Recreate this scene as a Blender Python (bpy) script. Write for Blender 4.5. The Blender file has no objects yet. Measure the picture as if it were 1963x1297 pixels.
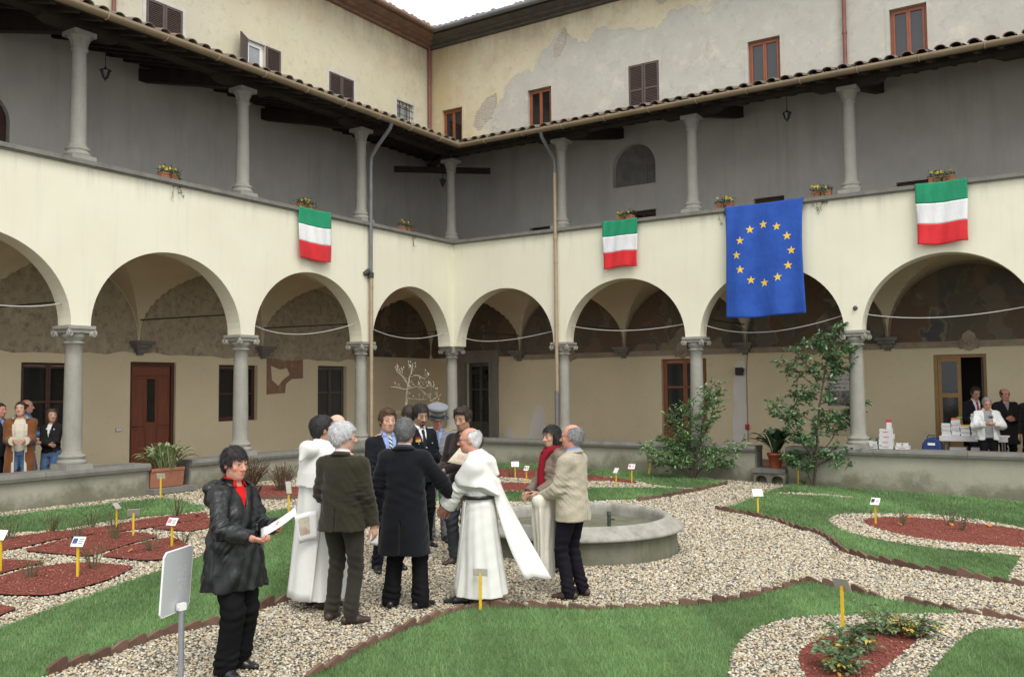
import bpy, bmesh, math, random
import numpy as np
from mathutils import Vector, Matrix
R = math.radians
SC = bpy.context.scene
COL = SC.collection
random.seed(7); RNG = np.random.default_rng(7)

# ------------------------------------------------------------------ camera
CAM_LOC = np.array([14.97045, -19.91085, 2.135])
YAW, PITCH, ROLL = -0.5776223, 0.0548724, 0.0088193
_fw = np.array([math.sin(YAW)*math.cos(PITCH), math.cos(YAW)*math.cos(PITCH), math.sin(PITCH)])
_r0 = np.array([math.cos(YAW), -math.sin(YAW), 0.0]); _u0 = np.cross(_r0, _fw)
_cr, _sr = math.cos(ROLL), math.sin(ROLL)
_rt = _cr*_r0-_sr*_u0; _up = _sr*_r0+_cr*_u0
cd = bpy.data.cameras.new('camera'); cam = bpy.data.objects.new('camera', cd); COL.objects.link(cam)
cam.matrix_world = Matrix(((_rt[0], _up[0], -_fw[0], CAM_LOC[0]), (_rt[1], _up[1], -_fw[1], CAM_LOC[1]),
                           (_rt[2], _up[2], -_fw[2], CAM_LOC[2]), (0, 0, 0, 1)))
cd.sensor_fit = 'HORIZONTAL'; cd.sensor_width = 36; cd.lens = 31.609
cd.clip_start = .1; cd.clip_end = 600
SC.camera = cam

# ------------------------------------------------------------------ sky, sun, exposure (overcast)
W = bpy.data.worlds.new("World"); SC.world = W; W.use_nodes = True
nt = W.node_tree; bg = nt.nodes['Background']
sky = nt.nodes.new('ShaderNodeTexSky'); sky.sky_type = 'NISHITA'; sky.sun_disc = False
SUN_EL, SUN_AZ = R(52), R(128)      # azimuth from north (+Y), clockwise
sky.sun_elevation = SUN_EL; sky.sun_rotation = SUN_AZ
sky.air_density = 1.0; sky.dust_density = 4.0; sky.ozone_density = 1.0
hs = nt.nodes.new('ShaderNodeHueSaturation'); hs.inputs['Saturation'].default_value = .22
nt.links.new(sky.outputs[0], hs.inputs['Color'])
veil = nt.nodes.new('ShaderNodeMix'); veil.data_type = 'RGBA'; veil.inputs[0].default_value = .78      # an even cloud cover over the whole dome
nt.links.new(hs.outputs[0], veil.inputs[6]); veil.inputs[7].default_value = (5.1, 5.2, 5.3, 1)
nt.links.new(veil.outputs[2], bg.inputs[0])
bg.inputs[1].default_value = .12
sl = bpy.data.lights.new('sun', 'SUN'); sl.energy = .7; sl.angle = R(25); sl.color = (1, .96, .9)
so = bpy.data.objects.new('sun', sl); COL.objects.link(so)
_sd = Vector((math.sin(SUN_AZ)*math.cos(SUN_EL), math.cos(SUN_AZ)*math.cos(SUN_EL), math.sin(SUN_EL)))
so.rotation_euler = _sd.to_track_quat('Z', 'Y').to_euler(); so.location = (10, -12, 25)
SC.view_settings.view_transform = 'Standard'; SC.view_settings.look = 'None'
SC.view_settings.gamma = 1; SC.view_settings.use_curve_mapping = False
SC.view_settings.exposure = 1.32

# ------------------------------------------------------------------ helpers
RH = Vector((_rt[0], _rt[1], 0)).normalized(); FH = Vector((_fw[0], _fw[1], 0)).normalized()
def gz(x): return 0.22-0.025*x          # the courtyard falls gently to the right

def props(o, label=None, cat=None, group=None, kind=None):
    if label: o['label'] = label
    if cat: o['category'] = cat
    if group: o['group'] = group
    if kind: o['kind'] = kind
    return o

def thing(name, label, cat, loc=(0, 0, 0), rz=0, group=None):
    o = bpy.data.objects.new(name, None); COL.objects.link(o)
    o.location = loc; o.rotation_euler = (0, 0, rz); o.empty_display_size = .1
    return props(o, label, cat, group)

def obj(name, me, parent=None, loc=(0, 0, 0), rot=(0, 0, 0), scale=None):
    o = bpy.data.objects.new(name, me); COL.objects.link(o)
    o.parent = parent; o.location = loc; o.rotation_euler = rot
    if scale is not None: o.scale = scale
    return o

def dup(o, loc=None, rz=None, parent=None, label=None):
    c = o.copy(); COL.objects.link(c)
    if parent is not None: c.parent = parent
    if loc is not None: c.location = loc
    if rz is not None: c.rotation_euler = (0, 0, rz)
    if label: c['label'] = label
    for ch in list(o.children): dup(ch, parent=c)
    return c

class MB:
    """collects geometry, optional transform T and flip of winding"""
    def __init__(s, T=None, flip=False):
        s.v = []; s.f = []; s.m = []; s.T = T; s.flip = flip; s.sm = []
    def add(s, vs, fs, mi=0, smooth=False):
        o = len(s.v)
        if s.T: vs = [s.T(*p) for p in vs]
        s.v += [tuple(p) for p in vs]
        for f in fs:
            f = [i+o for i in f]
            if s.flip: f = f[::-1]
            s.f.append(f); s.m.append(mi); s.sm.append(smooth)
        return s
    def box(s, a0, a1, b0, b1, c0, c1, mi=0):
        return s.add([(a0,b0,c0),(a1,b0,c0),(a1,b1,c0),(a0,b1,c0),(a0,b0,c1),(a1,b0,c1),(a1,b1,c1),(a0,b1,c1)],
              [(0,3,2,1),(4,5,6,7),(0,1,5,4),(1,2,6,5),(2,3,7,6),(3,0,4,7)], mi)
    def prism(s, poly, fn, mi=0, d0=0, d1=1):
        """poly: 2D outline; fn(p,q,d) -> xyz"""
        n = len(poly)
        vs = [fn(p, q, d0) for p, q in poly]+[fn(p, q, d1) for p, q in poly]
        fs = [tuple(range(n-1, -1, -1)), tuple(range(n, 2*n))]+[(i, (i+1) % n, (i+1) % n+n, i+n) for i in range(n)]
        return s.add(vs, fs, mi)
    def lathe(s, prof, c=(0, 0, 0), n=16, mi=0, smooth=True, arc=None):
        vs = []; fs = []
        for r, z in prof:
            for k in range(n):
                a = 2*math.pi*k/n
                vs.append((c[0]+r*math.cos(a), c[1]+r*math.sin(a), c[2]+z))
        for i in range(len(prof)-1):
            for k in range(n):
                k2 = (k+1) % n
                fs.append((i*n+k, i*n+k2, (i+1)*n+k2, (i+1)*n+k))
        s.add(vs, fs, mi, smooth)
        s.add(vs[:n], [tuple(range(n-1, -1, -1))], mi); s.add(vs[-n:], [tuple(range(n))], mi)
        return s
    def tube(s, pts, rad, n=8, mi=0, smooth=True, cap=True):
        pts = [Vector(p) for p in pts]; m = len(pts)
        if not hasattr(rad, '__len__'): rad = [rad]*m
        vs = []; prev = None
        for i, p in enumerate(pts):
            t = (pts[min(i+1, m-1)]-pts[max(i-1, 0)])
            if t.length < 1e-9: t = Vector((0, 0, 1))
            t.normalize()
            if prev is None:
                a = Vector((0, 0, 1)) if abs(t.z) < .9 else Vector((1, 0, 0))
                x = t.cross(a).normalized()
            else:
                x = (prev-t*prev.dot(t)).normalized()
            prev = x; y = t.cross(x)
            for k in range(n):
                a = 2*math.pi*k/n
                vs.append(p+(x*math.cos(a)+y*math.sin(a))*rad[i])
        fs = [(i*n+k, i*n+(k+1) % n, (i+1)*n+(k+1) % n, (i+1)*n+k) for i in range(m-1) for k in range(n)]
        s.add(vs, fs, mi, smooth)
        if cap:
            s.add(vs[:n], [tuple(range(n-1, -1, -1))], mi); s.add(vs[-n:], [tuple(range(n))], mi)
        return s
    def grid(s, fn, nu, nv, mi=0, smooth=True):
        vs = [fn(i/nu, j/nv) for j in range(nv+1) for i in range(nu+1)]
        fs = [(j*(nu+1)+i, j*(nu+1)+i+1, (j+1)*(nu+1)+i+1, (j+1)*(nu+1)+i) for j in range(nv) for i in range(nu)]
        return s.add(vs, fs, mi, smooth)
    def mesh(s, name, mats):
        me = bpy.data.meshes.new(name); me.from_pydata(s.v, [], s.f)
        for m in (mats if isinstance(mats, (list, tuple)) else [mats]): me.materials.append(m)
        me.polygons.foreach_set('material_index', s.m); me.polygons.foreach_set('use_smooth', s.sm)
        me.update(); return me
    def build(s, name, mats, parent=None, loc=(0, 0, 0), rot=(0, 0, 0)):
        return obj(name, s.mesh(name, mats), parent, loc, rot)

def bevel(o, w=.006, seg=1):
    m = o.modifiers.new('bevel', 'BEVEL'); m.width = w; m.segments = seg; m.limit_method = 'ANGLE'; m.angle_limit = R(35)
    return o

# ------------------------------------------------------------------ materials
def rgb(c): return (c[0], c[1], c[2], 1)
class NT:
    def __init__(s, name):
        s.mat = bpy.data.materials.new(name); s.mat.use_nodes = True
        s.t = s.mat.node_tree; s.b = s.t.nodes['Principled BSDF']
        s.co = s.n('ShaderNodeTexCoord').outputs['Object']
    def n(s, k, **kw):
        x = s.t.nodes.new(k)
        for a, v in kw.items(): setattr(x, a, v)
        return x
    def l(s, a, b): s.t.links.new(a, b)
    def noise(s, scale, detail=5, rough=.55, vec=None, dist=0):
        x = s.n('ShaderNodeTexNoise'); x.inputs['Scale'].default_value = scale
        x.inputs['Detail'].default_value = detail; x.inputs['Roughness'].default_value = rough
        x.inputs['Distortion'].default_value = dist
        s.l(vec if vec else s.co, x.inputs['Vector']); return x.outputs['Fac']
    def ramp(s, fac, stops, interp='LINEAR'):
        x = s.n('ShaderNodeValToRGB'); e = x.color_ramp.elements; x.color_ramp.interpolation = interp
        while len(e) < len(stops): e.new(.5)
        for i, (p, c) in enumerate(stops):
            e[i].position = p; e[i].color = rgb(c) if hasattr(c, '__len__') else (c, c, c, 1)
        s.l(fac, x.inputs[0]); return x.outputs[0]
    def mix(s, fac, a, b, mode='MIX'):
        x = s.n('ShaderNodeMix', data_type='RGBA', blend_type=mode)
        for sock, v in ((x.inputs[0], fac), (x.inputs[6], a), (x.inputs[7], b)):
            if hasattr(v, 'links') or isinstance(v, bpy.types.NodeSocket): s.l(v, sock)
            elif hasattr(v, '__len__'): sock.default_value = rgb(v)
            else: sock.default_value = v
        return x.outputs[2]
    def math(s, op, a, b=0, c=0, clamp=False):
        x = s.n('ShaderNodeMath', operation=op); x.use_clamp = clamp
        for sock, v in zip(x.inputs, (a, b, c)):
            if isinstance(v, bpy.types.NodeSocket): s.l(v, sock)
            else: sock.default_value = v
        return x.outputs[0]
    def xyz(s, vec=None):
        x = s.n('ShaderNodeSeparateXYZ'); s.l(vec if vec else s.co, x.inputs[0]); return x.outputs
    def smooth(s, v, a, b):
        x = s.n('ShaderNodeMapRange', interpolation_type='SMOOTHSTEP')
        s.l(v, x.inputs[0]); x.inputs[1].default_value = a; x.inputs[2].default_value = b; return x.outputs[0]
    def mapping(s, scale=(1, 1, 1), rot=(0, 0, 0), loc=(0, 0, 0)):
        x = s.n('ShaderNodeMapping'); s.l(s.co, x.inputs[0]); x.inputs['Scale'].default_value = scale
        x.inputs['Rotation'].default_value = rot; x.inputs['Location'].default_value = loc; return x.outputs[0]
    def bump(s, h, strength=.3, dist=.02):
        x = s.n('ShaderNodeBump'); x.inputs['Strength'].default_value = strength; x.inputs['Distance'].default_value = dist
        s.l(h, x.inputs['Height']); s.l(x.outputs[0], s.b.inputs['Normal']); return x
    def fin(s, col, rough=.8, spec=.3, metal=0, sheen=0):
        if isinstance(col, bpy.types.NodeSocket): s.l(col, s.b.inputs['Base Color'])
        else: s.b.inputs['Base Color'].default_value = rgb(col)
        if isinstance(rough, bpy.types.NodeSocket): s.l(rough, s.b.inputs['Roughness'])
        else: s.b.inputs['Roughness'].default_value = rough
        s.b.inputs['Specular IOR Level'].default_value = spec; s.b.inputs['Metallic'].default_value = metal
        s.b.inputs['Sheen Weight'].default_value = sheen
        return s.mat

def simple(name, c, c2=None, scale=6, rough=.8, spec=.3, bump=0, bscale=60, bdist=.01, metal=0, rand=0, stretch=None, sheen=0, lo=.35, hi=.65):
    m = NT(name)
    vec = m.mapping(stretch) if stretch else None
    col = c
    if c2 is not None:
        col = m.mix(m.ramp(m.noise(scale, 6, .6, vec), [(lo, 0.), (hi, 1.)]), c, c2)
    if rand:
        oi = m.n('ShaderNodeObjectInfo').outputs['Random']
        k = m.ramp(oi, [(0, 1-rand), (1, 1+rand)])
        col = m.mix(1., col, k, 'MULTIPLY')
    if bump: m.bump(m.noise(bscale, 6, .6, vec), bump, bdist)
    return m.fin(col, rough, spec, metal, sheen)

def attr_mat(name, attr='col', rough=.7, spec=.3, inst=False, rand=0, trans=0, bump=0, bscale=80):
    m = NT(name); a = m.n('ShaderNodeAttribute'); a.attribute_name = attr
    if inst: a.attribute_type = 'INSTANCER'
    if bump: m.bump(m.noise(bscale, 4), bump, .01)
    if trans:
        m.fin(a.outputs['Color'], rough, spec)
        tr = m.n('ShaderNodeBsdfTranslucent'); m.l(a.outputs['Color'], tr.inputs['Color'])
        mx = m.n('ShaderNodeMixShader'); mx.inputs[0].default_value = trans
        m.l(m.b.outputs[0], mx.inputs[1]); m.l(tr.outputs[0], mx.inputs[2])
        m.l(mx.outputs[0], m.t.nodes['Material Output'].inputs[0]); return m.mat
    return m.fin(a.outputs['Color'], rough, spec)

M = {}
def _plaster_cream():
    m = NT('cream_plaster')
    x, y, z = m.xyz()
    base = m.mix(m.ramp(m.noise(.8, 6, .6), [(.35, 0.), (.7, 1.)]), (.72, .70, .555), (.68, .655, .51))
    st = m.ramp(m.noise(1.6, 6, .65, m.mapping((3, 3, .25))), [(.52, 0.), (.72, 1.)])
    col = m.mix(m.math('MULTIPLY', st, .5), base, (.62, .60, .48))
    wash = m.math('MULTIPLY', m.smooth(z, 5.5, 6.1), m.ramp(m.noise(3, 5, .6, m.mapping((2, 2, .15))), [(.5, 0.), (.66, 1.)]))
    col = m.mix(m.math('MULTIPLY', wash, .45), col, (.45, .44, .36))
    m.bump(m.noise(14, 6, .6), .12, .02)
    return m.fin(col, .9, .2)
M['cream'] = _plaster_cream()
def _plaster_inner():
    m = NT('ochre_cream_plaster')
    base = m.mix(m.ramp(m.noise(.9, 6, .6), [(.3, 0.), (.7, 1.)]), (.72, .635, .43), (.66, .585, .395))
    col = m.mix(m.ramp(m.noise(9, 6, .65), [(.55, 0.), (.75, .35)]), base, (.50, .45, .34))
    m.bump(m.noise(16, 6, .6), .15, .02)
    return m.fin(col, .9, .2)
M['inner'] = _plaster_inner()
M['vault'] = simple('vault_plaster', (.63, .57, .40), (.57, .52, .365), 1.2, .92, .2, .12, 14, .02)
def _gallery():
    m = NT('grey_lime_plaster')
    col = m.mix(m.ramp(m.noise(.8, 8, .65), [(.35, 0.), (.68, 1.)]), (.72, .69, .63), (.61, .585, .535))
    col = m.mix(m.ramp(m.noise(1.3, 7, .68, m.mapping((1.6, 1.6, .18))), [(.5, 0.), (.72, .55)]), col, (.50, .47, .42))
    col = m.mix(m.ramp(m.noise(5, 8, .72), [(.6, 0.), (.78, .5)]), col, (.52, .495, .45))
    m.bump(m.noise(12, 7, .65), .2, .02); return m.fin(col, .92, .2)
M['grey_plaster'] = _gallery(); M['niche'] = simple('grey_niche_plaster', (.30, .285, .26), (.22, .21, .19), 5, .95, .2, .2, 20, .02)

def _upper(left):
    m = NT('weathered_upper_plaster_left' if left else 'weathered_upper_plaster_right')
    x, y, z = m.xyz(); u = m.math('MULTIPLY', y, -1) if left else x
    ochre = m.ramp(m.noise(.7, 7, .62), [(.3, (.52, .44, .27)), (.5, (.58, .52, .37)), (.7, (.47, .40, .27))])
    cream = m.ramp(m.noise(.9, 7, .62), [(.3, (.52, .47, .33)), (.6, (.56, .52, .385)), (.75, (.47, .41, .27))])
    grey = m.ramp(m.noise(1.1, 7, .62), [(.3, (.41, .39, .335)), (.6, (.46, .445, .39)), (.75, (.37, .355, .31))])
    n1 = m.math('MULTIPLY', m.math('SUBTRACT', m.noise(.95, 9, .66), .5), 5.2)
    if left:
        col = m.mix(m.smooth(m.math('ADD', n1, m.math('SUBTRACT', z, 12.6)), -.6, .9), cream, ochre)
        # greyer band next to the corner and towards the left end
        g = m.smooth(m.math('ADD', m.math('MULTIPLY', n1, .6), m.math('SUBTRACT', u, 4.6)), -.3, 1.6)
        col = m.mix(m.math('MULTIPLY', g, .35), col, grey)
        edge = None
    else:
        # bare grey render left of the fallen ochre skin
        top = m.math('SUBTRACT', m.math('ADD', 12.55, m.math('MULTIPLY', m.math('MAXIMUM', m.math('SUBTRACT', u, 6.2), 0), .8)), z)
        side = m.math('SUBTRACT', u, m.math('ADD', -.9, m.math('MULTIPLY', m.math('MAXIMUM', m.math('SUBTRACT', z, 10.9), 0), 1.0)))
        sgn = m.math('ADD', m.math('MINIMUM', top, side), m.math('MULTIPLY', n1, .55))
        col = m.mix(m.smooth(sgn, -.03, .03), ochre, grey)
        e = m.math('MULTIPLY', m.smooth(sgn, -.14, -.02), m.math('SUBTRACT', 1, m.smooth(sgn, .0, .03)))
        col = m.mix(m.math('MULTIPLY', e, .55), col, (.52, .49, .41))
        # a yellower corner
        col = m.mix(m.math('MULTIPLY', m.math('SUBTRACT', 1, m.smooth(u, -3.3, -1.2)), .5), col, (.42, .30, .14))
        # patches of bare masonry
        bk = m.n('ShaderNodeTexBrick'); m.l(m.mapping((1, 1, 1), (R(90), 0, 0)), bk.inputs['Vector'])
        bk.inputs['Color1'].default_value = rgb((.33, .24, .18)); bk.inputs['Color2'].default_value = rgb((.42, .35, .28))
        bk.inputs['Mortar'].default_value = rgb((.50, .47, .40)); bk.inputs['Scale'].default_value = 1
        bk.inputs['Brick Width'].default_value = .26; bk.inputs['Row Height'].default_value = .075; bk.inputs['Mortar Size'].default_value = .014
        tot = None
        for cu, cz, ru, rz, sk in ((-1.25, 10.95, .38, .55, .55), (1.55, 12.62, .22, .45, .35), (4.95, 13.25, .22, .22, 0), (5.9, 13.6, .35, .5, -.2)):
            du = m.math('SUBTRACT', m.math('SUBTRACT', u, cu), m.math('MULTIPLY', m.math('SUBTRACT', z, cz), sk))
            dd = m.math('ADD', m.math('POWER', m.math('DIVIDE', du, ru), 2), m.math('POWER', m.math('DIVIDE', m.math('SUBTRACT', z, cz), rz), 2))
            dd = m.math('ADD', dd, m.math('MULTIPLY', m.math('SUBTRACT', m.noise(3.5, 5, .65), .5), 2.2))
            k = m.math('SUBTRACT', 1, m.smooth(dd, .85, 1.0))
            tot = k if tot is None else m.math('MAXIMUM', tot, k)
        brk = m.mix(m.noise(6, 5, .6), bk.outputs['Color'], (.40, .36, .30))
        col = m.mix(tot, col, brk)
        h = m.math('ADD', m.math('MULTIPLY', m.noise(10, 7, .62), .35), m.math('ADD', m.math('MULTIPLY', m.smooth(sgn, -.03, .03), -.8), m.math('MULTIPLY', tot, m.math('SUBTRACT', m.math('MULTIPLY', bk.outputs['Fac'], -.8), 1.2))))
        m.bump(h, .5, .03)
    if left: m.bump(m.noise(9, 7, .65), .35, .03)
    # runs of damp and rust brown under the eaves
    st = m.math('MULTIPLY', m.smooth(z, 12.4, 13.7), m.ramp(m.noise(1.5, 6, .6, m.mapping((1.6, 1.6, .22))), [(.42, 0.), (.62, 1.)]))
    col = m.mix(m.math('MULTIPLY', st, .5), col, (.27, .21, .13))
    col = m.mix(m.ramp(m.noise(5, 8, .7), [(.54, 0.), (.78, .6)]), col, (.29, .26, .20)); col = m.mix(m.ramp(m.noise(1.9, 9, .72), [(.55, 0.), (.7, .55)]), col, (.62, .585, .47)); col = m.mix(m.ramp(m.noise(2.6, 9, .74, m.mapping((1, 1, .6))), [(.58, 0.), (.74, .6)]), col, (.33, .295, .225))
    return m.fin(col, .92, .2)
M['upperL'] = _upper(True); M['upperR'] = _upper(False)

def _stone(name, a, b, dark):
    m = NT(name)
    col = m.mix(m.ramp(m.noise(4, 7, .65), [(.35, 0.), (.65, 1.)]), a, b)
    col = m.mix(m.ramp(m.noise(1.3, 7, .7, m.mapping((2, 2, .5))), [(.5, 0.), (.72, .7)]), col, dark)
    m.bump(m.noise(45, 7, .65), .25, .01)
    return m.fin(col, .85, .3)
M['stone'] = _stone('grey_sandstone', (.32, .31, .27), (.27, .26, .225), (.20, .19, .16))
M['coping'] = _stone('grey_coping_stone', (.205, .20, .175), (.165, .16, .14), (.10, .10, .085))
M['portal'] = _stone('dark_portal_stone', (.26, .245, .21), (.21, .20, .175), (.13, .125, .11))

def _lowwall(left):
    m = NT('stained_low_wall_left' if left else 'stained_low_wall_right')
    x, y, z = m.xyz(); g = m.math('SUBTRACT', z, m.math('SUBTRACT', .22, m.math('MULTIPLY', x, .025)))
    base = m.mix(m.ramp(m.noise(1.2, 7, .65), [(.35, 0.), (.7, 1.)]), (.37, .355, .28), (.31, .30, .24))
    n = m.math('MULTIPLY', m.math('SUBTRACT', m.noise(.9, 8, .68), .5), 1.5)
    damp = m.math('SUBTRACT', 1, m.smooth(m.math('ADD', g, n), .05, .40))
    green = m.mix(m.ramp(m.noise(3, 6, .6), [(.35, 0.), (.65, 1.)]), (.165, .16, .095), (.125, .12, .088))
    col = m.mix(m.math('MULTIPLY', damp, .85), base, green)
    drip = m.math('MULTIPLY', m.smooth(g, .2, .7), m.ramp(m.noise(2.2, 6, .65, m.mapping((2.5, 2.5, .3))), [(.5, 0.), (.68, 1.)]))
    col = m.mix(m.math('MULTIPLY', drip, .4), col, (.27, .27, .20))
    flake = m.ramp(m.noise(3.3, 8, .7), [(.6, 0.), (.64, 1.)])
    col = m.mix(m.math('MULTIPLY', flake, .4), col, (.36, .33, .26))
    m.bump(m.math('ADD', m.noise(20, 7, .65), m.math('MULTIPLY', flake, -.6)), .3, .02)
    return m.fin(col, .9, .25)
M['lowL'] = _lowwall(True); M['lowR'] = _lowwall(False)
M['dark_wood'] = simple('dark_roof_timber', (.050, .036, .028), (.032, .024, .020), 3, .8, .25, .3, 25, .01, stretch=(1, 1, 1))
M['board'] = simple('dark_roof_boarding', (.062, .043, .033), (.042, .030, .024), 4, .85, .2, .2, 30, .01)
M['eave_wood'] = simple('red_brown_eave_timber', (.24, .145, .105), (.17, .105, .08), 4, .8, .25, .2, 25, .01)
M['eave_grey'] = simple('grey_brown_eave_timber', (.115, .105, .09), (.08, .072, .062), 4, .8, .25, .2, 25, .01)
M['gutter'] = simple('tan_painted_gutter', (.235, .175, .10), (.185, .14, .085), 3, .5, .5, .05, 40, .005)
M['copper'] = simple('tan_downpipe', (.36, .275, .175), (.30, .23, .145), 3, .5, .5)
M['greypipe'] = simple('grey_lead_pipe', (.16, .165, .17), (.12, .12, .125), 4, .5, .5)
M['redpipe'] = simple('rust_red_pipe', (.22, .085, .065), (.17, .062, .05), 4, .55, .4)
M['iron'] = simple('dark_iron', (.03, .03, .03), (.045, .04, .036), 8, .6, .4)
def _tile():
    m = NT('old_roof_tile')
    oi = m.n('ShaderNodeObjectInfo').outputs['Random']
    base = m.ramp(oi, [(0, (.22, .135, .095)), (.3, (.24, .18, .13)), (.6, (.16, .125, .10)), (.85, (.22, .19, .145)), (1, (.13, .105, .085))])
    col = m.mix(m.ramp(m.noise(9, 7, .68), [(.4, 0.), (.62, 1.)]), base, (.115, .105, .085))
    col = m.mix(m.ramp(m.noise(20, 5, .6), [(.6, 0.), (.72, .7)]), col, (.36, .33, .24))
    m.bump(m.noise(40, 6, .65), .35, .01)
    return m.fin(col, .9, .2)
M['tile'] = _tile()
M['terracotta_floor'] = simple('terracotta_paving', (.28, .13, .08), (.22, .11, .075), 3, .75, .3, .1, 20, .01)
M['terracotta'] = simple('terracotta', (.40, .17, .095), (.33, .14, .085), 6, .75, .3, .12, 40, .008, rand=.15)
M['redpot'] = simple('red_plastic_pot', (.36, .085, .04), (.31, .07, .035), 6, .5, .4)
M['door_wood'] = simple('red_brown_door_wood', (.215, .068, .034), (.16, .050, .028), 5, .5, .4, .15, 30, .005, stretch=(3, 3, .4))
M['dark_frame'] = simple('dark_brown_frame', (.085, .036, .022), (.060, .028, .019), 5, .55, .4)
M['orange_frame'] = simple('orange_brown_frame', (.30, .115, .045), (.24, .09, .038), 5, .5, .4)
M['brown_frame'] = simple('chestnut_window_frame', (.28, .085, .032), (.22, .066, .028), 5, .5, .4)
M['yellow_frame'] = simple('honey_wood_frame', (.37, .225, .075), (.31, .185, .065), 5, .5, .4)
M['shutter'] = simple('brown_shutter_paint', (.095, .066, .058), (.080, .056, .05), 5, .6, .4)
M['shutter_grey'] = simple('grey_shutter_paint', (.155, .15, .145), (.13, .125, .12), 5, .6, .4)
M['grey_frame'] = simple('grey_painted_frame', (.10, .095, .08), (.08, .075, .065), 5, .6, .4)
M['surround'] = simple('pale_window_surround', (.55, .53, .47), (.47, .45, .40), 4, .9, .2, .1, 30, .01)
M['white_frame'] = simple('white_window_frame', (.70, .70, .68), None, 5, .5, .4)
def _glass(name, c, rough=.06):
    m = NT(name); m.b.inputs['IOR'].default_value = 1.5
    return m.fin(m.mix(m.noise(1.5, 3), c, tuple(k*.5 for k in c)), rough, .5)
M['glass'] = _glass('dark_window_glass', (.018, .020, .020))
M['glass_curtain'] = _glass('curtained_window_glass', (.050, .054, .055))
M['glass_pale'] = _glass('pale_window_glass', (.33, .35, .36))
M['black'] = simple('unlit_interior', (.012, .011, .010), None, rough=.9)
def _bare(name, a, b, c, sc=2.2, dark=(.1, .085, .06)):
    m = NT(name)
    col = m.ramp(m.noise(sc, 8, .68, m.mapping((1.3, 1.3, .8))), [(.3, a), (.5, b), (.7, c)])
    col = m.mix(m.ramp(m.noise(7, 7, .7), [(.5, 0.), (.75, .8)]), col, dark)
    m.bump(m.noise(18, 8, .7), .6, .03); return m.fin(col, .95, .15)
M['bare'] = _bare('bare_brown_render', (.45, .39, .285), (.38, .33, .24), (.50, .44, .33))
def _fresco():
    m = NT('faded_dark_fresco')
    v = m.n('ShaderNodeTexVoronoi'); v.inputs['Scale'].default_value = 1.7; v.feature = 'SMOOTH_F1'; v.inputs['Smoothness'].default_value = .35
    w = m.n('ShaderNodeVectorMath', operation='ADD'); m.l(m.mapping((1.15, 1.15, .55)), w.inputs[0])
    nz = m.n('ShaderNodeTexNoise'); nz.inputs['Scale'].default_value = 2.2; m.l(m.co, nz.inputs['Vector'])
    m.l(nz.outputs['Color'], w.inputs[1]); m.l(w.outputs[0], v.inputs['Vector'])
    sep = m.n('ShaderNodeSeparateColor'); m.l(v.outputs['Color'], sep.inputs[0])
    col = m.ramp(sep.outputs[0], [(0, (.10, .09, .07)), (.22, (.17, .145, .105)), (.45, (.085, .09, .085)), (.6, (.16, .115, .08)), (.72, (.135, .12, .095)), (.84, (.26, .22, .155)), (1, (.08, .085, .09))], 'LINEAR')
    figs = m.ramp(sep.outputs[1], [(.0, 0.), (.72, 0.), (.8, 1.)])
    col = m.mix(m.math('MULTIPLY', figs, .6), col, (.17, .09, .055))
    col = m.mix(m.ramp(m.noise(6, 7, .7), [(.42, 0.), (.7, .65)]), col, (.14, .122, .09))
    col = m.mix(m.ramp(m.noise(11, 6, .7), [(.6, 0.), (.75, .5)]), col, (.22, .19, .14))
    return m.fin(col, .9, .2)
M['fresco'] = _fresco()
M['fragment'] = _bare('fresco_fragment', (.33, .20, .135), (.27, .165, .11), (.42, .32, .22), 2.2, (.20, .14, .10))
M['moulding'] = simple('painted_moulding', (.36, .30, .22), (.27, .22, .16), 4, .85, .2, .15, 30, .01)
M['patch'] = simple('pale_repair_plaster', (.72, .70, .65), (.66, .64, .59), 2, .95, .15, .1, 25, .01)
M['white'] = simple('white_paint', (.78, .78, .76), None, rough=.6)
M['cable'] = simple('pale_grey_cable', (.46, .45, .42), None, rough=.6)
M['yellow'] = simple('yellow_stake_paint', (.72, .47, .018), (.62, .41, .02), 8, .5, .4)
M['lamp_glass'] = _glass('lantern_glass', (.10, .10, .09))
# =================================================================== THE CLOISTER BUILDING
ZC, ZK = .68, .80            # low wall top, coping top
ZS = 3.28                    # springing (top of the lower capitals)
ARCH_B = 1.49
ZL0, ZL = 6.10, 6.18         # parapet coping
D = 3.5
SLOPE = .28; SA = math.atan(SLOPE)
def roof_z(v): return 8.565+SLOPE*(v+.95)

def holes_wall(mb, u0, u1, z0, z1, v, holes, depth=.25, mi=0, rmi=0):
    us = sorted({u0, u1, *[h[0] for h in holes], *[h[1] for h in holes]}); us = [u for u in us if u0 <= u <= u1]
    zs = sorted({z0, z1, *[h[2] for h in holes], *[h[3] for h in holes]}); zs = [z for z in zs if z0 <= z <= z1]
    for i in range(len(us)-1):
        for j in range(len(zs)-1):
            uc, zc = (us[i]+us[i+1])/2, (zs[j]+zs[j+1])/2
            if any(h[0] < uc < h[1] and h[2] < zc < h[3] for h in holes): continue
            mb.add([(us[i], v, zs[j]), (us[i+1], v, zs[j]), (us[i+1], v, zs[j+1]), (us[i], v, zs[j+1])], [(0, 1, 2, 3)], mi)
    for a, b, c, d in holes:
        e = v+depth
        for q in ([(a, v, c), (a, v, d), (a, e, d), (a, e, c)], [(b, v, c), (b, e, c), (b, e, d), (b, v, d)],
                  [(a, v, d), (b, v, d), (b, e, d), (a, e, d)], [(a, v, c), (a, e, c), (b, e, c), (b, v, c)]):
            mb.add(q, [(0, 1, 2, 3)], rmi)

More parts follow.
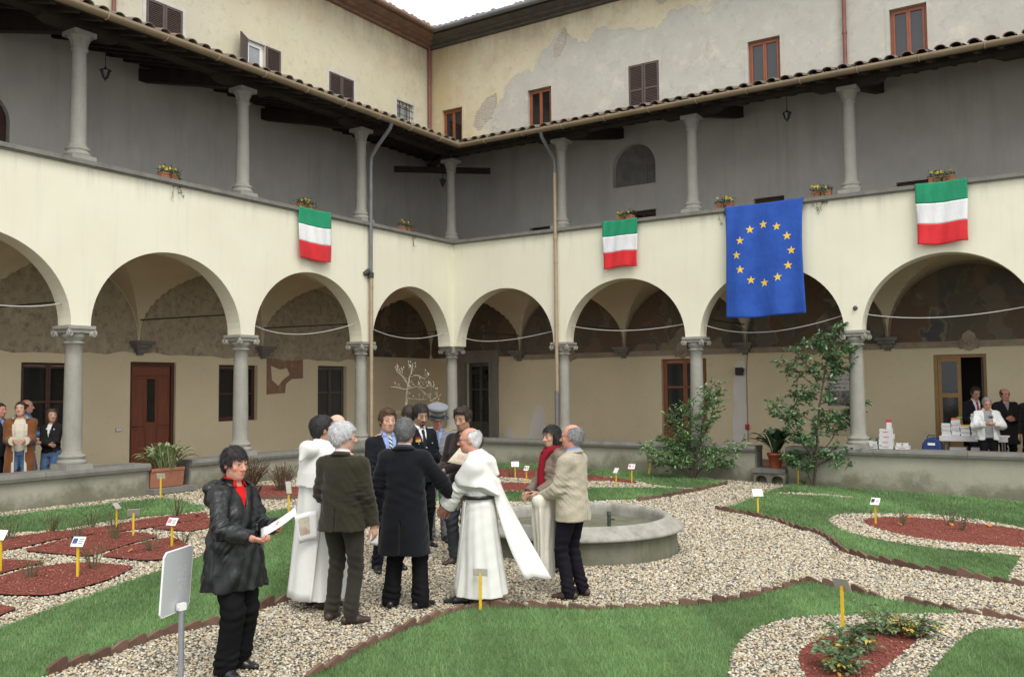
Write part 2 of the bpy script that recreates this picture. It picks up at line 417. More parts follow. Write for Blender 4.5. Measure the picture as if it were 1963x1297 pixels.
COLUMN_MESH = {}
def column_meshes(key, h, r0, r1, aw, ionic):
    """returns shaft, base, capital meshes, origin at the foot"""
    if key in COLUMN_MESH: return COLUMN_MESH[key]
    bh = .26; ch = .27 if ionic else .29
    sh = MB(); prof = [(r0+.025, bh), (r0+.012, bh+.03), (r0, bh+.06)]
    for k in range(1, 9):
        t = k/8; prof.append((r0+(r1-r0)*t**1.6, bh+.06+(h-ch-bh-.12)*t))
    prof += [(r1+.012, h-ch-.05), (r1+.03, h-ch-.035), (r1+.03, h-ch-.01), (r1+.006, h-ch)]
    sh.lathe(prof, n=24)
    ba = MB(); w = r0+.085
    ba.box(-w, w, -w, w, 0, .09)
    ba.lathe([(w-.012, .09), (w-.001, .115), (w-.005, .145), (w-.03, .16), (w-.04, .185), (w-.02, .205), (w-.02, .235), (r0+.02, bh)], n=24)
    ca = MB()
    z0 = h-ch
    if ionic:
        ca.lathe([(r1, z0), (r1+.02, z0+.04), (r1+.05, z0+.075), (r1+.055, z0+.11), (r1+.03, z0+.16)], n=24)
        a = aw/2
        ca.box(-a, a, -a, a, h-.055, h); ca.box(-a+.02, a-.02, -a+.02, a-.02, h-.075, h-.055)
        # scroll band with volutes on the four corners
        ca.box(-a+.03, a-.03, -a+.035, a-.035, h-.125, h-.075)
        for sx in (-1, 1):
            for sy in (-1, 1):
                for ax in (0, 1):
                    c = Vector((sx*(a-.035), sy*(a-.035), h-.14))
                    pts = []
                    for k in range(22):
                        t = k/21; an = math.pi*.5+t*math.pi*3.2; rr = .062*(1-t*.8)
                        d = math.cos(an)*rr*1.0; zz = math.sin(an)*rr
                        pts.append(c+(Vector((sx*-d, sy*.03, zz)) if ax == 0 else Vector((sx*.03, sy*-d, zz))))
                    ca.tube(pts, .014, 5)
                ca.lathe([(.035, -.05), (.05, -.03), (.05, .03), (.035, .05)], (sx*(a-.05), sy*(a-.05), h-.14), 10)
        for k in range(4):
            an = k*math.pi/2
            ca.lathe([(.004, -.03), (.03, -.01), (.03, .012), (.004, .03)], (math.cos(an)*(a-.05), math.sin(an)*(a-.05), h-.105), 8)
    else:
        a = aw/2
        ca.lathe([(r1, z0), (r1+.006, z0+.03), (r1+.014, z0+.08), (r1+.03, z0+.13), (r1+.055, z0+.17), (a*1.0, z0+.205)], n=24)
        for k in range(8):       # plain leaf points
            an = k*math.pi/4+math.pi/8
            ca.tube([(math.cos(an)*(r1+.01), math.sin(an)*(r1+.01), z0+.02), (math.cos(an)*(r1+.016), math.sin(an)*(r1+.016), z0+.09),
                     (math.cos(an)*(a-.02), math.sin(an)*(a-.02), z0+.195)], [.012, .016, .008], 6)
        ca.box(-a, a, -a, a, h-.085, h)
    COLUMN_MESH[key] = tuple(b.mesh(n, M['stone']) for b, n in ((sh, 'column'), (ba, 'base'), (ca, 'capital')))
    return COLUMN_MESH[key]

def place_column(wing, x, y, z, key, *a):
    s, b, c = column_meshes(key, *a)
    o = obj('column', s, wing, (x, y, z)); obj('base', b, o); obj('capital', c, o)
    return o

def framed(T, fl, parent, name, u0, u1, z0, z1, v, frame, glass, leaves=2, bars=(), fw=.06, panel=None, panel_mat=None, handle=True, pane_name='pane'):
    """window or glazed door: outer frame, leaves with stiles, panes between bars; v = front of frame"""
    fr = MB(T, fl)
    fr.box(u0, u0+fw, v, v+.07, z0, z1); fr.box(u1-fw, u1, v, v+.07, z0, z1)
    fr.box(u0+fw, u1-fw, v, v+.07, z1-fw, z1); fr.box(u0+fw, u1-fw, v, v+.07, z0, z0+fw)
    a0, a1 = u0+fw, u1-fw; lw = (a1-a0)/leaves
    panes = []
    for k in range(leaves):
        b0, b1 = a0+k*lw, a0+(k+1)*lw; s = fw*.85
        fr.box(b0+.004, b0+s, v-.015, v+.045, z0+fw, z1-fw); fr.box(b1-s, b1-.004, v-.015, v+.045, z0+fw, z1-fw)
        fr.box(b0+s, b1-s, v-.015, v+.045, z1-fw-s, z1-fw-.003); fr.box(b0+s, b1-s, v-.015, v+.045, z0+fw+.003, z0+fw+s)
        zs = [z0+fw+s]
        lo = z0+fw+s
        for bz in bars:
            fr.box(b0+s, b1-s, v-.012, v+.04, bz-s*.45, bz+s*.45); zs.append(bz)
        zs.append(z1-fw-s)
        for i in range(len(zs)-1):
            panes.append((b0+s, b1-s, zs[i], zs[i+1], i))
    o = fr.build(name, frame, parent)
    for a, b, c, d, i in panes:
        p = MB(T, fl)
        if panel and i < panel:
            p.box(a, b, v+.012, v+.03, c, d); p.box(a+.05, b-.05, v+.002, v+.012, c+.06, d-.06)
            p.build('panel', panel_mat or frame, o)
        else:
            p.box(a, b, v+.018, v+.026, c, d); p.build(pane_name, glass, o)
    if handle:
        h = MB(T, fl); um = (u0+u1)/2+.03; zm = z0+(z1-z0)*.45
        h.tube([(um, v-.02, zm), (um, v-.06, zm), (um, v-.065, zm-.09)], .009, 6); h.build('handle', M['iron'], o)
    return o

def shutter_leaf(T, fl, parent, u0, u1, z0, z1, v, mat, t=.035):
    m = MB(T, fl); s = .055
    m.box(u0, u0+s, v, v+t, z0, z1); m.box(u1-s, u1, v, v+t, z0, z1)
    for a, b in ((z0, z0+s), (z1-s, z1), ((z0+z1)/2-s/2, (z0+z1)/2+s/2)): m.box(u0+s, u1-s, v, v+t, a, b)
    o = m.build('shutter', mat, parent)
    l = MB(T, fl); z = z0+s+.012
    while z < z1-s-.02:
        l.add([(u0+s, v+.002, z), (u1-s, v+.002, z), (u1-s, v+t-.002, z+.034), (u0+s, v+t-.002, z+.034), (u0+s, v+.008, z-.006), (u1-s, v+.008, z-.006), (u1-s, v+t-.002, z+.026), (u0+s, v+t-.002, z+.026)],
              [(0, 1, 2, 3), (7, 6, 5, 4), (0, 4, 5, 1)]); z += .045
    l.add([(u0+s, v+t-.001, z0+s), (u1-s, v+t-.001, z0+s), (u1-s, v+t-.001, z1-s), (u0+s, v+t-.001, z1-s)], [(0, 1, 2, 3)])
    l.build('louvres', mat, o)
    return o

def tile_mesh():
    m = MB(); n = 7; L = .44
    def ring(r, y, off=0): return [(r*math.cos(math.pi*k/n), y, r*math.sin(math.pi*k/n)*.85+off) for k in range(n+1)]
    vs = ring(.088, -L/2)+ring(.072, L/2)+ring(.074, -L/2)+ring(.058, L/2)
    q = n+1; fs = []
    for k in range(n):
        fs += [(k, k+1, q+k+1, q+k), (2*q+k+1, 2*q+k, 3*q+k, 3*q+k+1), (k+1, k, 2*q+k, 2*q+k+1), (q+k, q+k+1, 3*q+k+1, 3*q+k)]
    m.add([(x*1.28, y, z*1.05) for x, y, z in vs], fs, 0, True); return m.mesh('tile', M['tile'])
TILE = tile_mesh()

def wing(left):
    S = 3.65 if left else 3.56
    nb = 5; U = nb*S
    T = (lambda u, v, z: (-v, -u, z)) if left else (lambda u, v, z: (u, v, z))
    fl = left
    def B(): return MB(T, fl)
    w = thing('cloister_wing', 'cream arcaded cloister wing on the left, with a red-brown wooden door behind its arches' if left else
              'arcaded cloister wing on the right side with frescoed vaults and a peeling grey upper wall', 'building', (0, 0, 0), 0, 'wings of the cloister')
    # ---- arcade wall
    m = B(); zt = ZL0
    for k in range(nb):
        a0 = .34 if k == 0 else k*S+.18; a1 = (k+1)*S-.18
        lo = .2 if k == 0 else k*S; hi = (k+1)*S
        c, a = (a0+a1)/2, (a1-a0)/2; n = 36
        pts = [(c-a*math.cos(math.pi*i/n), ZS+ARCH_B*math.sin(math.pi*i/n)) for i in range(n+1)]
        for v, s in ((-.2, 1), (.2, -1)):
            for i in range(n):
                (p0, z0), (p1, z1) = pts[i], pts[i+1]
                f = (0, 1, 2, 3) if s > 0 else (3, 2, 1, 0)
                m.add([(p0, v, z0), (p1, v, z1), (p1, v, zt), (p0, v, zt)], [f])
            m.add([(lo, v, ZS), (a0, v, ZS), (a0, v, zt), (lo, v, zt)], [(0, 1, 2, 3) if s > 0 else (3, 2, 1, 0)])
            m.add([(a1, v, ZS), (hi, v, ZS), (hi, v, zt), (a1, v, zt)], [(0, 1, 2, 3) if s > 0 else (3, 2, 1, 0)])
        for i in range(n):
            (p0, z0), (p1, z1) = pts[i], pts[i+1]
            m.add([(p0, -.2, z0), (p0, .2, z0), (p1, .2, z1), (p1, -.2, z1)], [(0, 1, 2, 3)])
        m.add([(lo, -.2, ZS), (lo, .2, ZS), (a0, .2, ZS), (a0, -.2, ZS)], [(0, 1, 2, 3)])
        m.add([(a1, -.2, ZS), (a1, .2, ZS), (hi, .2, ZS), (hi, -.2, ZS)], [(0, 1, 2, 3)])
    if left: m.box(-.2, .198, -.198, .2, ZS, zt)
    m.build('arcade_wall', M['cream'], w)
    # ---- parapet coping
    m = B(); u0 = -.27 if left else .302
    for (a, b, c, d) in ((-.295, .27, ZL0, ZL-.02), (-.285, .26, ZL-.02, ZL)): m.box(u0, U, a, b, c, d)
    m.box(u0 if left else .272, U, -.262, -.2, ZL0-.025, ZL0)
    m.build('parapet_coping', M['coping'], w)
    # ---- columns
    for k in range(0 if left else 1, nb+1):
        x, y, _ = T(k*S, 0, 0)
        place_column(w, x, y, ZK, 'low', ZS-ZK, .158, .140, .47 if k else .50, True)
        place_column(w, x, y, ZL, 'high', 8.50-ZL, .140, .116, .41, False)
    # ---- low wall with its gap, coping stones, step
    g0, g1 = (8.66, 9.62) if left else (8.52, 9.24)
    lw = M['lowL'] if left else M['lowR']
    for a, b in ((-.2 if left else .2, g0), (g1, U)):
        m = B(); m.box(a, b, -.2, .2, -.5, ZC); m.build('low_wall', lw, w)
    u = -.27 if left else .272
    while u < U:                              # coping in long slabs
        e = min(u+1.7+RNG.random()*.5, U)
        if u < g0 < e+.25: e = g0+.03
        if g0 < e <= g1 and u >= g0-.1: u = g1-.03; e = u+1.5
        m = B(); dz = RNG.random()*.006; dv = RNG.random()*.012
        m.prism([(-.27-dv, ZC+.004), (-.285-dv, ZC+.06), (-.27-dv, ZK-.01+dz), (-.25-dv, ZK+dz), (.25, ZK+dz), (.27, ZK-.02+dz), (.25, ZC+.004)], lambda p, q, d: (d, p, q), 0, u+.003, e-.003)
        m.build('coping_slab', M['coping'], w)
        u = e
        if abs(u-(g0+.03)) < .01: u = g1-.03
    m = B(); m.box(g0, g1, -.42, .35, .24, .33); m.build('step', M['coping'], w)
    m = B()
    if left: m.box(g0, g1, -.36, .3, -.3, .24)
    else:
        m.box(g0, g1, -.1, .3, -.3, .24); m.box(g0+.02, g0+.06, -.38, -.1, -.3, .24); m.box(g1-.06, g1-.02, -.38, -.1, -.3, .24); m.box((g0+g1)/2-.05, (g0+g1)/2+.05, -.38, -.1, -.3, .24)
        for c in ((g0*3+g1)/4, (g0+g1*3)/4):
            m.prism([(c-.17, .24), (c-.17, .08)]+[(c-.14*math.cos(math.pi*i/8), .06+.12*math.sin(math.pi*i/8)) for i in range(9)]+[(c+.17, .08), (c+.17, .24)], lambda p, q, d: (p, d, q), 0, -.37, -.1)
    m.build('step_base', lw, w)
    for gg, s in ((g0, 1), (g1, -1)):
        m = B(); m.box(min(gg, gg+s*.035), max(gg, gg+s*.035), -.21, .21, .33, ZC); m.build('jamb', M['coping'], w)
    # ---- floors
    m = B(); m.box(-3.5 if left else .2, U, .2, D, -.1, .22)
    m.build('gallery_floor', M['terracotta_floor'], w)
    m = B(); m.box(-3.5 if left else .2, U, .2, D, 5.06, 5.2)
    m.build('upper_floor', M['board'], w)
    # ---- ground floor back wall, doors, windows
    if left:
        holes = [(8.72, 9.98, 1.30, 2.75), (6.29, 7.50, .22, 2.81), (3.80, 5.04, 1.36, 2.78), (.47, 1.63, .22, 2.81)]
    else:
        holes = [(-2.03, -1.09, .22, 2.94), (4.70, 6.02, .22, 2.90), (11.68, 12.80, .22, 2.83)]
    m = B(); holes_wall(m, -3.5, U, .2, 5.2, D, holes, .3); m.build('back_wall', M['inner'], w)
    vf = D+.12
    if left:
        framed(T, fl, w, 'window', 8.72, 9.98, 1.30, 2.75, vf, M['dark_frame'], M['glass'], 2, (1.93,), .06, handle=False)
        framed(T, fl, w, 'window', 3.80, 5.04, 1.36, 2.78, vf, M['dark_frame'], M['glass'], 2, (2.05,), .06, handle=False)
        framed(T, fl, w, 'glazed_door', .47, 1.63, .22, 2.81, vf, M['grey_frame'], M['glass_curtain'], 2, (1.1, 2.05), .06, panel=1)
        d = B(); d.box(6.29, 7.50, vf, vf+.06, .22, 2.81)
        dr = d.build('door', M['door_wood'], w)
        d = B(); d.box(6.29, 6.37, vf-.05, vf, .22, 2.81); d.box(7.42, 7.50, vf-.05, vf, .22, 2.81); d.box(6.37, 7.42, vf-.05, vf, 2.73, 2.81); d.build('frame', M['dark_frame'], dr)
        for a, b, c, e in ((6.40, 6.71, .42, 1.25), (7.04, 7.39, .42, 1.25), (6.40, 6.70, 1.32, 2.42), (7.05, 7.39, 1.32, 2.42), (6.40, 7.39, 2.48, 2.70), (6.74, 7.01, .42, 1.25)):
            d = B(); d.box(a, b, vf-.02, vf, c, e); bevel(d.build('panel', M['door_wood'], dr), .01)
        d = B(); d.box(6.78, 6.98, vf-.012, vf-.002, 1.42, 2.42); d.build('pane', M['glass'], dr)
        d = B(); d.tube([(7.36, vf-.02, 1.32), (7.36, vf-.08, 1.32), (7.27, vf-.085, 1.32)], .01, 6); d.build('handle', M['iron'], dr)
    else:
        dr = framed(T, fl, w, 'glazed_door', 4.70, 6.02, .22, 2.90, vf, M['orange_frame'], M['glass_curtain'], 2, (1.0, 2.12), .07, panel=1)
        # dark doorway inside a stone portal in the corner bay
        dr = framed(T, fl, w, 'glazed_door', -2.03, -1.09, .22, 2.94, vf, M['grey_frame'], M['glass'], 2, (1.05, 2.1), .06, panel=1)
        p = B()
        p.box(-2.34, -2.03, D-.10, D, .22, 2.94); p.box(-1.09, -.80, D-.10, D, .22, 2.94); p.box(-2.36, -.78, D-.11, D, 2.94, 3.25); p.box(-2.42, -.72, D-.16, D, 3.25, 3.33)
        p.lathe([(.09, -.02), (.11, 0), (.09, .02)], (0, 0, 0), 16) if False else None
        for a, b in ((-2.10, -2.03), (-1.09, -1.02)): p.box(a, b, D-.14, D-.10, .22, 2.94)
        p.build('stone_portal', M['portal'], w)
        q = B(); q.tube([(-1.56+.08*math.cos(t*math.pi/8), D-.125, 3.10+.08*math.sin(t*math.pi/8)) for t in range(17)], .022, 6, cap=False); q.build('roundel', M['portal'], w)
        # doorway with one leaf open into a dark room
        a0, a1, b1 = 11.68, 12.80, 2.83
        f = B()
        for a, b, c, e in ((a0, a0+.07, .22, b1), (a1-.07, a1, .22, b1), (a0+.07, a1-.07, b1-.07, b1)): f.box(a, b, vf-.02, vf+.07, c, e)
        fr = f.build('doorway_frame', M['yellow_frame'], w)
        f = B(); l0, l1 = a0+.075, (a0+a1)/2+.01
        for a, b, c, e in ((l0, l0+.08, .37, b1-.075), (l1-.08, l1, .37, b1-.075), (l0+.08, l1-.08, b1-.16, b1-.075), (l0+.08, l1-.08, 1.82, 1.92), (l0+.08, l1-.08, .98, 1.08), (l0+.08, l1-.08, .37, .5)):
            f.box(a, b, vf, vf+.045, c, e)
        f.box(l0+.08, l1-.08, vf+.015, vf+.035, .5, .98)
        lf = f.build('door_leaf', M['yellow_frame'], fr)
        for c, e in ((1.08, 1.82), (1.92, b1-.16)):
            f = B(); f.box(l0+.08, l1-.08, vf+.018, vf+.026, c, e); f.build('pane', M['glass'], fr)
        f = B()                               # the open leaf swung inwards, seen edge on
        f.box(a1-.13, a1-.08, vf+.08, vf+.58, .37, b1-.08); f.build('door_leaf', M['grey_frame'], fr)
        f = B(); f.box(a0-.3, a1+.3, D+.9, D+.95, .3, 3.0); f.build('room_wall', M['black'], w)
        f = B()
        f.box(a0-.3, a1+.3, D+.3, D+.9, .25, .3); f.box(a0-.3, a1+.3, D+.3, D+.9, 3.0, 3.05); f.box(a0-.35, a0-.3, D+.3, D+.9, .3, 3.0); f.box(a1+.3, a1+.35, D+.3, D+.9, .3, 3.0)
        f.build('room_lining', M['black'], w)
        # repair patches on the plaster
        def patch(pts, nm='plaster_patch'):
            m = B(); m.prism(pts, lambda p, q, d: (p, d, q), 0, D-.008, D+.01); m.build(nm, M['patch'], w)
        patch([(6.72, .4), (7.12, .4), (7.13, 1.2), (7.11, 2.0), (7.14, 2.5), (7.08, 2.78), (6.95, 2.82), (6.84, 2.72), (6.80, 2.4), (6.76, 2.0), (6.80, 1.6), (6.73, 1.2)])
        patch([(.10, .4), (1.0, .4), (.97, .8), (.86, 1.1), (.84, 1.45), (.74, 1.62), (.58, 1.6), (.44, 1.3), (.36, 1.0), (.28, .7)])
        patch([(-.75, .4), (-.1, .4), (-.22, .62), (-.3, .82), (-.44, .92), (-.56, .8), (-.62, .65)])
    # ---- lunettes, vaults, corbels, tie rods
    VB = 1.72
    for k in range(-1, nb):
        ua, ub = (k*S, (k+1)*S) if k >= 0 else (-3.5, 0)
        c, a = (ua+ub)/2, (ub-ua)/2
        if k >= 0 or left:
            def vz(s, t):
                hu = VB*math.sqrt(max(0, 1-(2*s-1)**2)); hv = VB*math.sqrt(max(0, 1-(2*t-1)**2))
                return (ua+(ub-ua)*s, .0+D*t, 3.30+max(hu, hv)*.995)
            def vz2(s, t):
                s2 = .5-.5*math.cos(math.pi*s); t2 = .5-.5*math.cos(math.pi*t); return vz(s2, t2)
            m = B(); m.grid(vz2, 32, 32, 0, False); o = m.build('vault', M['vault'], w)
        n = 20
        zb = 3.08 if not left else 2.95
        aa = a-.03
        rad = [(c-aa*math.cos(math.pi*i/n), 3.30+(VB-.04)*math.sin(math.pi*i/n)) for i in range(n+1)]
        if left and k >= 0:
            bot = [(c+a, 2.97+.05*RNG.random())]+[(c+a-(2*a)*j/9, 2.93+.08*RNG.random()-(0) + (.30*max(0, 1-abs(abs(2*j/9-1)-1)*4))) for j in range(1, 9)]+[(c-a, 2.97+.05*RNG.random())]
            m = B(); m.prism(rad+[(c+aa, 3.2)]+bot+[(c-aa, 3.2)], lambda p, q, d: (p, d, q), 0, D-.014, D+.01); m.build('lunette', M['bare'], w)
        else:
            lo = 3.12
            m = B(); m.prism(rad+[(c+aa-.06, lo), (c-aa+.06, lo)], lambda p, q, d: (p, d, q), 0, D-.012, D+.01); m.build('lunette', M['fresco'], w)
            if k >= 0:
                m = B(); m.tube([(p, D-.015, q) for p, q in rad], .025, 5); m.build('lunette_rib', M['moulding'], w)
                m = B()
                for z0, z1, d in ((3.04, 3.12, .035), (3.0, 3.04, .055), (3.12, 3.145, .05)): m.box(ua+.16, c-.13, D-d, D, z0, z1); m.box(c+.13, ub-.16, D-d, D, z0, z1)
                m.build('painted_cornice', M['moulding'], w)
                m = B()                       # scroll cartouche in the middle
                m.prism([(c-.13, 3.3), (c-.16, 3.15), (c-.11, 2.96), (c, 2.9), (c+.11, 2.96), (c+.16, 3.15), (c+.13, 3.3), (c, 3.4)], lambda p, q, d: (p, d, q), 0, D-.06, D)
                for s in (-1, 1): m.tube([(c+s*(.17-.07*math.cos(t*.5)*(1-t*.05)), D-.06, 3.05+.15*math.sin(t*.5)*(1-t*.05)) for t in range(12)], .018, 5)
                m.lathe([(.02, -.06), (.06, -.02), (.06, .02), (.02, .06)], (c, D-.07, 3.08), 10)
                m.build('cartouche', M['moulding'], w)
    for k in range(0, nb+1):
        if k == 0 and not left: pass
        m = B(); u = k*S; v = D
        for z0, z1, h, d in ((3.20, 3.28, .25, .30), (3.12, 3.20, .2, .24), (3.02, 3.12, .13, .16), (2.96, 3.02, .07, .09)): m.box(u-h, u+h, v-d, v, z0, z1)
        m.build('corbel', M['coping'], w)
        if k in (1, 2, 3, 4):
            m = B(); m.tube([(u, .1, 3.73), (u, D, 3.77)], .016, 6); m.build('tie_rod', M['iron'], w)
    if not left:
        m = B(); m.tube([(0, .1, 3.73), (0, D, 3.75)], .016, 6); m.build('tie_rod', M['iron'], w)
    else:
        m = B(); m.tube([(0, .1, 3.73), (0, D, 3.75)], .016, 6); m.build('tie_rod', M['iron'], w)
    if left:
        for (pts) in ([(3.50, 3.0), (2.21, 3.0), (2.20, 2.45), (2.62, 2.43), (2.82, 2.30), (2.86, 2.05), (3.50, 2.02)],):
            m = B(); m.prism(pts[::-1], lambda p, q, d: (p, d, q), 0, D-.012, D+.01); m.build('fresco_fragment', M['fragment'], w)
        m = B(); m.prism([(3.36, 2.78), (3.05, 2.68), (2.8, 2.72), (2.7, 2.55), (2.95, 2.4), (3.1, 2.25), (3.32, 2.4)][::-1], lambda p, q, d: (p, d, q), 0, D-.016, D-.011); m.build('plaster_patch', M['inner'], w)
    # ---- upper gallery back wall
    if left:
        uh = [(10.32, 11.45, 5.2, 8.2)]
    else:
        uh = [(3.28, 4.63, 7.92, 9.14), (7.44, 8.25, 5.2, 7.1), (10.99, 12.05, 5.2, 7.06), (3.75, 4.62, 5.2, 7.17), (.40, 1.20, 5.2, 7.05)]
    m = B(); holes_wall(m, -3.5, U, 5.2, 9.88, D, uh, .28); m.build('gallery_wall', M['grey_plaster'], w)
    def archfill(a, b, z0, z1, mat):          # turn a square head into a round one
        c, r = (a+b)/2, (b-a)/2; h = min(r, z1-z0); n = 16; m = B()
        pts = [(c-r*math.cos(math.pi*i/n), z1-h+h*math.sin(math.pi*i/n)) for i in range(n+1)]
        for i in range(n):
            (p0, q0), (p1, q1) = pts[i], pts[i+1]
            m.add([(p0, D, q0), (p1, D, q1), (p1, D, z1), (p0, D, z1)], [(0, 1, 2, 3)])
            m.add([(p0, D, q0), (p0, D+.27, q0), (p1, D+.27, q1), (p1, D, q1)], [(0, 1, 2, 3)])
        m.build('arch_head', mat, w)
    if left:
        archfill(10.32, 11.45, 7.6, 8.42-.22, M['grey_plaster'])
        m = B(); m.box(10.32, 11.45, D+.14, D+.2, 5.2, 8.2); dd = m.build('gallery_door', M['dark_frame'], w)
        for j in range(4):
            m = B(); m.box(10.34+j*.28, 10.34+j*.28+.26, D+.12, D+.14, 5.25, 8.15); m.build('panel', M['dark_frame'], dd)
    else:
        archfill(3.28, 4.63, 7.92, 9.14, M['grey_plaster'])
        m = B(); m.box(3.28, 4.63, D+.2, D+.26, 7.92, 9.14); m.build('niche_back', M['niche'], w)
        m = B(); m.box(3.62, 4.3, D+.16, D+.2, 7.95, 8.5); m.build('niche_board', M['niche'], w)
        for a, b, z in ((7.44, 8.25, 7.1), (10.99, 12.05, 7.06), (3.75, 4.62, 7.17), (.40, 1.20, 7.05)):
            m = B(); m.box(a, b, D+.16, D+.2, 5.2, z); dd = m.build('gallery_door', M['dark_frame'], w)
            m = B(); m.box(a+.08, (a+b)/2-.03, D+.145, D+.16, 6.4, z-.1); m.box((a+b)/2+.03, b-.08, D+.145, D+.16, 6.4, z-.1); m.build('pane', M['glass'], dd)
    # ---- gallery roof: architrave, brackets, principals, rafters, boarding
    m = B(); m.box(-.16 if left else .16, U, -.14, .14, 8.62, 8.84); m.build('architrave', M['dark_wood'], w)
    for k in range(0, nb+1):
        u = k*S
        if k:
            m = B(); m.prism([(u-.75, 8.62), (u-.75, 8.57), (u-.6, 8.5), (u+.6, 8.5), (u+.75, 8.57), (u+.75, 8.62)], lambda p, q, d: (p, d, q), 0, -.11, .11)
            m.build('bracket', M['dark_wood'], w)
            m = B(); m.prism([(.1, 8.52), (.1, 8.84), (D, 8.80+SLOPE*(D)-.14), (D, 8.46+SLOPE*(D)-.1)], lambda p, q, d: (d, p, q), 0, u-.1, u+.1)
            m.build('principal_rafter', M['dark_wood'], w)
    u = -3.2
    while u < U:
        v0 = max(-.93, -u+.05); v1 = D
        if v0 < v1-.2:
            m = B(); h = .10
            m.prism([(v0, roof_z(v0)-h-.03), (v0, roof_z(v0)-.035), (v1, roof_z(v1)-.035), (v1, roof_z(v1)-h-.03)], lambda p, q, d: (d, p, q), 0, u, u+.09)
            m.build('rafter', M['dark_wood'], w)
        u += .42
    m = B()
    for dz in (-.032, 0):
        vs = [(.95, -.95), (U, -.95), (U, D), (-D, D)]
        m.add([(a, b, roof_z(b)+dz) for a, b in vs], [(0, 1, 2, 3)])
    m.build('roof_boarding', M['board'], w)
    m = B(); m.box(.98, U, -.975, -.95, roof_z(-.95)-.10, roof_z(-.95)+.01); m.build('fascia', M['dark_wood'], w)
    # tiles
    roof = B()
    sp = .30; vis = 14.9 if left else 14.6
    if True:
        field = MB(T, fl); u = -3.3; i = 0
        holder = None
        while u < U:
            v_start = -.99
            r = 0; v = max(v_start, -u-.1) if u < .95 else v_start
            first = True
            while v < D-.1:
                L = .44; vc = v+L/2
                if vc > D-.05: break
                for kind in (0, 1):
                    uu = u+(sp/2 if kind else 0)
                    ju, jz, jv = RNG.normal(0, .008), RNG.normal(0, .004), RNG.normal(0, .012)
                    if first and .95 < u < vis:
                        rx = SA+.03 if not kind else SA+.03
                        x, y, z = T(uu+ju, vc+jv, roof_z(vc)+(.075 if kind else .085)+jz)
                        rzz = (R(90) if left else 0)+RNG.normal(0, .03)
                        if kind: z -= .055
                        o = obj('tile', TILE, w, (x, y, z), (rx, R(180) if kind else 0, rzz) if not kind else (rx, 0, rzz))
                        if kind: o.scale = (1, 1, -1); o.location.z += .03
                    else:
                        n = 4; s = -1 if kind else 1; zz = .075 if kind else .03
                        ring = lambda rr, vv, up: [(uu+ju+rr*math.cos(math.pi*q/n), vv+jv, roof_z(vv)+zz+up+s*rr*.85*math.sin(math.pi*q/n)) for q in range(n+1)]
                        vs = ring(.114, v, .03)+ring(.094, v+L, .0)
                        field.add(vs, [(q, q+1, n+2+q, n+1+q) for q in range(n)], 0, True)
                v += .36; first = False
            u += sp; i += 1
        fo = field.build('tile_field', M['tile'], w); fo['kind'] = 'stuff'
    # gutter with brackets
    m = B(); n = 8; zc = roof_z(-.95)-.02; vc = -1.045; r = .085; r2 = .078; us = [1.045, U]
    prof = [(vc+r*math.cos(math.pi+math.pi*i/n), zc+r*math.sin(math.pi+math.pi*i/n)) for i in range(n+1)]+[(vc+r2*math.cos(2*math.pi-math.pi*i/n), zc+.003+r2*math.sin(2*math.pi-math.pi*i/n)) for i in range(n+1)]
    prof[0] = (vc-r-.012, zc+.012)
    vs = [(us[0] if True else 0, p, q) for p, q in prof]; k = len(prof)
    vs = [(-p+0, p, q) for p, q in prof]+[(U, p, q) for p, q in prof]    # mitred at the corner
    m.add(vs, [(i, (i+1) % k, (i+1) % k+k, i+k) for i in range(k)], 0, True)
    gt = m.build('gutter', M['gutter'], w)
    u = 1.9
    while u < U:
        m = B(); m.tube([(u, vc+(r+.008)*math.cos(math.pi*.97+math.pi*1.0*i/8), zc+(r+.008)*math.sin(math.pi*.97+math.pi*i/8)) for i in range(9)], .011, 5)
        m.build('gutter_bracket', M['copper'], gt); u += 1.15
    # ---- upper storey
    wm = M['upperL'] if left else M['upperR']
    zb, zt = 9.88, 13.80
    if left:
        wins = [(6.22, 7.23, 10.0, 11.4, 'shut'), (3.62, 4.23, 10.0, 11.38, 'open'), (.18, 1.22, 10.0, 11.4, 'shut'), (-2.65, -1.80, 10.1, 11.37, 'bars'), (9.3, 10.3, 10.0, 11.4, 'shut'), (12.4, 13.4, 10.0, 11.4, 'shut')]
    else:
        wins = [(-2.97, -2.15, 9.95, 11.33, 'glass'), (.38, 1.23, 9.95, 11.37, 'glass'), (3.84, 4.79, 9.95, 11.43, 'shut'), (7.37, 8.24, 9.95, 11.37, 'glass'), (10.95, 11.80, 9.95, 11.39, 'glass'), (14.4, 15.3, 9.95, 11.4, 'glass')]
    m = B(); holes_wall(m, -3.5, U, zb, zt, D, [q[:4] for q in wins], .22); m.build('upper_wall', wm, w)
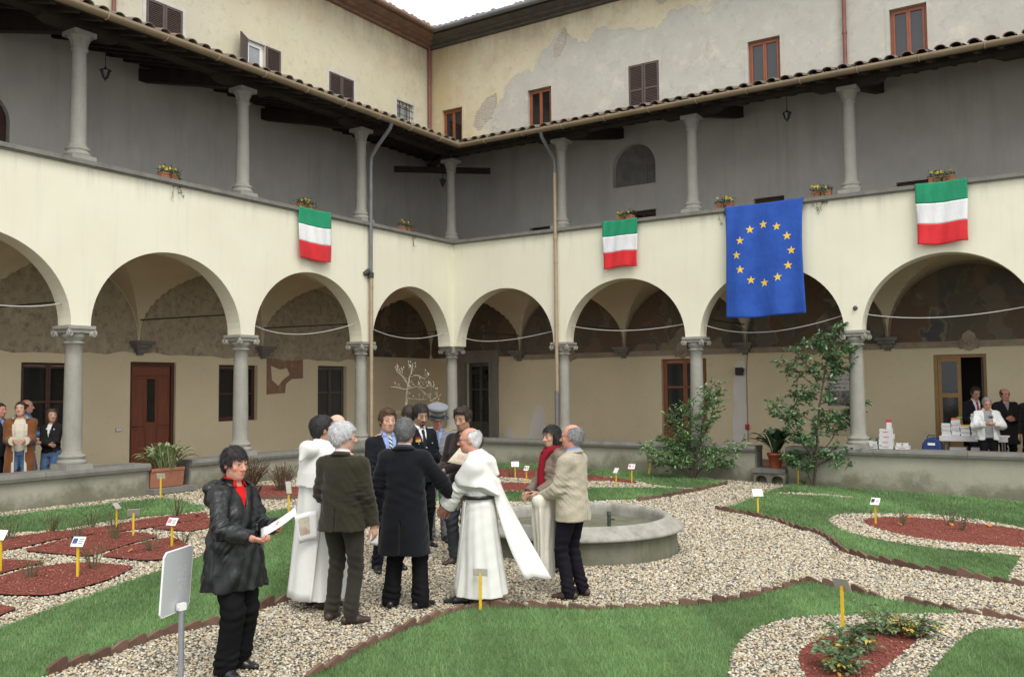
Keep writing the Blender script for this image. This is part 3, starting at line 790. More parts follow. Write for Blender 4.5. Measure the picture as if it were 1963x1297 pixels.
    for a, b, c, d, kind in wins:
        if kind == 'glass':
            framed(T, fl, w, 'window', a+.01, b-.01, c, d-.01, D+.10, M['brown_frame'], M['glass_curtain'] if a > 6 else M['glass'], 2, (), .055, handle=False)
        elif kind == 'shut':
            mm = M['shutter']
            f = B(); f.box(a, b, D+.12, D+.15, c, d); wo = f.build('window', M['dark_frame'], w)
            shutter_leaf(T, fl, wo, a+.01, (a+b)/2-.006, c, d-.01, D-.02, mm)
            shutter_leaf(T, fl, wo, (a+b)/2+.006, b-.01, c, d-.01, D-.02, mm)
        elif kind == 'open':
            wo = framed(T, fl, w, 'window', a+.01, b-.01, c, d-.01, D+.08, M['white_frame'], M['glass_pale'], 1, (), .06, handle=False)
            # shutters folded out: one nearly flat to the wall, the other square to it
            shutter_leaf(T, fl, wo, a-.52, a-.01, c, d-.01, D-.05, M['shutter'])
            TT = lambda u, v, z: T(b+.01+(u-b)*.86-(v-D)*.5, D-.03-(u-b)*.5-(v-D)*.86, z)
            shutter_leaf(TT, not fl, wo, b, b+.5, c, d-.01, D-.02, M['shutter'])
        else:
            wo = framed(T, fl, w, 'window', a+.01, b-.01, c, d-.01, D+.12, M['white_frame'], M['glass_pale'], 2, (10.7,), .045, handle=False)
            f = B()
            for j in range(1, 5): f.tube([(a+(b-a)*j/5, D+.03, c), (a+(b-a)*j/5, D+.03, d)], .012, 5)
            for j in range(1, 6): f.tube([(a, D+.03, c+(d-c)*j/6), (b, D+.03, c+(d-c)*j/6)], .012, 5)
            f.build('window_grille', M['iron'], wo)
        f = B(); s = .09; pr = .012                                          # plastered surround
        if kind in ('shut', 'open', 'bars') and left or not left:
            f.box(a-s, a, D-pr, D, c, d+s); f.box(b, b+s, D-pr, D, c, d+s); f.box(a, b, D-pr, D, d, d+s)
            f.build('surround', M['surround'] if left else wm, wo if kind != 'glass' else w)
    # upper eaves: boards, rafter tails, gutter, tiles
    er = lambda v: 13.74+.3*(v-2.8)
    m = B()
    for dz in (0, .03): m.add([(a, b, er(b)+dz) for a, b in ((-2.8, 2.8), (U, 2.8), (U, 8.5), (-8.5, 8.5))], [(0, 1, 2, 3)])
    m.box(-2.78, U, 2.77, 2.8, 13.64, 13.78); m.build('upper_roof', M['eave_wood'] if left else M['dark_wood'], w)
    m = B()                                   # boarded, stepped soffit, mitred in the corner
    pf = [(2.81, 13.64), (2.81, 13.73), (3.3, 13.88), (D, 13.9), (D, 13.46), (3.36, 13.46), (3.36, 13.53), (3.16, 13.55), (3.16, 13.60), (3.0, 13.62)]; k = len(pf)
    m.add([(-p, p, q) for p, q in pf]+[(U, p, q) for p, q in pf], [(i, (i+1) % k, (i+1) % k+k, i+k) for i in range(k)])
    m.build('eave_soffit', M['eave_wood'] if left else M['eave_grey'], w)
    m = B(); vc, zc, r = 2.68, 13.74, .085
    prof = [(vc+r*math.cos(2*math.pi*i/10), zc+r*math.sin(2*math.pi*i/10)) for i in range(10)]
    m.add([(-p, p, q) for p, q in prof]+[(U, p, q) for p, q in prof], [(i, (i+1) % 10, (i+1) % 10+10, i+10) for i in range(10)], 0, True)
    m.build('upper_gutter', M['eave_wood'] if left else M['greypipe'], w)
    m = B(); u = -3.0
    while u < U:
        j = RNG.normal(0, .015); n = 4; v0 = max(2.66, -u)+RNG.normal(0, .03); zz = RNG.normal(0, .012)
        vv = v0
        for q in range(4):
            ring = lambda rr, v_, up: [(u+j+rr*math.cos(math.pi*t/n), v_, er(v_)+.05+zz+up+rr*.9*math.sin(math.pi*t/n)) for t in range(n+1)]
            m.add(ring(.095, vv, .035)+ring(.078, vv+.42, .0), [(t, t+1, n+2+t, n+1+t) for t in range(n)]+[tuple(range(n, -1, -1))], 0, True)
            vv += .38
        u += .205
    o = m.build('upper_tiles', M['tile'], w); o['kind'] = 'stuff'
    # unseen wall added at the far end so that the galleries stay dark
    m = B(); m.box(U, U+.2, -.2, D, -.3, 9.9); m.build('light_block_wall', M['inner'], w)
    # ---- pipes
    if left:
        m = B()
        m.tube([(3.72, -1.045, 8.50), (3.71, -.98, 8.36), (3.66, -.55, 8.02), (3.62, -.30, 7.78), (3.62, -.285, 7.6), (3.62, -.285, 4.95)], .047, 10)
        dp = m.build('downpipe', M['greypipe'], w)
        m = B(); m.tube([(3.62, -.285, 4.95), (3.62, -.285, 4.82)], [.072, .072], 10); m.tube([(3.62, -.28, 4.9), (3.70, -.27, 4.98), (3.78, -.22, 4.9)], [.06, .07, .06], 8); m.build('pipe_joint', M['iron'], dp)
        m = B(); m.tube([(3.62, -.30, 4.85), (3.62, -.30, .75), (3.62, -.36, .6), (3.62, -.36, .15)], .046, 10); lp = m.build('downpipe', M['copper'], w)
        for z in (4.6, 4.0, 2.6, 1.5):
            m = B(); m.tube([(3.62, -.30, z-.03), (3.62, -.30, z+.03)], .053, 10); m.build('pipe_collar', M['copper'], lp)
        m = B(); m.tube([(-3.38, D-.09, 13.6), (-3.38, D-.09, 9.95)], .06, 10); m.build('downpipe', M['redpipe'], w)
        m = B(); m.tube([(8.1, D-.08, 13.6), (8.1, D-.08, 9.95)], .05, 10); m.build('downpipe', M['redpipe'], w)
    else:
        m = B()
        m.tube([(3.58, -1.045, 8.50), (3.57, -1.0, 8.38), (3.55, -.7, 8.17), (3.53, -.36, 7.98), (3.53, -.29, 7.8), (3.52, -.28, 7.6)], .047, 10)
        dp = m.build('downpipe', M['greypipe'], w)
        m = B(); m.tube([(3.52, -.28, 7.68), (3.52, -.28, 2.0)], .047, 10); lp = m.build('downpipe', M['copper'], w)
        m = B(); m.tube([(3.51, -.285, 2.05), (3.51, -.285, .9), (3.51, -.36, .7), (3.51, -.36, .1)], .056, 10); m.build('downpipe', M['shutter_grey'], w)
        for z in (6.4, 5.9, 5.3, 4.7, 4.3, 3.7, 3.2, 2.7):
            m = B(); m.tube([(3.52, -.28, z-.025), (3.52, -.28, z+.025)], .054, 10); m.build('pipe_collar', M['copper'], lp)
        m = B(); m.tube([(9.9, D-.09, 13.6), (9.9, D-.09, 9.9)], .05, 10); dp = m.build('downpipe', M['redpipe'], w)
        m = B(); m.tube([(9.9, D-.09, 11.0), (9.9, D-.09, 11.06)], .062, 10); m.build('pipe_collar', M['redpipe'], dp)
        # hip and cross beam in the corner bay
        m = MB(); m.tube([(0.05, -.05, 8.68), (-3.45, 3.45, 9.55)], .13, 4, smooth=False); m.build('hip_rafter', M['dark_wood'], w)
        m = MB(); d = Vector((.36, 2.15-.11+.0, 0)); a, b = Vector((-2.2, .15, 8.52)), Vector((-.02, 1.98, 8.52))
        n = (b-a).normalized(); s = Vector((-n.y, n.x, 0))*.09; h = Vector((0, 0, .15))
        vs = [a-s, a+s, b+s, b-s]; m.add(vs+[p+h for p in vs], [(3, 2, 1, 0), (4, 5, 6, 7), (0, 1, 5, 4), (1, 2, 6, 5), (2, 3, 7, 6), (3, 0, 4, 7)])
        m.build('cross_beam', M['dark_wood'], w)
        m = MB(); c = (a+b)/2; m.box(c.x-.06, c.x+.06, c.y-.06, c.y+.06, 8.67, 9.1); m.build('hanger_post', M['dark_wood'], w)
    return w
WING_L = wing(True)
WING_R = wing(False)
# =================================================================== THE GARDEN FLOOR
PL = {
    'lawnA':[(9.90,-15.15),(9.92,-14.95),(9.88,-14.69),(9.81,-14.38),(9.77,-14.08),(9.73,-13.77),(9.70,-13.21),(9.67,-12.77),(9.84,-12.48),(10.14,-12.36),(10.79,-11.97),(11.18,-11.59),(11.55,-11.17),(11.81,-10.66),(12.00,-10.02),(12.13,-9.56),(12.45,-9.60),(12.82,-9.80),(13.30,-9.91),(13.78,-10.00),(14.29,-10.05),(14.70,-10.09),(14.77,-13.74),(11.11,-16.28)],
    'ringA':[(12.56,-13.27),(12.48,-13.04),(12.36,-12.68),(12.27,-12.11),(12.29,-11.63),(12.49,-11.12),(12.90,-10.75),(13.67,-10.15),(13.99,-9.85),(14.69,-9.80),(14.70,-10.09),(14.31,-10.33),(13.91,-10.61),(13.82,-11.54),(13.78,-12.22),(13.77,-13.07),(13.16,-13.94)],
    'mulchA':[(12.99,-12.83),(12.81,-12.36),(12.79,-12.02),(12.85,-11.83),(12.98,-11.34),(13.17,-11.08),(13.57,-10.86),(13.56,-11.35),(13.46,-12.45),(13.36,-13.11),(13.18,-13.11)],
    'lawnB':[(9.30,-4.79),(9.87,-5.02),(10.47,-5.30),(10.99,-5.85),(11.38,-6.07),(11.69,-6.63),(11.99,-7.22),(12.35,-7.60),(12.73,-7.80),(13.22,-7.96),(13.64,-8.07),(14.02,-8.15),(13.99,-7.71),(14.04,-6.31),(14.50,-6.17),(15.38,-6.22),(15.55,-1.61),(13.70,-0.38),(11.14,0.35),(10.11,0.21),(9.33,-0.42),(9.32,-1.95),(9.43,-4.45)],
    'ringB':[(11.21,-4.83),(11.20,-4.25),(11.32,-3.98),(11.85,-3.57),(12.54,-3.13),(13.28,-3.30),(13.91,-3.87),(14.63,-4.38),(14.67,-6.77),(14.06,-6.35),(13.59,-6.49),(13.01,-6.51),(12.37,-6.34),(11.83,-6.04),(11.38,-5.32)],
    'mulchB':[(11.71,-4.74),(11.71,-4.34),(11.82,-4.05),(12.37,-3.69),(13.09,-3.74),(13.92,-3.99),(14.43,-4.37),(14.47,-5.93),(14.02,-5.69),(13.13,-5.92),(12.47,-5.71),(11.92,-5.18)],
    'stripB':[(9.53,-1.89),(9.98,-1.59),(10.91,-1.64),(10.94,-1.78),(10.08,-1.94),(9.60,-2.14)],
    'lawnC':[(0.60,-4.16),(0.61,-2.27),(1.84,-0.36),(6.50,0.28),(7.96,-0.81),(8.19,-1.10),(8.05,-2.65),(7.86,-4.25),(6.87,-5.47),(5.37,-6.64),(3.91,-7.79)],
    'ringC':[(2.73,-4.16),(2.92,-3.00),(2.78,-1.89),(3.65,-1.43),(4.27,-1.89),(5.20,-1.45),(6.52,-1.94),(6.72,-2.14),(7.19,-2.46),(7.70,-2.44),(7.93,-2.33),(7.98,-2.54),(7.29,-2.70),(6.54,-3.34),(6.30,-3.63),(5.60,-4.80),(5.09,-5.21),(4.95,-5.85),(4.46,-6.38)],
    'mulchC1':[(2.77,-3.93),(2.63,-2.59),(2.66,-1.71),(3.54,-1.25),(4.53,-1.33),(5.26,-1.57),(6.04,-1.73),(6.50,-1.95),(6.71,-2.43),(6.02,-2.31),(5.71,-2.52),(4.90,-2.96),(4.60,-3.05),(3.68,-3.19),(3.46,-3.75),(3.30,-4.62)],
    'mulchC2':[(4.20,-5.55),(4.11,-4.66),(4.25,-3.95),(4.93,-3.72),(5.46,-3.91),(5.60,-4.80),(5.09,-5.15),(4.92,-5.81)],
    'lawnD':[(8.04,-16.72),(7.99,-16.49),(8.32,-16.21),(8.31,-16.09),(8.23,-15.77),(8.24,-15.63),(8.20,-15.45),(8.17,-15.27),(8.09,-14.92),(8.13,-14.67),(8.20,-14.48),(8.14,-14.06),(8.09,-13.72),(8.05,-13.40),(8.01,-12.93),(8.00,-12.34),(6.27,-10.90),(4.18,-9.33),(3.58,-9.30),(3.52,-9.84),(4.18,-10.91),(5.12,-11.99),(5.65,-12.69),(5.88,-13.33),(6.10,-13.94),(6.40,-14.67),(6.47,-14.92),(6.78,-15.64),(7.17,-16.33)],
    'mulchD1':[(3.63,-14.21),(3.25,-13.81),(2.59,-13.41),(2.62,-12.78),(2.80,-12.15),(2.64,-11.37),(2.69,-10.94),(2.84,-10.42),(3.29,-10.77),(3.29,-11.28),(3.35,-11.73),(3.29,-12.14),(3.19,-12.58),(3.19,-13.11),(3.35,-13.54),(3.39,-13.90)],
    'mulchD2':[(3.57,-13.70),(3.28,-12.96),(3.31,-12.33),(3.63,-12.09),(4.07,-12.14),(4.20,-12.63),(4.51,-13.32),(4.47,-13.46)],
    'mulchD3':[(4.66,-13.33),(4.39,-12.89),(4.25,-12.23),(4.29,-12.06),(4.74,-12.22),(5.10,-12.37),(5.43,-12.99),(5.29,-13.19)],
    'mulchD4':[(4.87,-14.76),(4.68,-14.21),(4.77,-13.82),(4.92,-13.65),(5.23,-13.57),(5.51,-13.49),(5.83,-13.96),(5.95,-14.33),(6.03,-14.74),(5.74,-14.95),(5.47,-15.06)],
    'mulchD5':[(3.87,-14.37),(3.90,-14.16),(4.23,-14.00),(4.48,-13.95),(4.53,-14.23),(4.65,-14.55),(4.71,-14.78)],
    'mulchD6':[(5.87,-15.36),(6.03,-15.26),(6.26,-15.22),(6.39,-15.44),(6.49,-15.66)],
    'mulchD7':[(3.43,-11.75),(3.33,-10.80),(3.38,-10.41),(3.83,-10.83),(4.05,-11.36),(4.04,-11.62),(3.52,-11.74)],
    'lawnE':[(0.60,-12.93),(0.74,-12.54),(0.68,-11.88),(0.77,-10.68),(0.85,-9.81),(1.34,-9.74),(2.27,-9.98),(2.60,-10.22),(2.33,-11.70),(2.49,-12.55),(2.11,-13.24),(2.20,-13.71)],
    'mulchF':[(1.92,-9.01),(0.88,-8.17),(0.77,-7.42),(1.37,-7.15),(2.04,-7.24),(2.85,-8.02),(2.62,-8.38)],
    'E1':[(8.31,-16.09),(8.23,-15.77),(8.25,-15.63),(8.21,-15.46),(8.18,-15.28),(8.10,-14.93),(8.13,-14.67),(8.23,-14.50),(8.14,-14.06),(8.09,-13.72),(8.06,-13.41),(8.04,-12.96),(8.01,-12.36)],
    'E2':[(9.93,-15.02),(9.89,-14.70),(9.83,-14.40),(9.75,-13.79),(9.72,-13.24),(9.70,-12.80),(9.87,-12.51)],
    'E2b':[(9.87,-12.51),(10.16,-12.40),(10.81,-12.00),(11.19,-11.63),(11.57,-11.21),(11.83,-10.71),(12.02,-10.07),(12.13,-9.56)],
    'E2c':[(12.13,-9.56),(12.45,-9.60),(12.82,-9.80),(13.30,-9.91),(13.79,-10.04),(14.29,-10.07),(14.70,-10.11)],
    'E3':[(9.30,-4.79),(9.89,-5.07),(10.49,-5.36),(11.01,-5.95),(11.40,-6.16),(11.71,-6.71),(12.02,-7.37)],
    'E3b':[(12.02,-7.37),(12.38,-7.74),(12.76,-7.93),(13.23,-8.09),(13.66,-8.19),(14.17,-8.26),(14.66,-8.38)],
    'E4':[(7.79,-4.66),(7.89,-4.31),(8.09,-2.73),(8.19,-1.10)],
    'E5':[(1.98,-9.05),(2.27,-8.74),(2.67,-8.43),(2.90,-8.07)],
}
def chaikin(p, it=2, r=.25):
    p = [tuple(q) for q in p]
    for _ in range(it):
        o = []
        for i in range(len(p)):
            a, b = p[i], p[(i+1) % len(p)]
            o += [(a[0]*(1-r)+b[0]*r, a[1]*(1-r)+b[1]*r), (a[0]*r+b[0]*(1-r), a[1]*r+b[1]*(1-r))]
        p = o
    return p
for k in PL:
    if k.startswith('mulchD'):                 # pointed lens-shaped panels keep their tips
        c = np.mean(PL[k], 0); PL[k] = [(c[0]+(x-c[0])*1.04, c[1]+(y-c[1])*1.04) for x, y in PL[k]]; PL[k] = chaikin(PL[k], 1, .12)
    elif k[:4] in ('ring', 'mulc', 'stri'): PL[k] = chaikin(PL[k], 2)
def pip(pts, poly):
    x, y = pts[:, 0], pts[:, 1]; c = np.zeros(len(pts), bool); n = len(poly)
    for i in range(n):
        x0, y0 = poly[i]; x1, y1 = poly[(i+1) % n]
        if y0 == y1: continue
        k = ((y0 > y) != (y1 > y)) & (x < (x1-x0)*(y-y0)/(y1-y0)+x0)
        c ^= k
    return c
FOUNT = (8.97, -9.10)
LAWNS = [k for k in PL if k.startswith('lawn')]; RINGS = [k for k in PL if k[:4] in ('ring', 'stri')]; MULCH = [k for k in PL if k.startswith('mulch')]
def classify(p):
    """0 gravel, 1 lawn, 2 mulch, -1 nothing"""
    c = np.zeros(len(p), int)
    for k in LAWNS: c[pip(p, PL[k])] = 1
    for k in RINGS: c[pip(p, PL[k])] = 0
    for k in MULCH: c[pip(p, PL[k])] = 2
    c[np.hypot(p[:, 0]-FOUNT[0], p[:, 1]-FOUNT[1]) < 1.36] = -1
    c[(p[:, 0] < .24) | (p[:, 1] > -.24)] = -1
    return c

def _gravel_mat():
    m = NT('gravel_bed')
    v = m.n('ShaderNodeTexVoronoi'); v.inputs['Scale'].default_value = 42
    m.l(m.co, v.inputs['Vector'])
    sep = m.n('ShaderNodeSeparateColor'); m.l(v.outputs['Color'], sep.inputs[0])
    col = m.ramp(sep.outputs[0], [(0, (.10, .09, .075)), (.4, (.17, .15, .125)), (.8, (.24, .215, .175)), (1, (.16, .12, .085))])
    col = m.mix(m.ramp(v.outputs['Distance'], [(.3, 0.), (.6, .8)]), col, (.12, .105, .085))
    h = m.math('SUBTRACT', 1, v.outputs['Distance']); m.bump(h, .8, .012)
    return m.fin(col, .8, .3)
M['gravel_bed'] = _gravel_mat()
M['turf'] = simple('turf_soil_and_grass', (.105, .17, .055), (.085, .145, .05), 3, .95, .1, .6, 80, .02)
def _mulch():
    m = NT('red_bark_mulch')
    col = m.mix(m.ramp(m.noise(2.5, 6, .65), [(.35, 0.), (.65, 1.)]), (.29, .092, .068), (.235, .075, .057))
    col = m.mix(m.ramp(m.noise(60, 4, .7), [(.45, 0.), (.65, .6)]), col, (.18, .058, .045))
    m.bump(m.noise(70, 6, .75), 1.0, .03); return m.fin(col, .95, .15)
M['mulch'] = _mulch()
def sheet(name, poly, off, mat, thick=0):
    m = MB(); n = len(poly)
    vs = [(x, y, gz(x)+off) for x, y in poly]; m.add(vs, [tuple(range(n))])
    if thick: m.add(vs+[(x, y, z-thick) for x, y, z in vs], [(i, (i+1) % n, n+(i+1) % n, n+i) for i in range(n)])
    o = m.build(name, mat); o['kind'] = 'structure'; return o
sheet('gravel_path', [(.15, -.15), (34, -.15), (34, -36), (.15, -36)], 0, M['gravel_bed'])
for k in LAWNS: sheet('lawn', PL[k], .016, M['turf'], .02)
for k in RINGS: sheet('gravel_strip', PL[k], .022, M['gravel_bed'])
for k in MULCH: sheet('mulch_bed', PL[k], .030, M['mulch'])

def zoff(c, p):
    z = gz(p[:, 0])
    return z
# ---- point-instanced pebbles and bark chips
def instancer(name, pts, scl, rot, col, mat, sub=1):
    me = bpy.data.meshes.new(name); n = len(pts); me.vertices.add(n)
    me.vertices.foreach_set('co', np.ascontiguousarray(pts, np.float32).ravel())
    for nm, a in (('scl', scl), ('rot', rot)):
        at = me.attributes.new(nm, 'FLOAT_VECTOR', 'POINT'); at.data.foreach_set('vector', np.ascontiguousarray(a, np.float32).ravel())
    at = me.attributes.new('col', 'FLOAT_COLOR', 'POINT'); at.data.foreach_set('color', np.ascontiguousarray(np.c_[col, np.ones(n)], np.float32).ravel())
    me.materials.append(mat); me.update()
    o = bpy.data.objects.new(name, me); COL.objects.link(o)
    g = bpy.data.node_groups.new(name+'_scatter', 'GeometryNodeTree')
    g.interface.new_socket('Geometry', in_out='INPUT', socket_type='NodeSocketGeometry'); g.interface.new_socket('Geometry', in_out='OUTPUT', socket_type='NodeSocketGeometry')
    N = g.nodes.new; L = g.links.new
    gi, go = N('NodeGroupInput'), N('NodeGroupOutput'); ico = N('GeometryNodeMeshIcoSphere'); ico.inputs['Radius'].default_value = 1; ico.inputs['Subdivisions'].default_value = sub
    sh = N('GeometryNodeSetShadeSmooth'); L(ico.outputs[0], sh.inputs[0]); sm = N('GeometryNodeSetMaterial'); sm.inputs['Material'].default_value = mat; L(sh.outputs[0], sm.inputs[0])
    iop = N('GeometryNodeInstanceOnPoints'); L(gi.outputs[0], iop.inputs['Points']); L(sm.outputs[0], iop.inputs['Instance'])
    for nm, sock in (('scl', 'Scale'), ('rot', 'Rotation')):
        na = N('GeometryNodeInputNamedAttribute'); na.data_type = 'FLOAT_VECTOR'; na.inputs['Name'].default_value = nm
        if sock == 'Rotation':
            e = N('FunctionNodeEulerToRotation'); L(na.outputs['Attribute'], e.inputs[0]); L(e.outputs[0], iop.inputs[sock])
        else: L(na.outputs['Attribute'], iop.inputs[sock])
    L(iop.outputs[0], go.inputs[0])
    md = o.modifiers.new('scatter', 'NODES'); md.node_group = g
    o['kind'] = 'stuff'; return o
def cam_dist(p): return np.hypot(p[:, 0]-CAM_LOC[0], p[:, 1]-CAM_LOC[1])
def in_view(p, marg=.12):
    d = np.c_[p[:, 0]-CAM_LOC[0], p[:, 1]-CAM_LOC[1], gz(p[:, 0])-CAM_LOC[2]]
    z = d@_fw; x = d@_rt; y = d@_up; f = 31.609/36
    return (z > .5) & (np.abs(x/z*f) < .5+marg) & (y/z*f > -.33-marg)
def sample(n):
    p = np.c_[RNG.uniform(.2, 16.5, n), RNG.uniform(-18.5, -.2, n)]
    return p[in_view(p)]
p = sample(1100000); c = classify(p); p = p[c == 0]
d = cam_dist(p); keep = RNG.random(len(p)) < np.clip(np.where(d < 9, 1.0, 1.0*(9/np.maximum(d, 9))**1.6), .28, 1)*.66; p = p[keep]; d = d[keep]
n = len(p); s = RNG.uniform(.0072, .0145, n)*np.clip(d/9, 1, 1.6)**.8
scl = np.c_[s*RNG.uniform(.9, 1.5, n), s, s*RNG.uniform(.5, .85, n)]
rot = np.c_[RNG.normal(0, .35, n), RNG.normal(0, .35, n), RNG.uniform(0, 6.28, n)]
pal = np.array([(.66, .60, .47), (.56, .48, .33), (.40, .365, .29), (.74, .69, .56), (.45, .34, .20), (.25, .235, .20), (.60, .50, .33), (.14, .14, .13), (.40, .25, .13), (.54, .45, .29), (.44, .42, .36)])
col = pal[RNG.choice(len(pal), n, p=[.16, .15, .12, .11, .09, .09, .1, .05, .03, .06, .04])]*RNG.uniform(.66, .92, (n, 1))
ring = np.zeros(n, bool)
for k in RINGS: ring |= pip(p, PL[k])
z = gz(p[:, 0])+s*.35+np.where(ring, .022, 0)+RNG.uniform(0, .008, n)
M['pebble'] = attr_mat('pebbles', 'col', .75, .35, inst=True)
instancer('gravel', np.c_[p, z], scl, rot, col, M['pebble'])
N_PEB = n
# bark chips
p = sample(260000); c = classify(p); p = p[c == 2]; n = len(p)
s = RNG.uniform(.004, .009, n); scl = np.c_[s*1.5, s, s*.55]; rot = np.c_[RNG.normal(0, .5, n), RNG.normal(0, .5, n), RNG.uniform(0, 6.28, n)]
col = np.array([(.30, .098, .072), (.25, .08, .062), (.34, .12, .088), (.21, .072, .056)])[RNG.integers(0, 4, n)]*RNG.uniform(.85, 1.2, (n, 1))
w_ = RNG.random(n) < .006; col[w_] = (.5, .38, .28)
M['chip'] = attr_mat('bark_chips', 'col', .9, .15, inst=True)
instancer('bark_mulch', np.c_[p, gz(p[:, 0])+.032+RNG.uniform(0, .008, n)], scl, rot, col, M['chip'])

# ---- grass
def tri_mesh(name, V, F, Cc, mat, parent=None):
    me = bpy.data.meshes.new(name); me.vertices.add(len(V)); me.vertices.foreach_set('co', np.ascontiguousarray(V, np.float32).ravel())
    k = F.shape[1]; me.loops.add(F.size); me.loops.foreach_set('vertex_index', np.ascontiguousarray(F, np.int32).ravel())
    me.polygons.add(len(F)); me.polygons.foreach_set('loop_start', np.arange(0, F.size, k, dtype=np.int32))
    at = me.attributes.new('col', 'FLOAT_COLOR', 'POINT'); at.data.foreach_set('color', np.ascontiguousarray(np.c_[Cc, np.ones(len(V))], np.float32).ravel())
    me.materials.append(mat); me.update(calc_edges=True)
    o = bpy.data.objects.new(name, me); COL.objects.link(o); o.parent = parent; return o
p = sample(1900000); c = classify(p); p = p[c == 1]; d = cam_dist(p)
keep = RNG.random(len(p)) < np.clip((8.5/np.maximum(d, 8.5))**1.5, .16, 1); p = p[keep]; d = d[keep]; n = len(p)
pn = lambda f, ph: np.sin(p[:, 0]*f+ph)*np.sin(p[:, 1]*f*1.1+ph*2)+.6*np.sin(p[:, 0]*f*2.3+p[:, 1]*f*1.7+ph)
clump = .5+.25*pn(3.1, .4)+.2*pn(9.7, 1.3)
h = (.022+.022*RNG.random(n)+.016*np.clip(clump, 0, 1))*np.clip(d/12, 1, 1.3); a = RNG.uniform(0, 6.283, n); wd = (.0022+.0016*RNG.random(n))*np.clip(d/8, .8, 2.2)
la = RNG.uniform(0, 6.283, n); ll = h*RNG.uniform(.1, .95, n)
base = np.c_[p, gz(p[:, 0])+.012]
dx = np.c_[np.cos(a)*wd, np.sin(a)*wd, np.zeros(n)]
tip = base+np.c_[np.cos(la)*ll, np.sin(la)*ll, h]
V = np.stack([base-dx, base+dx, tip], 1).reshape(-1, 3); F = np.arange(3*n).reshape(-1, 3)
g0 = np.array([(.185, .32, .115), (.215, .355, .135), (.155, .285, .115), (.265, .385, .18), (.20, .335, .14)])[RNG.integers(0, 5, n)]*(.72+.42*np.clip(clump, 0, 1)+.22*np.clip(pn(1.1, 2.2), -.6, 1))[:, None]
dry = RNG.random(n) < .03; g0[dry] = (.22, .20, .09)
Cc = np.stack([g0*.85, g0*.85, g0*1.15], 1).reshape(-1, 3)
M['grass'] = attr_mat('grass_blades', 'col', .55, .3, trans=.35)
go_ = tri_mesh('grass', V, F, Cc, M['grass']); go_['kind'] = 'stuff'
N_GR = n
print('pebbles', N_PEB, 'blades', N_GR)

# ---- saw-toothed edging tiles
M['edging'] = simple('brown_edging_tile', (.150, .086, .060), (.115, .070, .052), 14, .85, .25, .25, 50, .008, rand=.28)
def edging_mesh():
    m = MB(); L = .185; t = .034
    pf = [(0, -.06), (L, -.06), (L, .052), (L*.8, .066), (L*.5, .084), (L*.2, .096), (L*.06, .094), (0, .08)]
    m.prism(pf, lambda p, q, d: (p, d, q), 0, -t/2, t/2); return m.mesh('edging_tile', M['edging'])
EDM = edging_mesh()
def edging(path, label, step=.19, flip=False, gaps=(), miss=0):
    P = [Vector(q) for q in path]
    th = thing('garden_edging', label, 'garden edging', (P[0].x, P[0].y, gz(P[0].x)), 0, 'tile edgings along the gravel paths')
    seg = []; tot = 0
    for a, b in zip(P, P[1:]): seg.append((tot, a, b)); tot += (b-a).length
    s = 0
    def at(s):
        for st, a, b in reversed(seg):
            if s >= st-1e-6:
                return a+(b-a)*min(1.2, (s-st)/max(1e-6, (b-a).length)), (b-a).normalized()
    while s < tot-.04:
        q, t = at(s); q2, _ = at(min(s+step, tot)); t = (q2-q).normalized() if (q2-q).length > .02 else t
        if RNG.random() >= miss:
            an = math.atan2(t.y, t.x)+RNG.normal(0, .045)
            if flip: q = q2; an += math.pi
            o = obj('edging_tile', EDM, th, (q.x-P[0].x+RNG.normal(0, .006), q.y-P[0].y+RNG.normal(0, .006), gz(q.x)-gz(P[0].x)-.012+RNG.normal(0, .009)), (RNG.normal(0, .06), RNG.normal(0, .05), an))
            o.scale = (1+RNG.normal(0, .03), 1, 1+RNG.normal(0, .06))
        s += step
    return th
edging(PL['E1'], 'saw-toothed brown tiles along the left lawn, behind the woman in the leather coat', flip=True)
edging(PL['E2'], 'brown tiles along the near lawn, from the bottom edge to the white-robed priest', flip=True)
edging(PL['E2b'], 'low brown tile edging across the far side of the near lawn, right of the priest')
edging(PL['E2c'], 'brown tile edging on the right flank of the near lawn, from its point outwards', miss=.12)
edging(PL['E3'], 'saw-toothed brown tiles on the path side of the right-hand lawn, up to its bend', flip=False)
edging(PL['E3b'], 'large brown tile edging along the front of the right-hand lawn below the oval bed')
edging(PL['E4'], 'brown tile edging beside the far lawn, between the fountain and the small shrub')
edging(PL['E5'], 'short brown tile edging before the red bed with dry bushes')
# =================================================================== PLANTS
M['leaf'] = attr_mat('glossy_leaf', 'col', .42, .5, trans=.18)
M['leaf_soft'] = attr_mat('soft_leaf', 'col', .6, .35, trans=.25)
M['bark'] = simple('shrub_bark', (.11, .085, .06), (.075, .06, .045), 20, .9, .2, .4, 60, .005)
M['pale_bark'] = simple('pale_grey_bark', (.33, .29, .22), (.24, .22, .155), 12, .85, .2, .3, 50, .005)
M['dry_stem'] = simple('dry_brown_stem', (.155, .095, .06), (.11, .075, .05), 10, .85, .2)
M['green_stem'] = simple('pruned_green_stem', (.13, .13, .065), (.10, .085, .05), 10, .8, .2)

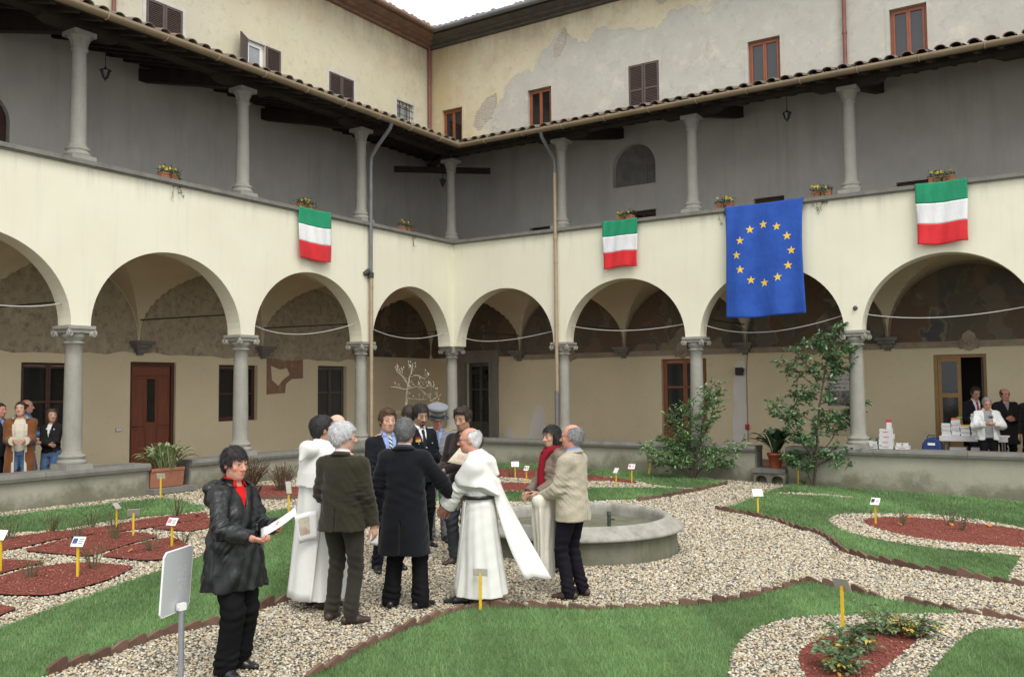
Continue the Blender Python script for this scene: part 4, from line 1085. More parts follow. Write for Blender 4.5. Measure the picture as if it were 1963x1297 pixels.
def leaf_mesh(name, P, Dr, Ln, Wd, Cc, mat, parent, fold=.25, droop=.25):
    n = len(P); Dr = Dr/np.linalg.norm(Dr, axis=1, keepdims=True)
    up = np.tile([0, 0, 1.], (n, 1))+RNG.normal(0, .35, (n, 3))
    S = np.cross(Dr, up); S /= np.linalg.norm(S, axis=1, keepdims=True)+1e-9
    Nn = np.cross(S, Dr)
    L = Ln[:, None]; Wd = Wd[:, None]
    b = P; m1 = P+Dr*L*.45+Nn*L*.05; t = P+Dr*L-np.array([0, 0, 1.])*L*droop*.5
    l = m1+S*Wd*.5+Nn*Wd*fold; r = m1-S*Wd*.5+Nn*Wd*fold
    V = np.stack([b, l, t, r], 1).reshape(-1, 3); k = np.arange(n)*4
    F = np.concatenate([np.stack([k, k+1, k+2], 1), np.stack([k, k+2, k+3], 1)])
    return tri_mesh(name, V, F, np.repeat(Cc, 4, 0), mat, parent)

def pick(cols, w, n, var=.2):
    return np.array(cols)[RNG.choice(len(cols), n, p=np.array(w)/sum(w))]*RNG.uniform(1-var, 1+var, (n, 1))

def loc3(a, d, z): return RH*a+FH*d+Vector((0, 0, z))
def leafy_shrub(name, label, base, k, stems, twig, size, cols, wts, group, dens=1., seed=3):
    """stems: list of (pixel path relative to the base in px, radius at foot); k = px per metre"""
    rg = np.random.default_rng(seed)
    th = thing(name, label, 'shrub', (base[0], base[1], gz(base[0])-.03), 0, group)
    tr = MB(); P = []; Dd = []
    for path, r0, leafy in stems:
        dep = rg.normal(0, .28) if len(path) > 1 else 0
        pts = []
        for i, q in enumerate(path):
            t = i/max(1, len(path)-1)
            pts.append(loc3(q[0]/k, dep*t+(q[2] if len(q) > 2 else 0), q[1]/k)+Vector(rg.normal(0, .012, 3)))
        fine = []
        for a, b in zip(pts, pts[1:]):
            for s in range(4): fine.append(a.lerp(b, s/4)+Vector(rg.normal(0, .008, 3)))
        fine.append(pts[-1])
        nr = len(fine); tr.tube(fine, [r0*(1-.8*i/nr) for i in range(nr)], 7)
        i0 = int(nr*leafy)
        for i in range(i0, nr):
            c = fine[i]; tt = (fine[min(i+1, nr-1)]-fine[max(i-1, 0)]).normalized()
            for q in range(int(round(twig*dens*(.7+.6*rg.random())))):
                d = Vector(rg.normal(0, 1, 3)); d = (d-tt*d.dot(tt)*.5); d.z = d.z*.45+.12; d.normalize(); d = (d+tt*.5).normalized()
                ln = rg.uniform(.10, .34)
                e = c+d*ln; mid = c.lerp(e, .5)+Vector((0, 0, .02))
                tr.tube([c, mid, e], [.005, .004, .002], 4, cap=False)
                for j in range(int(7+5*rg.random())):
                    f = rg.uniform(.25, 1.05); pp = c.lerp(e, f)+Vector(rg.normal(0, .014, 3))
                    dd = d*.5+Vector(rg.normal(0, .65, 3)); dd.z = dd.z*.5+.05
                    P.append(pp); Dd.append(dd)
    tr.build('trunk', M['bark'], th)
    P = np.array([tuple(p) for p in P]); Dd = np.array([tuple(p) for p in Dd]); n = len(P)
    leaf_mesh('crown', P, Dd, rg.uniform(size*.75, size*1.2, n), rg.uniform(size*.38, size*.55, n), pick(cols, wts, n), M['leaf'], th)
    return th, n
GREENS = [(.10, .20, .085), (.14, .26, .11), (.21, .34, .175), (.065, .14, .062), (.31, .41, .25)]
b = (1567, 932)
def rel(b, L): return [(x-b[0], b[1]-y) for x, y in L]
T2 = [(rel(b, [(1567, 934), (1569, 880), (1574, 820), (1579, 760), (1588, 700), (1602, 655), (1611, 628)]), .034, .30),
      (rel(b, [(1567, 930), (1555, 905), (1545, 888), (1525, 878)]), .016, .45), (rel(b, [(1569, 885), (1548, 850), (1525, 815), (1497, 782)]), .016, .35),
      (rel(b, [(1570, 870), (1600, 845), (1630, 800), (1664, 768)]), .016, .42), (rel(b, [(1569, 892), (1600, 872), (1635, 858), (1668, 846)]), .016, .3),
      (rel(b, [(1574, 810), (1548, 790), (1530, 800)]), .012, .4), (rel(b, [(1582, 740), (1560, 705), (1536, 676)]), .013, .4), (rel(b, [(1582, 745), (1558, 722), (1534, 700)]), .012, .45),
      (rel(b, [(1588, 705), (1610, 690), (1626, 672)]), .012, .2), (rel(b, [(1580, 765), (1562, 757), (1550, 760)]), .01, .3), (rel(b, [(1575, 815), (1600, 800), (1622, 805)]), .012, .3),
      (rel(b, [(1571, 850), (1555, 835), (1535, 840)]), .012, .3), (rel(b, [(1570, 870), (1590, 860), (1605, 880)]), .01, .3), (rel(b, [(1592, 690), (1580, 668), (1572, 655)]), .01, .35), (rel(b, [(1590, 715), (1612, 718), (1622, 705)]), .01, .3),
      (rel(b, [(1569, 880), (1545, 868), (1520, 872)]), .012, .4)]
leafy_shrub('camellia_tree', 'taller slender camellia tree with layered branches in front of the right-hand column', (9.84, -.36), 89, T2, 3.0, .115, GREENS, [3, 4, 2, 2, .8], 'camellias by the low wall', 1.0, 5)
b = (1335, 918)
T1 = [(rel(b, [(1335, 920), (1337, 880), (1343, 830), (1352, 780), (1362, 738)]), .02, .25), (rel(b, [(1333, 918), (1318, 895), (1290, 875), (1262, 862), (1243, 852)]), .018, .35),
      (rel(b, [(1334, 918), (1345, 890), (1370, 872), (1400, 852)]), .018, .35), (rel(b, [(1333, 918), (1320, 880), (1305, 830), (1298, 785)]), .017, .3), (rel(b, [(1320, 898), (1290, 890), (1258, 882)]), .014, .3),
      (rel(b, [(1336, 900), (1365, 892), (1398, 884)]), .014, .35), (rel(b, [(1338, 870), (1318, 830), (1300, 800)]), .014, .25), (rel(b, [(1341, 850), (1362, 815), (1372, 775)]), .014, .2),
      (rel(b, [(1330, 895), (1300, 860), (1275, 838)]), .014, .3), (rel(b, [(1340, 860), (1325, 845), (1318, 825)]), .012, .2), (rel(b, [(1337, 885), (1360, 862), (1385, 862)]), .012, .25),
      (rel(b, [(1345, 825), (1330, 800), (1325, 775)]), .012, .2), (rel(b, [(1350, 795), (1368, 770), (1376, 752)]), .011, .2), (rel(b, [(1330, 900), (1310, 870), (1315, 850)]), .012, .3)]
leafy_shrub('camellia_bush', 'lower bushy camellia with small bright leaves beside the glazed door', (7.26, -.62), 84, T1, 3.9, .085, [(.13, .25, .095), (.185, .32, .125), (.26, .40, .18), (.085, .175, .07), (.36, .47, .25)], [3, 4, 2, 2, 1], 'camellias by the low wall', 1.0, 8)

# bare magnolia
b = (775, 905); z5 = lambda L: rel(b, [(650+x/2.948, 430+y/2.948) for x, y in L])
th = thing('magnolia_tree', 'small bare pale-barked magnolia tree behind the group of officials', 'tree', (1.35, -3.65, gz(1.35)-.02))
mg = MB(); rg = np.random.default_rng(2)
MG = [([(362, 1400), (362, 1200), (368, 1060), (385, 960), (390, 900), (403, 850), (415, 795)], .042), ([(372, 1030), (385, 930), (300, 915)], .02), ([(390, 905), (350, 850), (320, 825), (312, 855)], .016), ([(345, 850), (320, 812)], .008),
      ([(400, 860), (440, 850), (490, 870), (492, 852)], .015), ([(403, 850), (430, 830), (438, 800)], .010), ([(385, 930), (440, 915), (490, 925)], .014), ([(440, 915), (500, 970), (512, 1000), (560, 1005)], .016), ([(512, 1000), (552, 975), (556, 930)], .012),
      ([(380, 980), (430, 985), (490, 985)], .010), ([(372, 1040), (345, 1075), (325, 1075)], .012), ([(500, 970), (530, 940), (528, 900)], .010), ([(455, 925), (475, 905), (470, 890)], .008), ([(530, 1005), (560, 1025), (575, 1045)], .010), ([(410, 830), (395, 812), (398, 795)], .008), ([(385, 925), (395, 905), (372, 880)], .009), ([(490, 925), (520, 915)], .006), ([(360, 850), (362, 828)], .007)]
bud = MB()
for L, r in MG:
    dep = rg.normal(0, .22); q = z5(L); pts = [loc3(x/81.6, dep*(i/max(1, len(q)-1)) if r < .04 else 0, y/81.6) for i, (x, y) in enumerate(q)]
    fine = []
    for a, c in zip(pts, pts[1:]): fine += [a.lerp(c, s/3)+Vector(rg.normal(0, .008, 3)) for s in range(3)]
    fine.append(pts[-1]); mg.tube(fine, [r*(1-.55*i/len(fine)) for i in range(len(fine))], 7)
    for _ in range(5):
        i = rg.integers(len(fine)//3, len(fine)); p = fine[i]; d = Vector((rg.normal(0, .5), rg.normal(0, .5), rg.uniform(.2, 1))).normalized()
        if r < .03: mg.tube([p, p+d*.05, p+d*.1+Vector((0, 0, .02))], [.006, .005, .004], 5); bud.lathe([(.002, 0), (.010, .012), (.008, .028), (.001, .04)], tuple(p+d*.1), 6)
mg.build('trunk', M['pale_bark'], th); bud.build('buds', M['surround'], th)

# dry clumps in the red bed by the left wall
def stem_clump(name, label, cat, x, y, n, h, spread, mat, group, seed, lw=.006, leafy=0, lean=.5):
    rg = np.random.default_rng(seed); th = thing(name, label, cat, (x, y, gz(x)+.02), 0, group); m = MB(); P = []; Dd = []
    for i in range(n):
        a = rg.uniform(0, 6.28); s = spread*math.sqrt(rg.random()); hh = h*rg.uniform(.55, 1.1)
        p0 = Vector((math.cos(a)*s*.25, math.sin(a)*s*.25, 0)); p2 = Vector((math.cos(a)*s, math.sin(a)*s, hh)); p1 = p0.lerp(p2, .5)+Vector((0, 0, hh*.1))
        m.tube([p0, p1, p2], [lw, lw*.8, lw*.5], 5)
        if rg.random() < .6:
            q = p1+Vector((rg.normal(0, .07), rg.normal(0, .07), hh*.3)); m.tube([p1, q], [lw*.7, lw*.4], 4)
        for j in range(leafy): P.append(p1.lerp(p2, rg.uniform(-.5, 1.05))+Vector(rg.normal(0, .02, 3))); Dd.append(rg.normal(0, 1, 3)+[0, 0, .3])
    m.build('stems', mat, th)
    if P:
        P = np.array([tuple(p) for p in P]); Dd = np.array([tuple(d) for d in Dd]); k = len(P)
        leaf_mesh('leaves', P, Dd, rg.uniform(.035, .065, k), rg.uniform(.02, .035, k), pick([(.15, .08, .05), (.20, .12, .07), (.07, .12, .05), (.10, .06, .045)], [3, 2, 2, 2], k), M['leaf_soft'], th)
    return th
stem_clump('hydrangea_bush', 'dry brown hydrangea clump by the left wall, right of the woman in leather', 'bush', .82, -7.75, 75, .55, .42, M['dry_stem'], 'dry bushes in the red bed', 4, .008, 3)
stem_clump('hydrangea_bush', 'smaller dry hydrangea clump half hidden behind the white-robed monk', 'bush', 1.75, -7.75, 45, .48, .30, M['dry_stem'], 'dry bushes in the red bed', 6, .008, 3)
ROSE_LAB = ['largest pruned rose bush, beside the brown-plated stake in the left beds', 'pruned rose bush right of the blue-blotted stake, in the nearest left bed', 'pruned rose bush left of the blue-blotted stake, in the nearest left bed', 'pruned rose bush beside the pink-plated stake', 'pruned rose bush just behind the blue-blotted stake', 'pruned rose bush in the far left strip, above the blue-blotted stake',
    'pruned rose bush nearest the left edge in the far strip', 'pruned rose bush in the far left strip, near the edge-on stake', 'pruned rose bush at the back end of the left beds, near the woman in leather', 'low rose stump behind the pink-plated stake', 'pruned rose bush nearest the stake in the oval right bed', 'middle pruned rose bush in the oval right bed', 'rightmost pruned rose bush in the oval right bed', 'pruned rose bush beside the white stake in the far red bed', 'pruned rose bush in the middle of the far red bed']
for i, (x, y, n, h) in enumerate([(3.77, -12.60, 16, .34), (5.24, -13.80, 14, .28), (5.13, -14.47, 12, .26), (4.89, -12.78, 12, .24), (3.33, -12.86, 13, .26), (2.60, -12.79, 16, .28), (2.74, -13.44, 16, .28), (2.67, -12.24, 14, .24), (2.78, -10.87, 14, .32), (4.65, -12.15, 9, .16), (12.30, -4.68, 13, .28), (12.90, -4.22, 12, .28), (13.13, -4.68, 12, .30), (3.9, -3.0, 9, .3), (5.4, -2.1, 9, .25)]):
    stem_clump('rose_bush', ROSE_LAB[i], 'rose bush', x, y, n, h, .17, M['green_stem'], 'pruned rose bushes in the red beds', 20+i, .0055, 0)
# fallen orange leaves
M['orange_leaf'] = simple('fallen_orange_leaf', (.52, .20, .045), (.42, .14, .035), 20, .7, .3)
lm = MB(); lm.add([(-.05, 0, 0), (-.015, .03, .012), (.05, .005, .02), (.0, -.032, .01)], [(0, 1, 2, 3)]); LM = lm.mesh('fallen_leaf', M['orange_leaf'])
LEAF_LAB = ['orange leaf at the back rim of the oval right bed', 'orange leaf in the middle of the oval right bed', 'orange leaf right of the middle in the oval right bed', 'orange leaf farthest right in the oval bed', 'orange leaf beside the stake of the oval bed', 'orange leaf at the left of the far strip in the left beds', 'orange leaf at the back rim of the left beds',
    'orange leaf at the far right end of the left beds', 'orange leaf by the farthest rose of the left beds', 'orange leaf right of the pink-plated stake', 'orange leaf in front of the pink-plated stake']
for i, (x, y) in enumerate([(12.28, -3.85), (12.95, -4.27), (13.13, -4.59), (13.46, -4.03), (12.29, -4.78), (2.52, -12.77), (2.55, -11.29), (3.15, -10.78), (3.23, -11.20), (4.57, -12.21), (4.75, -13.0)]):
    o = obj('fallen_leaf', LM, None, (x, y, gz(x)+.045), (RNG.normal(0, .3), RNG.normal(0, .3), RNG.uniform(0, 6))); o.scale = (1.3, 1.3, 1.3)
    props(o, LEAF_LAB[i], 'leaf', 'fallen leaves on the mulch')
# leafy rose bushes close to the camera
def rose(x, y, h, sp, seed, label, gold):
    rg = np.random.default_rng(seed); th = thing('rose_bush', label, 'rose bush', (x, y, gz(x)+.02), 0, 'leafy roses in the near red bed'); m = MB(); P = []; Dd = []; Cc = []
    G = [(.10, .17, .075), (.14, .22, .11), (.18, .26, .14), (.08, .14, .06)]; Y = [(.50, .38, .05), (.55, .45, .12), (.42, .30, .04), (.45, .40, .15)]
    for i in range(9):
        a = rg.uniform(0, 6.28); s = sp*math.sqrt(rg.random()); p0 = Vector((0, 0, 0)); p2 = Vector((math.cos(a)*s, math.sin(a)*s, h*rg.uniform(.5, 1))); p1 = p0.lerp(p2, .55)+Vector((0, 0, .06))
        m.tube([p0, p1, p2], [.007, .006, .003], 5)
        for j in range(6):
            c = p0.lerp(p2, rg.uniform(.25, 1.05))+Vector(rg.normal(0, .025, 3)); d = Vector((rg.normal(0, 1), rg.normal(0, 1), rg.normal(.1, .4))).normalized()
            yellow = rg.random() < gold*(1.5 if c.z < h*.45 else .45); m.tube([c, c+d*.12], [.002, .0015], 4, cap=False)
            for q in range(7):                  # pinnate rose leaf
                t = .3+.7*(q//2)/3; sd = Vector((-d.y, d.x, 0))*(1 if q % 2 else -1)
                if q == 6: sd = d*1.6; t = 1.
                P.append(c+d*.12*t); Dd.append(tuple(sd+d*.55+Vector(rg.normal(0, .18, 3)))); Cc.append(np.array((Y if yellow else G)[rg.integers(0, 4)])*rg.uniform(.85, 1.2))
    m.build('stems', M['green_stem'], th); P = np.array([tuple(p) for p in P]); k = len(P)
    leaf_mesh('leaves', P, np.array(Dd), rg.uniform(.04, .062, k), rg.uniform(.026, .036, k), np.array(Cc), M['leaf_soft'], th, .12)
rose(13.12, -11.95, .25, .24, 31, 'leafy green rose bush in the near red bed, middle one with few yellow leaves', .10)
rose(13.17, -12.52, .24, .25, 32, 'leafy rose bush at the bottom edge of the photo with golden lower leaves', .22)
rose(13.30, -11.30, .22, .22, 33, 'rose bush with bright yellow leaves at the back of the near red bed', .32)
rose(13.50, -11.22, .19, .17, 34, 'rightmost leafy rose bush in the near red bed, tips turning yellow', .4)

# potted aspidistras
def aspidistra(parent, n, L, W_, seed, cols, wts, var=False, base_z=0, spread=.12):
    rg = np.random.default_rng(seed); V = []; F = []; Cc = []
    for i in range(n):
        a = rg.uniform(0, 6.28); c = Vector((math.cos(a)*spread*rg.random(), math.sin(a)*spread*rg.random(), base_z)); out = rg.uniform(.25, .95); l = L*rg.uniform(.7, 1.1); w = W_*rg.uniform(.8, 1.15)
        d = Vector((math.cos(a), math.sin(a), 0)); s = Vector((-d.y, d.x, 0)); col = np.array(cols[rg.choice(len(cols), p=np.array(wts)/sum(wts))])*rg.uniform(.8, 1.2); o = len(V); tw = rg.normal(0, .4); ns = 7
        for j in range(ns+1):
            t = j/ns; p = c+d*(l*out*t*(.6+.4*t))+Vector((0, 0, l*(math.sin(min(1.0, t*1.15)*math.pi*.5*(.6+.5*(1-out)))-out*.45*t*t)))
            ww = w*(.12 if t < .25 else math.sin(math.pi*min(1, (t-.2)/.8)**.8)+.05); ss = (s+Vector((0, 0, tw*t))).normalized()
            V += [p-ss*ww*.5+Vector((0, 0, ww*.12)), p, p+ss*ww*.5+Vector((0, 0, ww*.12))]
            cc = col*1.0; ce = col if not var else np.array((.46, .47, .28))*rg.uniform(.8, 1.1)
            Cc += [ce, cc, col if rg.random() < .5 else ce]
            if j: F += [(o+3*j-3, o+3*j-2, o+3*j+1), (o+3*j-3, o+3*j+1, o+3*j), (o+3*j-2, o+3*j-1, o+3*j+2), (o+3*j-2, o+3*j+2, o+3*j+1)]
    return tri_mesh('leaves', np.array([tuple(v) for v in V]), np.array(F), np.array(Cc), M['leaf'], parent)
th = thing('potted_plant', 'variegated aspidistra in a long terracotta trough in the gap of the left wall', 'potted plant', (.05, -9.14, .335), 0, 'potted aspidistras in the wall gaps')
m = MB(); m.prism([(-.15, 0), (-.19, .30), (-.205, .30), (-.205, .36), (-.165, .36), (-.14, .28), (.14, .28), (.165, .36), (.205, .36), (.205, .30), (.19, .30), (.15, 0)], lambda p, q, d: (p, d, q), 0, -.41, .31)
bevel(m.build('pot', M['terracotta'], th), .01); aspidistra(th, 70, .60, .085, 3, [(.12, .20, .06), (.16, .24, .09), (.26, .30, .13), (.08, .15, .05)], [3, 3, 2, 2], True, .28, .26)
m = MB(); m.box(-.15, .15, -.39, .29, .26, .31); m.build('soil', M['bark'], th)
th = thing('potted_plant', 'dark green aspidistra in a round red pot in the gap of the right wall', 'potted plant', (8.95, -.12, .33), 0, 'potted aspidistras in the wall gaps')
m = MB(); m.lathe([(.115, 0), (.16, .27), (.175, .27), (.178, .33), (.165, .335), (.155, .30)], n=20); m.build('pot', M['redpot'], th)
aspidistra(th, 48, .66, .12, 5, [(.02, .05, .022), (.032, .075, .032), (.05, .10, .045)], [3, 3, 1], False, .3, .10)
th = thing('young_rose', 'low green sprig beside the stake at the right wall', 'plant', (9.62, -.42, gz(9.6))); stem = MB()
for k in range(6): stem.tube([(0, 0, 0), (RNG.normal(0, .05), RNG.normal(0, .05), .16+.1*RNG.random())], [.005, .003], 5)
stem.build('stems', M['green_stem'], th); aspidistra(th, 10, .12, .035, 9, [(.06, .11, .04)], [1], False, .05, .05)

# flower boxes on the parapet
M['flower'] = simple('yellow_pansy_petal', (.70, .52, .04), (.62, .42, .03), 30, .6, .3)
def flower_box(x, y, rz, label, seed, w=.42):
    rg = np.random.default_rng(seed); th = thing('flower_box', label, 'flower box', (x, y, ZL+.003), rz, 'flower boxes on the parapet')
    for s in (-1, 1):
        m = MB(); m.prism([(-.06, 0), (-.08, .13), (-.09, .13), (-.09, .155), (.09, .155), (.09, .13), (.08, .13), (.06, 0)], lambda p, q, d: (d, p, q), 0, s*w*.27-w*.22, s*w*.27+w*.22)
        m.build('trough', M['terracotta'], th)
    P = []; Dd = []
    for i in range(170):
        P.append((rg.uniform(-w*.52, w*.52), rg.normal(0, .06), .15+abs(rg.normal(0, .06)))); Dd.append(rg.normal(0, 1, 3)+[0, 0, .5])
    vine = MB()
    for i in range(5):                          # trailing ivy hanging over the front
        px = rg.uniform(-.12, .12); ln = rg.uniform(.22, .52); pts = []
        for j in range(9):
            t = j/8; pts.append(Vector((px+.05*math.sin(t*5+i), -.09-.16*min(1, t*2.4), .15+.03*math.sin(min(1, t*2.4)*3.1)-max(0, t-.3)*ln*1.4)))
        vine.tube(pts, [.004]*9, 4, cap=False)
        for j in range(16):
            q = pts[min(8, int(rg.random()*9))]; P.append(tuple(q+Vector(rg.normal(0, .015, 3)))); Dd.append((rg.normal(0, 1), -.5, rg.normal(-.3, .5)))
    vine.build('trailing_stems', M['green_stem'], th)
    P = np.array(P); Dd = np.array(Dd); k = len(P)
    leaf_mesh('leaves', P, Dd, rg.uniform(.03, .06, k), rg.uniform(.02, .035, k), pick([(.05, .10, .035), (.09, .15, .06), (.16, .19, .10), (.035, .07, .03)], [3, 3, 1, 2], k), M['leaf_soft'], th)
    f = MB()
    for i in range(7):
        c = Vector((rg.uniform(-w*.45, w*.45), rg.normal(-.02, .05), rg.uniform(.22, .32)))
        for q in range(5):
            a = q*1.2566; e = Vector((math.cos(a)*.025, -.008, math.sin(a)*.025)); s = Vector((-math.sin(a)*.014, 0, math.cos(a)*.014)); f.add([c, c+e*.7+s, c+e*1.1, c+e*.7-s], [(0, 1, 2, 3)])
    f.build('flowers', M['flower'], th)
BOXES = [(.0, -9.05, 90, 'left gallery, between its two nearest columns'), (.0, -5.50, 90, 'flag hanging on the left parapet'), (.0, -1.93, 90, 'left parapet nearest the corner')]
flower_box(-.02, -9.07, R(90), 'small yellow-flowered terracotta box on the left parapet, farthest from the corner', 1)
flower_box(-.02, -5.50, R(90), 'terracotta flower box on the left parapet just above the flag', 2)
flower_box(-.02, -1.95, R(90), 'terracotta flower box with ivy on the left parapet nearest the corner', 3)
flower_box(5.36, .02, 0, 'terracotta flower box above the small flag nearest the corner on the right parapet', 4)
flower_box(7.88, .02, 0, 'terracotta flower box just left of the blue starred flag', 5)
flower_box(10.06, .02, 0, 'terracotta flower box just right of the blue starred flag, by a column', 6)
flower_box(12.45, .02, 0, 'wider flower box with trailing ivy above the rightmost flag', 7, .5)
# =================================================================== OBJECTS
# ---- fountain
def _fstone(nm, a, b, moss):
    m = NT(nm); x, y, z = m.xyz()
    col = m.mix(m.ramp(m.noise(3.5, 7, .65), [(.35, 0.), (.65, 1.)]), a, b)
    col = m.mix(m.ramp(m.noise(2.2, 7, .7, m.mapping((2, 2, .4))), [(.45, 0.), (.65, .8)]), col, moss)
    m.bump(m.noise(35, 7, .7), .35, .012); return m.fin(col, .85, .3)
M['rim'] = _fstone('fountain_rim_stone', (.36, .345, .30), (.28, .27, .235), (.17, .165, .13))
M['basin'] = _fstone('mossy_basin_stone', (.17, .165, .12), (.12, .12, .085), (.085, .09, .045))
m = NT('dark_water'); m.bump(m.noise(9, 3), .04, .01); M['water'] = m.fin((.045, .05, .048), .3, .15)
th = thing('fountain', 'low round stone fountain basin with a broad moulded rim in the gravel', 'fountain', (FOUNT[0], FOUNT[1], gz(FOUNT[0])))
m = MB(); m.lathe([(1.34, -.1), (1.335, .05), (1.32, .12), (1.33, .265)], n=72); m.build('wall', M['basin'], th)
m = MB()
prof = [(1.33, .262), (1.405, .265), (1.42, .285), (1.40, .315), (1.35, .335), (1.30, .355), (1.265, .385), (1.25, .415), (1.215, .432), (1.17, .425), (1.145, .40), (1.135, .35), (1.135, .05)]
n = 72; vs = [(r*math.cos(2*math.pi*k/n), r*math.sin(2*math.pi*k/n), z) for r, z in prof for k in range(n)]
m.add(vs, [(i*n+k, i*n+(k+1) % n, (i+1)*n+(k+1) % n, (i+1)*n+k) for i in range(len(prof)-1) for k in range(n)], 0, True); m.build('rim', M['rim'], th)
m = MB(); m.add([(1.137*math.cos(2*math.pi*k/48), 1.137*math.sin(2*math.pi*k/48), .09) for k in range(48)], [tuple(range(48))]); m.build('water', M['water'], th)
m = MB(); m.tube([(.38, .18, .02), (.38, .18, .42)], .028, 8); m.tube([(.38, .18, .42), (.38, .18, .46)], [.04, .03], 8); m.tube([(.38, .18, .36), (.46, .18, .36)], .012, 6); m.build('spout', simple('green_bronze', (.05, .075, .05), (.035, .05, .04), 20, .6, .4), th)

# ---- flags
def cloth_mat(name, c, c2):
    m = NT(name); a = m.mix(m.ramp(m.noise(2.2, 4), [(.35, 0.), (.65, 1.)]), c, c2); m.bump(m.math('ADD', m.noise(5, 5, .6, m.mapping((1.5, 1.5, .5))), m.math('MULTIPLY', m.noise(4, 3, .5, m.mapping((.6, .6, 2.5))), .2)), .5, .04); return m.fin(a, .6, .25, sheen=.15)
M['fgreen'] = cloth_mat('green_flag_cloth', (.012, .27, .125), (.010, .22, .105)); M['fwhite'] = cloth_mat('white_flag_cloth', (.72, .72, .72), (.66, .66, .67)); M['fred'] = cloth_mat('red_flag_cloth', (.62, .022, .028), (.52, .016, .022))
M['fblue'] = cloth_mat('blue_flag_cloth', (.018, .085, .40), (.013, .062, .32)); M['fstar'] = cloth_mat('yellow_star_cloth', (.80, .55, .035), (.72, .48, .03))
def flag(left, u0, u1, z0, z1, seed, label, blue=False, dz=0.):
    rg = np.random.default_rng(seed); ph = rg.uniform(0, 6, 6); w = u1-u0; h = z1-z0
    T = (lambda u, v, z: (-v, -u, z)) if left else (lambda u, v, z: (u, v, z))
    c = T((u0+u1)/2, -.3, z0)
    def sp(s, t):                       # s 0..1 across, t 0..1 downwards
        zz = z1-t*h+.02*(1-t)*math.sin(s*math.pi)*-1+dz*s
        amp = .008+.034*t
        v = -.318-amp*(1+math.sin(s*9+ph[0]+t*1.5))*.6-.008*math.sin(s*23+ph[1]+t*4)-.01*math.sin(t*7+ph[2]+s*3)
        if blue: v -= .055*(.25+t)*(math.sin(s*15+ph[3]+1.5*math.sin(t*2.5))+1)*.5+.05*math.sin(t*3.1)*(.4+.6*abs(s-.5))
        uu = u0+s*w+.012*math.sin(t*5+ph[4])*(.5-s)*2+(0 if not blue else .03*math.sin(t*math.pi)*(.5-s)*2)
        bot = .02*math.sin(s*6+ph[5])*t
        q = T(uu, v, zz+bot); return (q[0]-c[0], q[1]-c[1], q[2]-c[2])
    th = thing('flag', label, 'flag', c, 0, 'flags hung from the parapet')
    if not blue:
        for i, (mt, nm) in enumerate((('fgreen', 'green_band'), ('fwhite', 'white_band'), ('fred', 'red_band'))):
            m = MB(flip=left); m.grid(lambda s, t: sp(s, (i+t)/3), 24, 12); o = m.build(nm, M[mt], th); so_ = o.modifiers.new('thick', 'SOLIDIFY'); so_.thickness = .004
    else:
        m = MB(); m.grid(sp, 48, 60); o = m.build('cloth', M['fblue'], th); so_ = o.modifiers.new('thick', 'SOLIDIFY'); so_.thickness = .004
        for k in range(12):
            a = k*math.pi/6; cs, ct = .5+math.sin(a)*.355, .447-math.cos(a)*.257; vs = []; r = .10
            def pt(rr, an): 
                q = sp(cs+rr*math.sin(an)/w, ct-rr*math.cos(an)/h); return (q[0], q[1]-.006, q[2])
            vs.append(pt(0, 0))
            for j in range(10):
                vs.append(pt(r if j % 2 == 0 else r*.40, j*math.pi/5))
            m = MB(); m.add(vs, [(0, j+1, (j+1) % 10+1) for j in range(10)], 0, True); m.build('star', M['fstar'], th)
    m = MB(flip=left)                   # the hem folded back over the coping
    for i in range(12):
        s0, s1 = i/12, (i+1)/12
        e = lambda s, t: (lambda q: (q[0]-c[0], q[1]-c[1], q[2]-c[2]))(T(u0+s*w, -.318+t*.2, z1+.004+.006*math.sin(s*17)))
        a0, a1 = sp(s0, 0), sp(s1, 0); m.add([a0, a1, e(s1, 1), e(s0, 1)], [(0, 1, 2, 3)])
    m.build('hem', M['fblue' if blue else 'fgreen'], th)
flag(True, 5.01, 6.0, 5.03, 6.19, 1, 'green, white and red flag hanging on the left parapet')
flag(False, 4.90, 5.81, 5.03, 6.20, 2, 'smaller green, white and red flag on the right parapet near the corner')
flag(False, 8.0, 9.76, 3.66, 6.19, 3, 'large blue flag with a ring of twelve yellow stars', True)
flag(False, 12.0, 12.93, 4.93, 6.19, 4, 'rightmost green, white and red flag above the last full arch')

# ---- lanterns
def lantern(x, y, ztop, zl, label):
    th = thing('lantern', label, 'lantern', (x, y, zl), 0, 'lanterns in the upper galleries')
    th.scale = (.78, .78, .78); m = MB(); m.tube([(0, 0, (ztop-zl)/.78), (0, 0, .30)], .009, 6); m.build('chain', M['iron'], th)
    m = MB(); m.lathe([(.012, .34), (.03, .30), (.05, .27), (.15, .235), (.155, .22), (.12, .22)], n=6, smooth=False); m.lathe([(.06, .03), (.04, .0), (.015, -.03), (.006, -.07)], n=6, smooth=False)
    for k in range(6):
        a = k*math.pi/3; m.tube([(.125*math.cos(a), .125*math.sin(a), .22), (.06*math.cos(a), .06*math.sin(a), .02)], .008, 4)
    m.build('cage', M['iron'], th)
    m = MB(); m.lathe([(.115, .218), (.055, .03)], n=6, smooth=False); m.build('glass', M['lamp_glass'], th)
lantern(-1.75, -9.34, 9.3, 8.48, 'black lantern hanging in the left upper gallery beside the first column')
lantern(-1.1, 1.06, 8.52, 8.12, 'black lantern hanging under the beam in the corner of the upper gallery')
lantern(8.87, 1.75, 9.35, 8.55, 'black lantern hanging in the right upper gallery between two columns')

